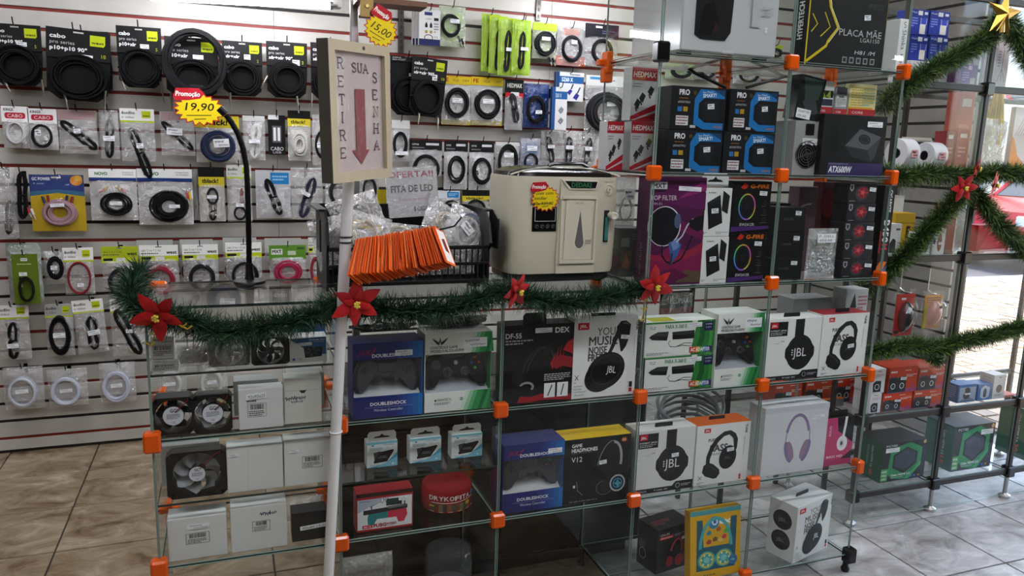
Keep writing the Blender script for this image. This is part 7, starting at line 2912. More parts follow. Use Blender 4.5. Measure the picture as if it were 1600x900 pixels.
pack(421, 383, 478, 435, 'green headed bag', 'green headed bag with a bright pink cable coil', (.42, '#5a8a2c', mxg), [('ring', .5, .2, .38, .34, 9, .0034, '#a82a4c', .4)], thick=.02)
pack(414, 372, 470, 420, 'grey rear bag', 'grey headed bag behind the green headed one', (.36, '#b9bab4', None), [('ring', .5, .2, .38, .3, 4, .0034, '#5a2030', .3)], Y=1.77, hk=False)

# fifth row -----------------------------------------------------------
pack(-4, 477, 47, 562, 'first audio bundle', 'audio bag with an upright black bundle at the left frame edge', (.25, '#f2f2ee', audio), [('bundle', .48, .36, .68, .44, .05, 9, .0034, '#101012')], tagp=(.48, .28, .36, .08, -.05), plugs=((.3, .68, .4, .03, BK),))
pack(72, 475, 115, 556, 'second audio bundle', 'grey headed audio bag with a tall black cable ring', (.25, '#a9aaa4', audio), [('ring', .5, .40, .38, .38, 9, .0034, '#111113', .25)], tagp=(.5, .42, .44, .09))
pack(120, 468, 168, 551, 'third audio bundle', 'audio bag tilted with a short black bundle tied in the middle', (.24, '#f2f2ee', audio), [('bundle', .55, .38, .62, .5, 0, 9, .0034, '#111113')], tagp=(.62, .40, .40, .09, -.1), rot=-.06)
pack(174, 466, 226, 556, 'fourth audio bundle', 'audio bag half behind the garland with a bundle leaning left', (.24, '#f2f2ee', audio), [('bundle', .5, .42, .86, .46, -.4, 9, .0036, '#111113')], tagp=(.55, .45, .2, .06), plugs=((.5, .15, .5, .04, '#c9c9a8'),))

# sixth row: white cable rings ------------------------------------------
for i, (x0, y0, x1, y1, lb) in enumerate(((6, 573, 69, 639, 'first from the left of the clear bags with a white cable ring'), (75, 576, 137, 634, 'second from the left of the clear bags with a white cable ring'), (156, 566, 212, 628, 'third from the left of the clear bags with a white cable ring'), (243, 566, 292, 624, 'clear bag with a white ring seen through the case above the deep fan'), (309, 562, 355, 622, 'clear bag with a thick white ring seen through the case by the white cartons'))):
    pack(x0, y0, x1, y1, ('first', 'second', 'third', 'fourth', 'fifth')[i] + ' white ring', lb, None, [('ring', .46, .42, .36, .36, 9 if i else 5, .0036, ('#c0c4cc', '#bfc4d0', '#c0c4d4', '#c8c8c8', '#cfcfcc')[i], .14)], tagp=(.48, .46, .32, .09, -.05), thick=.02)

# far packs seen through the tower glass ----------------------------------
for i, (x0, y0, x1, y1, c, lb) in enumerate(((1040, 96, 1085, 124, '#8cc030', 'lime bag on the slatwall seen through the tower above the media boxes'), (1086, 92, 1120, 125, '#3a3c3e', 'dark bag on the slatwall seen through the tower above the media boxes'), (1146, 98, 1190, 132, '#b9babc', 'silvery bag on the slatwall seen through the tower beside the lime one'), (1200, 70, 1222, 92, '#b4d030', 'small lime bag on the slatwall seen between computer and motherboard box'), (1262, 95, 1300, 112, '#cfd0cc', 'crinkled clear bag behind the tower under the motherboard box'), (1310, 100, 1380, 130, '#b86a3c', 'orange card on the slatwall behind the tower end'))):
    pack(x0, y0, x1, y1, ('first', 'second', 'third', 'fourth', 'fifth', 'sixth')[i] + ' pack behind the tower', lb, (.3, c, None), [('ring', .5, .4, .34, .3, 5, .004, '#17181a')], 'film', None, back=(c, None))
# ================================================================== goods in the shop window case
RZ = [z + .0040 for z in ZB[:4]]
Z1, Z2, Z3, Z5 = RZ
Z4 = 1.215 + .0040
YS = SHY + .03


def hdmi(b, num):
    a = b.F
    gr, gd = '#2f8f56', '#1f6a40'
    a.rect(0, 0, 1, 1, '#1d211f')
    a.poly([(.20, .85), (.62, .97), (.90, .80), (.90, .45), (.55, .02), (.28, .06), (.16, .2)], gr)
    a.poly([(.55, .02), (.90, .45), (.90, .35), (.65, .02)], '#49b070')
    a.poly([(.26, .68), (.55, .86), (.80, .70), (.80, .40), (.52, .17), (.26, .35)], '#15171a')
    a.poly([(.30, .66), (.55, .81), (.76, .68), (.76, .43), (.52, .23), (.30, .38)], '#3a3e4c')
    for k in range(4):
        a.arc(.53, .52, .13 + .02 * k, .16 + .02 * k, .005, '#555a68')
    a.text('PCYES', .08, .90, .05, '#c8d0cc', w=.24, bold=.04)
    a.rect(.02, .03, .17, .34, '#57a85f')
    for i, t in enumerate(('HDR', '144hz', 'eARC')):
        a.text(t, .035, .25 - .095 * i, .045, '#eef4ee', w=.11, bold=.03)
    a.text('Cabo HDMI 2.0', .25, .13, .05, '#f0f0f0', w=.42, bold=.05)
    a.greek(.25, .075, .62, .11, 1, '#b9c0bc')
    for x, c in ((.68, '#5a6ab0'), (.76, '#3a6ad0'), (.85, '#c08030')):
        a.rect(x, .05, x + .05, .10, c)
    a.ell(.94, .94, .05, .05, '#d8b070')
    l = b.L
    l.rect(0, 0, 1, 1, '#1f5a3a')
    l.text('Cabo HDMI 2.0', .62, .86, .055, '#c8dcd0', w=.55 * b.H / b.D, rot=-PI / 2)
    l.greek(.45, .3, .52, .85, 14, '#7fae94')
    l.text(num, .60, .27, .085, '#d05a3a', w=.16 * b.H / b.D, rot=-PI / 2, bold=.05)
    b.T.rect(0, 0, 1, 1, '#22241f')


for (xl, xr, yt, num, lb) in ((1373, 1442, 690, '40', 'green and black cable carton marked 40, nearest the glass tower'), (1484, 1546, 664, '15', 'green and black cable carton marked 15, in the middle bay beside the clear post'), (1600, 1656, 640, '30', 'green and black cable carton cut by the right frame edge')):
    b = Box('cable_carton', lb, 'box', xl, xr, yt, Z1, YS + .02, .13, '#1d211f', 'green and black cable cartons')
    hdmi(b, num)
    b.sticker(.22 if num == '40' else .8, .82, .30, .11, seed=int(num))
    b.done()

YB = SHY + .04
spk = {}
for (xl, xr, yt, key, up, lb) in ((1377, 1423, 614, 'a', 0, 'lower left of the four orange speaker boxes at the window case'), (1425, 1470, 609, 'b', 0, 'lower right of the four orange speaker boxes at the window case'), (1386, 1431, 574, 'a', 1, 'upper left of the four orange speaker boxes at the window case'), (1433, 1477, 573, 'b', 1, 'upper right of the four orange speaker boxes at the window case')):
    z = Z2 if not up else Z2 + spk[key] + .001
    b = Box('speaker_box', lb, 'box', xl, xr, yt, z, YB, .10, '#d4401c', 'orange speaker boxes')
    spk[key] = b.H
    oex_art(b)
    b.T.rect(0, 0, 1, 1, '#a83418')
    b.done()
for (xl, xr, yt, z, lb) in ((1357, 1375, 615, Z2, 'white box with a black speaker pictured, lower of two beside the orange ones'), (1360, 1381, 577, None, 'white box with a black speaker pictured, upper of two beside the orange ones')):
    if z is None:
        z = Z2 + hw_ + .001
    b = Box('speaker_box', lb, 'box', xl, xr, yt, z, YB, .08, '#e0e0e0')
    hw_ = b.H
    a = b.F
    a.poly([(.15, .05), (.1, .4), (.3, .52), (.7, .5), (.72, .05)], '#22262c')
    a.arc(.42, .26, .11, .11, .03, '#cfd2d6')
    a.text('oex', .3, .88, .06, '#c8503a', w=.4, bold=.05)
    a.greek(.2, .65, .9, .8, 3, '#d89a9a')
    b.done()

# rear shelf behind the tower end
rs = thing('rear_shelf', 'dark framed glass side shelf behind the end of the tall tower', 'shelf', (1.36, .36, FLOOR_Z))
for x in (0, .46):
    for y in (0, .26):
        G().box(x - .008, y - .008, 0, x + .008, y + .008, 1.0, FB, bev=.002).build('post', 'plastic', rs)
for y in (0, .26):
    G().box(.008, y - .008, .375, .452, y + .008, .395, FB).build('rail', 'plastic', rs)
pane(rs, .008, 0, .396, .452, .26, .402, 'glass_shelf', 'glass_edge_dark')
zb_ = FLOOR_Z + .4025
prev = None
for (xl, xr, yt, row, lb) in ((1208, 1251, 612, 0, 'orange speaker box behind the tower above the lilac headphone box'), (1256, 1300, 608, 0, 'orange speaker box behind the tower beside the pink headphone box'), (1303, 1341, 606, 0, 'orange speaker box at the tower end behind the pink headphone box'), (1230, 1272, 590, 1, 'upper orange speaker box behind the tower, left of its twin'), (1276, 1318, 586, 1, 'upper orange speaker box behind the tower, right of its twin')):
    z = zb_ if not row else zb_ + hb_ + .001
    b = Box('speaker_box', lb, 'box', xl, xr, yt, z, .42, .10, '#c8401e', 'orange speaker boxes', H=.098 if not row else .09)
    hb_ = b.H
    oex_art(b)
    b.done()
b = Box('speaker_box', 'orange topped grey box lying behind the pink headphone box', 'box', 1248, 1318, 615, zb_ - .0, .385, .02, '#7a7a7c', H=.03)
b.T.rect(0, 0, 1, 1, '#d0601c')
b.done()

# boxed mice
for (xl, xr, yt, c, lb, k) in ((1495, 1523, 601, '#1f5f9c', 'wide blue mouse box with a black mouse on the window case shelf', 0), (1526, 1547, 600, '#2268aa', 'narrow blue mouse box beside the wide blue one', 1), (1549, 1568, 586, '#dcdcda', 'white mouse box with a hang tab at the blue boxes', 2), (1570, 1588, 617, '#c04a2c', 'small red mouse box beside the white mouse box', 3)):
    b = Box('mouse_box', lb, 'box', xl, xr, yt, Z2, YB, .06, c)
    a = b.F
    if k == 0:
        a.rect(.08, .06, .98, .85, '#8fa0b4')
        a.poly([(.08, .06), (.98, .06), (.6, .3), (.3, .2)], '#5a6c86')
        a.poly([(.36, .78), (.52, .84), (.64, .76), (.68, .5), (.62, .24), (.44, .18), (.30, .28), (.28, .44), (.38, .52)], '#1c1d20')
        b.sticker(.52, .48, .3, .09, seed=4)
    elif k == 1:
        a.poly([(.2, .75), (.5, .92), (.85, .75), (.85, .2), (.5, .08), (.2, .2)], '#b9c4d0')
        a.ell(.52, .5, .14, .24, '#4c5668')
        a.ell(.52, .3, .12, .12, '#2a3a5a')
    elif k == 2:
        a.ell(.5, .42, .16, .17, '#4c4844')
        a.greek(.2, .1, .8, .2, 2, '#999')
        a.ell(.5, .9, .06, .025, '#777')
    else:
        a.ell(.5, .4, .24, .3, '#2a2626')
    b.L.rect(0, 0, 1, 1, '#1c4f86' if k < 2 else '#b9b9b8')
    b.L.greek(.2, .2, .8, .9, 6, '#6a8fb4' if k < 2 else '#999')
    b.done()


# mice in blister packs hanging from the rail
def mouse_blister(x0, y0, x1, y1, card, mc, lb, gold=False):
    Y = SHY + .08
    X0, X1 = onY(x0, (y0 + y1) / 2, Y)[0], onY(x1, (y0 + y1) / 2, Y)[0]
    xm = (X0 + X1) / 2
    zt, zb = onY((x0 + x1) / 2, y0, Y)[2], onY((x0 + x1) / 2, y1, Y)[2]
    W, H = X1 - X0, zt - zb
    o = thing('mouse_blister', lb, 'computer mouse', (xm, Y, zb))
    G().box(-W / 2, .002, 0, W / 2, .0035, H, '#b4b6b8', bev=.001).build('blister_back', 'clear_plastic', o)
    G().box(-W * .38, 0, H * .03, W * .40, .002, H * .9, card, bev=.0006).build('backing_card', 'card', o)
    a = Art(W * .78, H * .87)
    a.rect(.28, .86, .52, .91, '#e4dcdc')
    if gold:
        a.rect(0, .72, 1, 1, '#c8862a')
        a.greek(.1, .74, .9, .95, 3, '#7a3a20')
        a.rect(0, .0, .2, .7, '#a8a020')
    else:
        a.greek(.4, .06, .95, .12, 2, '#3a1a18')
        a.rect(.05, .04, .3, .12, '#2a2a2c')
    a.emit(G(), 'front', W * .78, 0, 0, off=.0004, o=(0, 0, H * .03)).build('card_print', 'card', o)
    g = G()
    n, m_ = 16, 10
    for i in range(m_ + 1):
        v = i / m_
        rr = math.sin(PI * min(.97, v * .94 + .03)) ** .55
        for k in range(n + 1):
            w = PI * k / n
            g.v.append((W * .28 * rr * math.cos(w) + .06 * W * v, -.030 * rr * math.sin(w) - .001, H * (.12 + .62 * v)))
    for i in range(m_):
        for k in range(n):
            a_ = i * (n + 1) + k
            g.f.append([a_, a_ + 1, a_ + n + 2, a_ + n + 1])
            g.c.append(C(mc if 5 < k < 11 or gold else '#5c2a30'))
    g.build('mouse_shell', 'gloss', o, True)
    G().lathe([(.0005, -.006), (.005, -.005), (.005, .0)], (.05 * W, -.028, H * .62), 'y', 12, '#26262a').build('scroll_wheel', 'rubber', o)
    film_sheet(o, W * .86, H * .76, .038, 'clear_plastic', 5, 8, 8, 'blister_dome', z0=H * .06)
    hk_ = thing('wall_hook', 'wire hook under the window case rail holding the ' + ('yellow' if gold else 'red') + ' mouse blister', 'hook', (xm, Y, zt - .01), group='wire hooks in the window case')
    G().tube([(0, -.02, 0), (0, .01, 0), (0, .03, .01), (0, .03, .09)], .002, 6, c='#c8c8c8').build('prong', 'metal', hk_)


mouse_blister(1394, 452, 1431, 526, '#b82a22', '#26282c', 'black and red mouse in a red blister hanging in the window case')
mouse_blister(1439, 455, 1474, 514, '#c87a28', '#b87a70', 'pinkish mouse in a yellow and orange blister hanging in the window case', True)

# middle shelf goods
mid = ((1385, 1404, 306, .333, '#dedede', 'upper white box at the tower end on the middle shelf of the window case', None), (1394, 1424, 333, None, '#d0a418', 'yellow box with black letters on the middle window shelf', 'F'), (1382, 1404, 350, None, '#d6d6d4', 'white mouse box before the yellow box on the middle window shelf', 'G'),
       (1437, 1452, 364, None, '#dcdcda', 'left one of two white phone case boxes on the middle window shelf', 'P'), (1455, 1474, 357, None, '#e2e2e0', 'right one of two white phone case boxes on the middle window shelf', 'P'), (1524, 1575, 352, None, '#b81c28', 'shiny red bag lying on the middle window shelf', 'R'))
for i, (xl, xr, yt, dz, c, lb, k) in enumerate(mid):
    Yb = (SHY + .22, SHY + .14, SHY + .05, SHY + .06, SHY + .06, SHY + .1)[i]
    b = Box('accessory_box', lb, 'box', xl, xr, yt, Z3, Yb, .06, c)
    a = b.F
    if k == 'F':
        a.text('F', .6, .35, .3, '#3a3218', w=.16, bold=.06)
        a.rect(0, .72, 1, .76, '#a88010')
    elif k == 'G':
        a.text('G', .1, .72, .16, '#a03a3a', w=.14)
        a.rect(.6, .8, .9, .86, '#5a3a3a')
        a.poly([(.25, .1), (.25, .4), (.45, .55), (.65, .5), (.7, .1)], '#1c1c1e')
    elif k == 'P':
        a.ell(.55, .45, .12, .34, '#7a3a34')
        a.ell(.55, .45, .10, .31, '#8a4a40')
        a.rect(.05, .4, .2, .6, '#2a3a6a')
        b.sticker(.6, .42, .3, .1, seed=i)
    elif k == 'R':
        a.poly([(.1, .1), (.4, .9), (.5, .5), (.9, .2)], '#d03040')
        a.poly([(.1, 0), (.9, 0), (.9, .1), (.1, .06)], '#e8a0a4')
    b.done()
ob, W_, H_ = film_bag('clear_bag', 'crinkled white bag standing by the post on the middle window shelf', 'bag', 1488, 1508, 312, Z3, SHY + .08, seed=71, thick=.02)
G().box(-W_ * .4, .002, .004, W_ * .4, .008, H_ * .9, '#cfc6bc').build('inner_card', 'paper', ob)
b = Box('accessory_box', 'brown red bag behind the phone case boxes on the middle window shelf', 'bag', 1466, 1489, 322, Z3, SHY + .16, .04, '#8a3a2c')
b.F.poly([(0, .8), (.4, .6), (.6, 1), (0, 1)], '#b9b0c4')
b.done()

# upper shelf goods
for i, (xl, xr, yt, lb) in enumerate(((1397, 1417, 216, 'white label roll near the tower end on the upper window shelf'), (1441, 1462, 222, 'white label roll beside the open white box on the upper window shelf'))):
    Y = SHY + .10
    X0, X1 = solveX(xl, Y, Z4), solveX(xr, Y, Z4)
    o = thing('label_roll', lb, 'roll', ((X0 + X1) / 2, Y, Z4 + .0005))
    H = solveZ(yt, X0, Y) - Z4
    R = H / 2
    wd_ = X1 - X0
    G().lathe([(R * .35, -wd_ / 2), (R * .96, -wd_ / 2), (R, -wd_ / 2 + .004), (R, wd_ / 2 - .004), (R * .96, wd_ / 2), (R * .35, wd_ / 2), (R * .35, -wd_ / 2)], (0, 0, R), 'x', 28, '#d4d2d6').build('paper_roll', 'paper', o, True)
    sticker(o, 0, -R - .0015, R, wd_ * .5, R * .5, 3, col='#d89a9a')
ob_ = Box('display_box', 'open white display box tilted on the upper window shelf', 'box', 1437, 1484, 222, Z4, SHY + .2, .05, '#d8d2c4', rx=.0, H=.03)
ob_.done()
lidt = G().box(-ob_.W * .5, 0, 0, ob_.W * .5, .004, .10, '#dcd8cc', bev=.002).build('open_lid', 'card', ob_.o)
lidt.location = (0, .05, .03)
lidt.rotation_euler = (-.5, 0, 0)
a = Art(ob_.W, .10)
a.rect(.12, .12, .9, .86, '#a8a49a')
a.rect(.4, .55, .66, .8, '#26242a')
a.rect(.3, .2, .8, .5, '#c8b8a8')
a.emit(G(), 'front', ob_.W, 0, 0).build('lid_print', 'card', lidt)
for i, (xl, xr, yt, c, lb) in enumerate(((1472, 1486, 205, '#8a2a2c', 'dark red carton on the upper window shelf behind the flowers, left one'), (1489, 1508, 203, '#9a2c2c', 'dark red carton on the upper window shelf behind the flowers, right one'), (1484, 1510, 142, '#b85a48', 'salmon carton standing behind the dark red cartons'))):  # the two dark red boxes stand in for red reflections
    b = Box('accessory_box', lb, 'box', xl, xr, yt, Z4, SHY + (.12 if i < 2 else .2), .05, c)
    b.F.rect(.25, .8, .8, .9, '#d8c8c4')
    b.F.greek(.2, .3, .8, .6, 3, '#c88a84')
    b.done()
ob, W_, H_ = film_bag('clear_bag', 'large clear bag with a cream sheet right of the window case post', 'bag', 1530, 1566, 186, Z4, SHY + .08, seed=81, thick=.02)
G().box(-W_ * .45, .002, .004, W_ * .45, .006, H_ * .96, '#c4bcab').build('inner_card', 'paper', ob)
b = Box('accessory_box', 'tall orange and pale pink card at the right frame edge', 'card', 1574, 1612, 168, Z4, SHY + .08, .02, '#cfc4c8')
b.F.poly([(0, 0), (.9, 0), (.3, .25), (.1, .5), (0, .55)], '#d8801c')
for k in range(5):
    b.F.line([(.1 + .1 * k, .55), (.5 + .1 * k, .95)], .015, '#a89aa4')
b.done()

# top shelf goods
hb = {}
for (xl, xr, yt, key, up, lb) in ((1419, 1447, 56, 'a', 0, 'lower left of the four blue device boxes high in the window case'), (1449, 1478, 57, 'b', 0, 'lower right of the four blue device boxes high in the window case'), (1420, 1448, 15, 'a', 1, 'upper left of the four blue device boxes high in the window case'), (1450, 1481, 18, 'b', 1, 'upper right of the four blue device boxes high in the window case')):
    z = Z5 + .085 if not up else Z5 + .085 + hb[key] + .001
    b = Box('device_box', lb, 'box', xl, xr, yt, z, SHY + .10, .06, '#1c2f8a', 'blue device boxes')
    hb[key] = b.H
    a = b.F
    a.text('Multi', .06, .84, .08, '#b9c4f0', w=.3)
    a.rect(.40, .78, .64, .95, '#d8d8d8')
    a.rect(.74, .82, .92, .92, '#d8d8e4')
    a.greek(.08, .3, .4, .7, 4, '#7a8ad8')
    a.rect(.56, .40, .90, .68, '#3040a8')
    a.line([(.57, .68), (.60, .42)], .02, '#c9c9d0')
    a.line([(.90, .68), (.88, .42)], .02, '#c9c9d0')
    a.rect(.55, .06, .86, .44, '#cfcac4')
    a.ell(.70, .32, .02, .02, '#b08a30')
    b.done()
b = Box('device_box', 'flat white carton under the four blue device boxes', 'box', 1418, 1478, 103, Z5, SHY + .09, .09, '#b9b9bc', H=.084)
b.done()
b = Box('device_box', 'purple device box standing beside the post high in the window case', 'box', 1499, 1524, 101, Z5, SHY + .05, .06, '#7a4a9a')
a = b.F
a.text('Multi', .06, .84, .08, '#d8c4ec', w=.3)
a.rect(.40, .78, .64, .95, '#d89ac0')
a.rect(.60, .06, .90, .44, '#cfc4bc')
a.greek(.08, .3, .5, .7, 4, '#b08ad0')
b.L.rect(0, 0, 1, 1, '#8a4a8a')
b.done()
b = Box('tripod_box', 'tall pale box with a tripod pictured beside the post', 'box', 1551, 1570, 52, Z5, SHY + .04, .05, '#c9b9b9')
a = b.F
a.line([(.5, .75), (.5, .35)], .01, '#3a3438')
for x in (.2, .5, .8):
    a.line([(.5, .38), (x, .16)], .008, '#3a3438')
a.arc(.5, .82, .03, .04, .01, '#3a3438')
a.greek(.1, .4, .35, .7, 6, '#8a7a80')
a.rect(.2, .9, .6, .95, '#4a3a4a')
b.done()
P = onY(1584, 95, SHY + .06)
ty = thing('yellow_tassel', 'bright yellow tassel hanging in the window case at the right', 'tassel', (P[0], SHY + .10, 1.30))
q = random.Random(2)
G().ball((0, 0, .285), .014, .014, .02, 10, 6, '#a8542c').build('tassel_head', 'rubber', ty, True)
g = G()
for k in range(60):
    w = q.uniform(0, 2 * PI)
    r = q.uniform(.01, .038)
    g.tube([(0, 0, .28), (r * .5 * math.cos(w), r * .5 * math.sin(w), .18), (r * math.cos(w), r * math.sin(w), q.uniform(0, .06))], .0022, 4, c=q.choice(('#d8b41c', '#c8a010', '#e4c430')))
fr_ = g.build('tassel_fringe', 'paper', ty)
fr_['kind'] = 'stuff'
G().tube([(0, 0, .3), (0, 0, .70)], .0015, 5, c='#a89020').build('cord', 'rubber', ty)
b = Box('toy_ball', 'small red and white toy at the garland high in the window case', 'toy', 1458, 1476, 112, Z5, SHY + .02, .04, '#cfcfcc', H=.02)
b.done()
G().ball((0, .02, .042), .024, .02, .024, 14, 8, '#b81c24').build('red_ball', 'gloss', b.o, True)
G().ball((.01, .008, .05), .010, .008, .010, 10, 6, '#e4e0dc').build('white_face', 'gloss', b.o, True)
# ================================================================== garlands and poinsettias
def spline(pts, n):
    P = [np.array(p, float) for p in pts]
    P = [2 * P[0] - P[1]] + P + [2 * P[-1] - P[-2]]
    out = []
    for i in range(1, len(P) - 2):
        m = max(2, int(n * np.linalg.norm(P[i + 1] - P[i]) / .1))
        for k in range(m):
            t = k / m
            a, b, c, d = P[i - 1:i + 3]
            out.append(.5 * ((2 * b) + (c - a) * t + (2 * a - 5 * b + 4 * c - d) * t * t + (3 * b - a - 3 * c + d) * t ** 3))
    out.append(P[-2])
    return out


def garland(label, pts, per, rad, wid, cols, seed, tip=None):
    q = np.random.RandomState(seed)
    path = spline(pts, 8)
    p0 = path[0].copy()
    o = thing('garland', label, 'garland', tuple(p0))
    path = [p - p0 for p in path]
    G().tube([tuple(p) for p in path], .0018, 5, c='#2a3020').build('garland_wire', 'metal', o)
    seg = [np.linalg.norm(path[i + 1] - path[i]) for i in range(len(path) - 1)]
    V, F, CC = [], [], []
    cl = [C(c) for c in cols]
    tl = [C(c) for c in (tip or cols)]
    for i, L in enumerate(seg):
        t = (path[i + 1] - path[i]) / (L + 1e-9)
        a = np.array([0, 0, 1.0]) if abs(t[2]) < .8 else np.array([1.0, 0, 0])
        u = np.cross(t, a)
        u /= np.linalg.norm(u)
        v = np.cross(t, u)
        n = int(L * per)
        for k in range(n):
            s = q.rand()
            w = q.rand() * 2 * PI
            d = u * math.cos(w) + v * math.sin(w)
            lean = q.normal() * .75
            dd = d + t * lean
            dd[2] -= .05
            dd /= np.linalg.norm(dd)
            r = rad * (.55 + .5 * q.rand())
            b = path[i] + t * L * s
            side = np.cross(dd, q.normal(size=3))
            side /= np.linalg.norm(side) + 1e-9
            o_ = len(V)
            hw = side * wid * .5
            m_ = b + dd * r * .55 + np.array([0, 0, .002])
            e_ = b + dd * r
            V += [tuple(b - hw), tuple(b + hw), tuple(m_ + hw), tuple(m_ - hw), tuple(e_)]
            F += [(o_, o_ + 1, o_ + 2, o_ + 3), (o_ + 3, o_ + 2, o_ + 4)]
            c = cl[q.randint(len(cl))]
            CC += [c, tl[q.randint(len(tl))]]
    g = G()
    g.v, g.f, g.c = V, F, CC
    nd = g.build('needles', 'needle', o)
    nd['kind'] = 'stuff'
    return o


def at(px, py, Y):
    return onY(px, py, Y)


GC_ = ('#1c3a26', '#24472d', '#17301f', '#2d5434', '#20402c')
pts = [at(222, 424, .10), at(205, 448, .03), at(208, 474, -.03), at(245, 497, -.04), at(290, 502, -.035), at(345, 520, -.035), at(400, 514, -.03), at(455, 505, -.035), at(505, 487, -.03), at(540, 472, -.03), at(580, 482, -.035), at(640, 488, -.035), at(700, 482, -.035), at(750, 468, -.03), at(795, 455, -.03), at(835, 468, -.035), at(890, 474, -.035), at(945, 466, -.03), at(985, 458, -.03), at(1012, 448, -.03)]
garland('dark green tinsel garland draped along the top edge of the glass counter', pts, 9000, .058, .0017, GC_, 3)
GR_ = ('#16280f', '#223a16', '#101d0c', '#2c4a1c', '#1a3012')
SUN_TIP = ('#2c441a', '#6a8a34', '#1c3212', '#40601f')  # pale tips put sunlight into the colour of the window garlands
YF = SHY - .03
garland('fluffy green garland slanting down left from the gold star on the shop window case', [at(1562, 28, YF), at(1545, 58, YF), at(1510, 80, YF), at(1462, 106, YF), at(1420, 132, YF), at(1392, 150, YF + .03), at(1378, 172, YF + .04)], 10500, .060, .0019, GR_, 5, SUN_TIP)
garland('short green garland falling right from the gold star', [at(1572, 28, YF), at(1590, 60, YF), at(1610, 95, YF), at(1630, 120, YF)], 10500, .060, .0019, GR_, 6, SUN_TIP)
garland('level green garland across the shop window case below the tripods', [at(1376, 268, YF + .02), at(1405, 278, YF), at(1440, 272, YF), at(1480, 274, YF), at(1515, 276, YF), at(1560, 270, YF), at(1615, 274, YF)], 10500, .056, .0019, GR_, 7, SUN_TIP)
garland('green garland slanting down left from the red flowers on the shop window case', [at(1510, 296, YF), at(1478, 330, YF), at(1452, 358, YF), at(1425, 388, YF), at(1400, 412, YF + .01), at(1376, 436, YF + .03), at(1345, 456, YF + .06)], 10500, .060, .0019, GR_, 8, SUN_TIP)
garland('green garland slanting down right from the red flowers on the shop window case', [at(1524, 300, YF), at(1545, 330, YF), at(1568, 358, YF), at(1592, 382, YF), at(1620, 400, YF)], 10500, .060, .0019, GR_, 9, SUN_TIP)
garland('lower green garland strung across the shop window case above the red speaker boxes', [at(1350, 552, YF + .02), at(1385, 546, YF), at(1425, 540, YF), at(1465, 545, YF), at(1500, 534, YF), at(1545, 526, YF), at(1580, 516, YF), at(1615, 508, YF)], 10500, .054, .0019, GR_, 10, SUN_TIP)
garland('small loose end of green garland hanging above the red speaker boxes', [at(1444, 548, YF - .01), at(1456, 560, YF - .01), at(1470, 566, YF - .01)], 8000, .036, .0022, GR_, 11, SUN_TIP)


def poinsettia(px, py, Y, S, label, seed, tilt=(0, 0), petals=6, a0=.3):
    q = random.Random(seed)
    P = at(px, py, Y)
    o = thing('poinsettia', label, 'flower', tuple(P), (tilt[0], 0, tilt[1]))
    for k in range(petals + 4):
        inner = k >= petals
        w = a0 + 2 * PI * (k if not inner else k + .5) / (petals if not inner else 4)
        L = S * (q.uniform(.88, 1.1) if not inner else q.uniform(.5, .62))
        B = L * .30
        n = 6
        vs = []
        lift = .35 if not inner else .7
        for i in range(n + 1):
            t = i / n
            hw = B * math.sin(PI * min(1, t * .93 + .05)) ** .8 * (1 - .35 * t)
            d = -(.006 + L * lift * t * (1 - .75 * t)) + (.0 if not inner else -.004)
            for s in (-1, 0, 1):
                vs.append((t * L, d + (.18 * hw if s else 0) + q.uniform(-.001, .001), s * hw))
        fs = []
        for i in range(n):
            for s in range(2):
                a_ = i * 3 + s
                fs.append((a_, a_ + 1, a_ + 4, a_ + 3))
        g = G().add(vs, fs, q.choice(('#b00d14', '#9c0a12', '#bd1218')))
        g.move(Matrix.Rotation(-w, 4, 'Y'))
        g.build('petal', 'petal', o, 'all')
    for k in range(7):
        w = 2 * PI * k / 7
        r = S * .10 if k else 0
        g = G()
        x, z = r * math.cos(w), r * math.sin(w)
        g.tube([(x * .4, -.002, z * .4), (x, -.022, z)], .0012, 5, c='#5a6a1c')
        g.ball((x, -.024, z), .0032, .0032, .0032, 8, 5, '#d8c04a')
        g.build('stamen', 'plastic', o, True)
    return o


def berry_sprig(parent, pts, c='#b8a02c'):
    g = G()
    for i in range(len(pts) - 1):
        g.tube([pts[i], pts[i + 1]], .0012, 5, c=c)
    g.build('sprig_stem', 'plastic', parent)
    for i, p in enumerate(pts[1:]):
        for s in (-1, 1):
            G().tube([p, (p[0] + s * .010, p[1], p[2] + .008)], .0015, 5, c=c).build('sprig_leaf', 'gloss', parent)


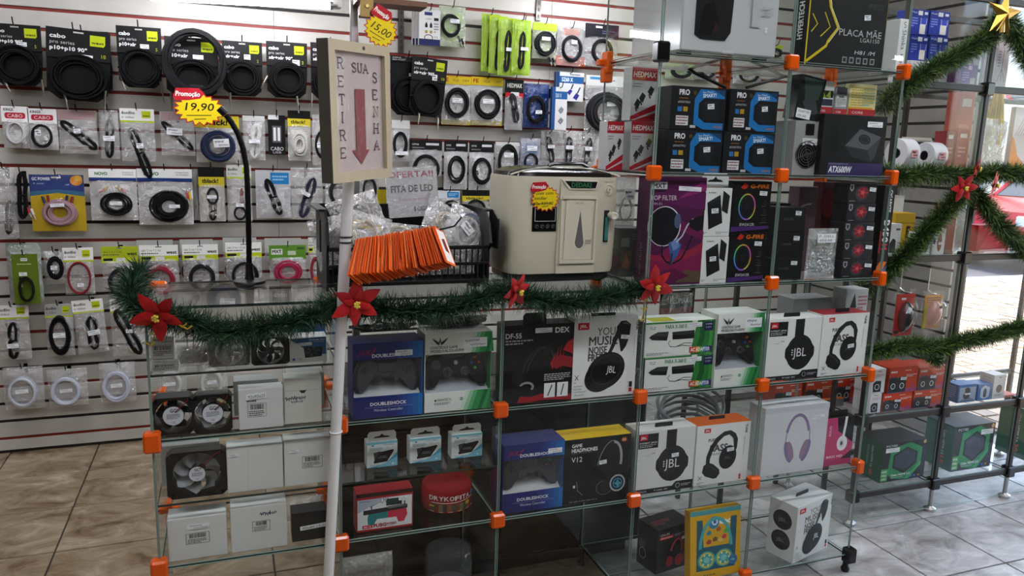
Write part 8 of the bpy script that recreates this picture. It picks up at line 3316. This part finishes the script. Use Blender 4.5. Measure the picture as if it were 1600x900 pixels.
f1 = poinsettia(250, 490, -.075, .056, 'red fabric poinsettia at the left end of the counter garland', 1, (.25, -.3), 5, .9)
berry_sprig(f1, [(.0, 0, -.02), (-.018, 0, -.05), (-.03, 0, -.075)])
berry_sprig(f1, [(.02, 0, -.01), (.04, 0, -.03), (.05, 0, -.035)])
poinsettia(554, 472, -.085, .056, 'red fabric poinsettia in front of the white pole', 2, (.1, .1), 6, .5)
poinsettia(803, 452, -.075, .050, 'red fabric poinsettia seen from the side under the concentrator', 3, (.25, .55), 6, .2)
f4 = poinsettia(1020, 445, -.075, .056, 'red fabric poinsettia at the corner of counter and tower', 4, (.2, .1), 6, .75)
berry_sprig(f4, [(-.014, 0, -.02), (-.016, 0, -.045), (-.012, 0, -.07), (-.014, 0, -.10)])
poinsettia(1520, 262, YF - .05, .056, 'uppermost red poinsettia of three on the shop window case', 5, (.2, .7), 6, .4)
poinsettia(1503, 293, YF - .06, .050, 'lower left red poinsettia of three on the shop window case', 6, (.1, -.2), 6, .1)
poinsettia(1548, 289, YF - .05, .056, 'right hand red poinsettia of three on the shop window case'.replace('right hand', 'outer'), 7, (.1, .5), 6, .8)
# gold star
P = at(1568, 22, YF - .06)
st = thing('gold_star', 'gold glittering five pointed star at the top of the garlands', 'star', tuple(P), (0, .1, 0))
for k in range(5):
    w = PI / 2 + 2 * PI * k / 5
    R1_, R2_ = .078, .030
    tip_ = (R1_ * math.cos(w), 0, R1_ * math.sin(w))
    l_ = (R2_ * math.cos(w - PI / 5), 0, R2_ * math.sin(w - PI / 5))
    r_ = (R2_ * math.cos(w + PI / 5), 0, R2_ * math.sin(w + PI / 5))
    g = G().add([(0, -.018, 0), l_, tip_, r_, (0, .01, 0)], [(0, 1, 2), (0, 2, 3), (4, 2, 1), (4, 3, 2)], '#c8a24c')
    g.build('star_point', 'metal', st)
G().tube([(-.002, 0, -.01), (.004, -.004, -.058)], .008, 10, c='#c8a85a').build('star_socket', 'metal', st)
G().tube([(0.0, -.01, -.01), (-.03, -.012, -.06)], .002, 6, c='#c8a85a').build('star_tail', 'metal', st)
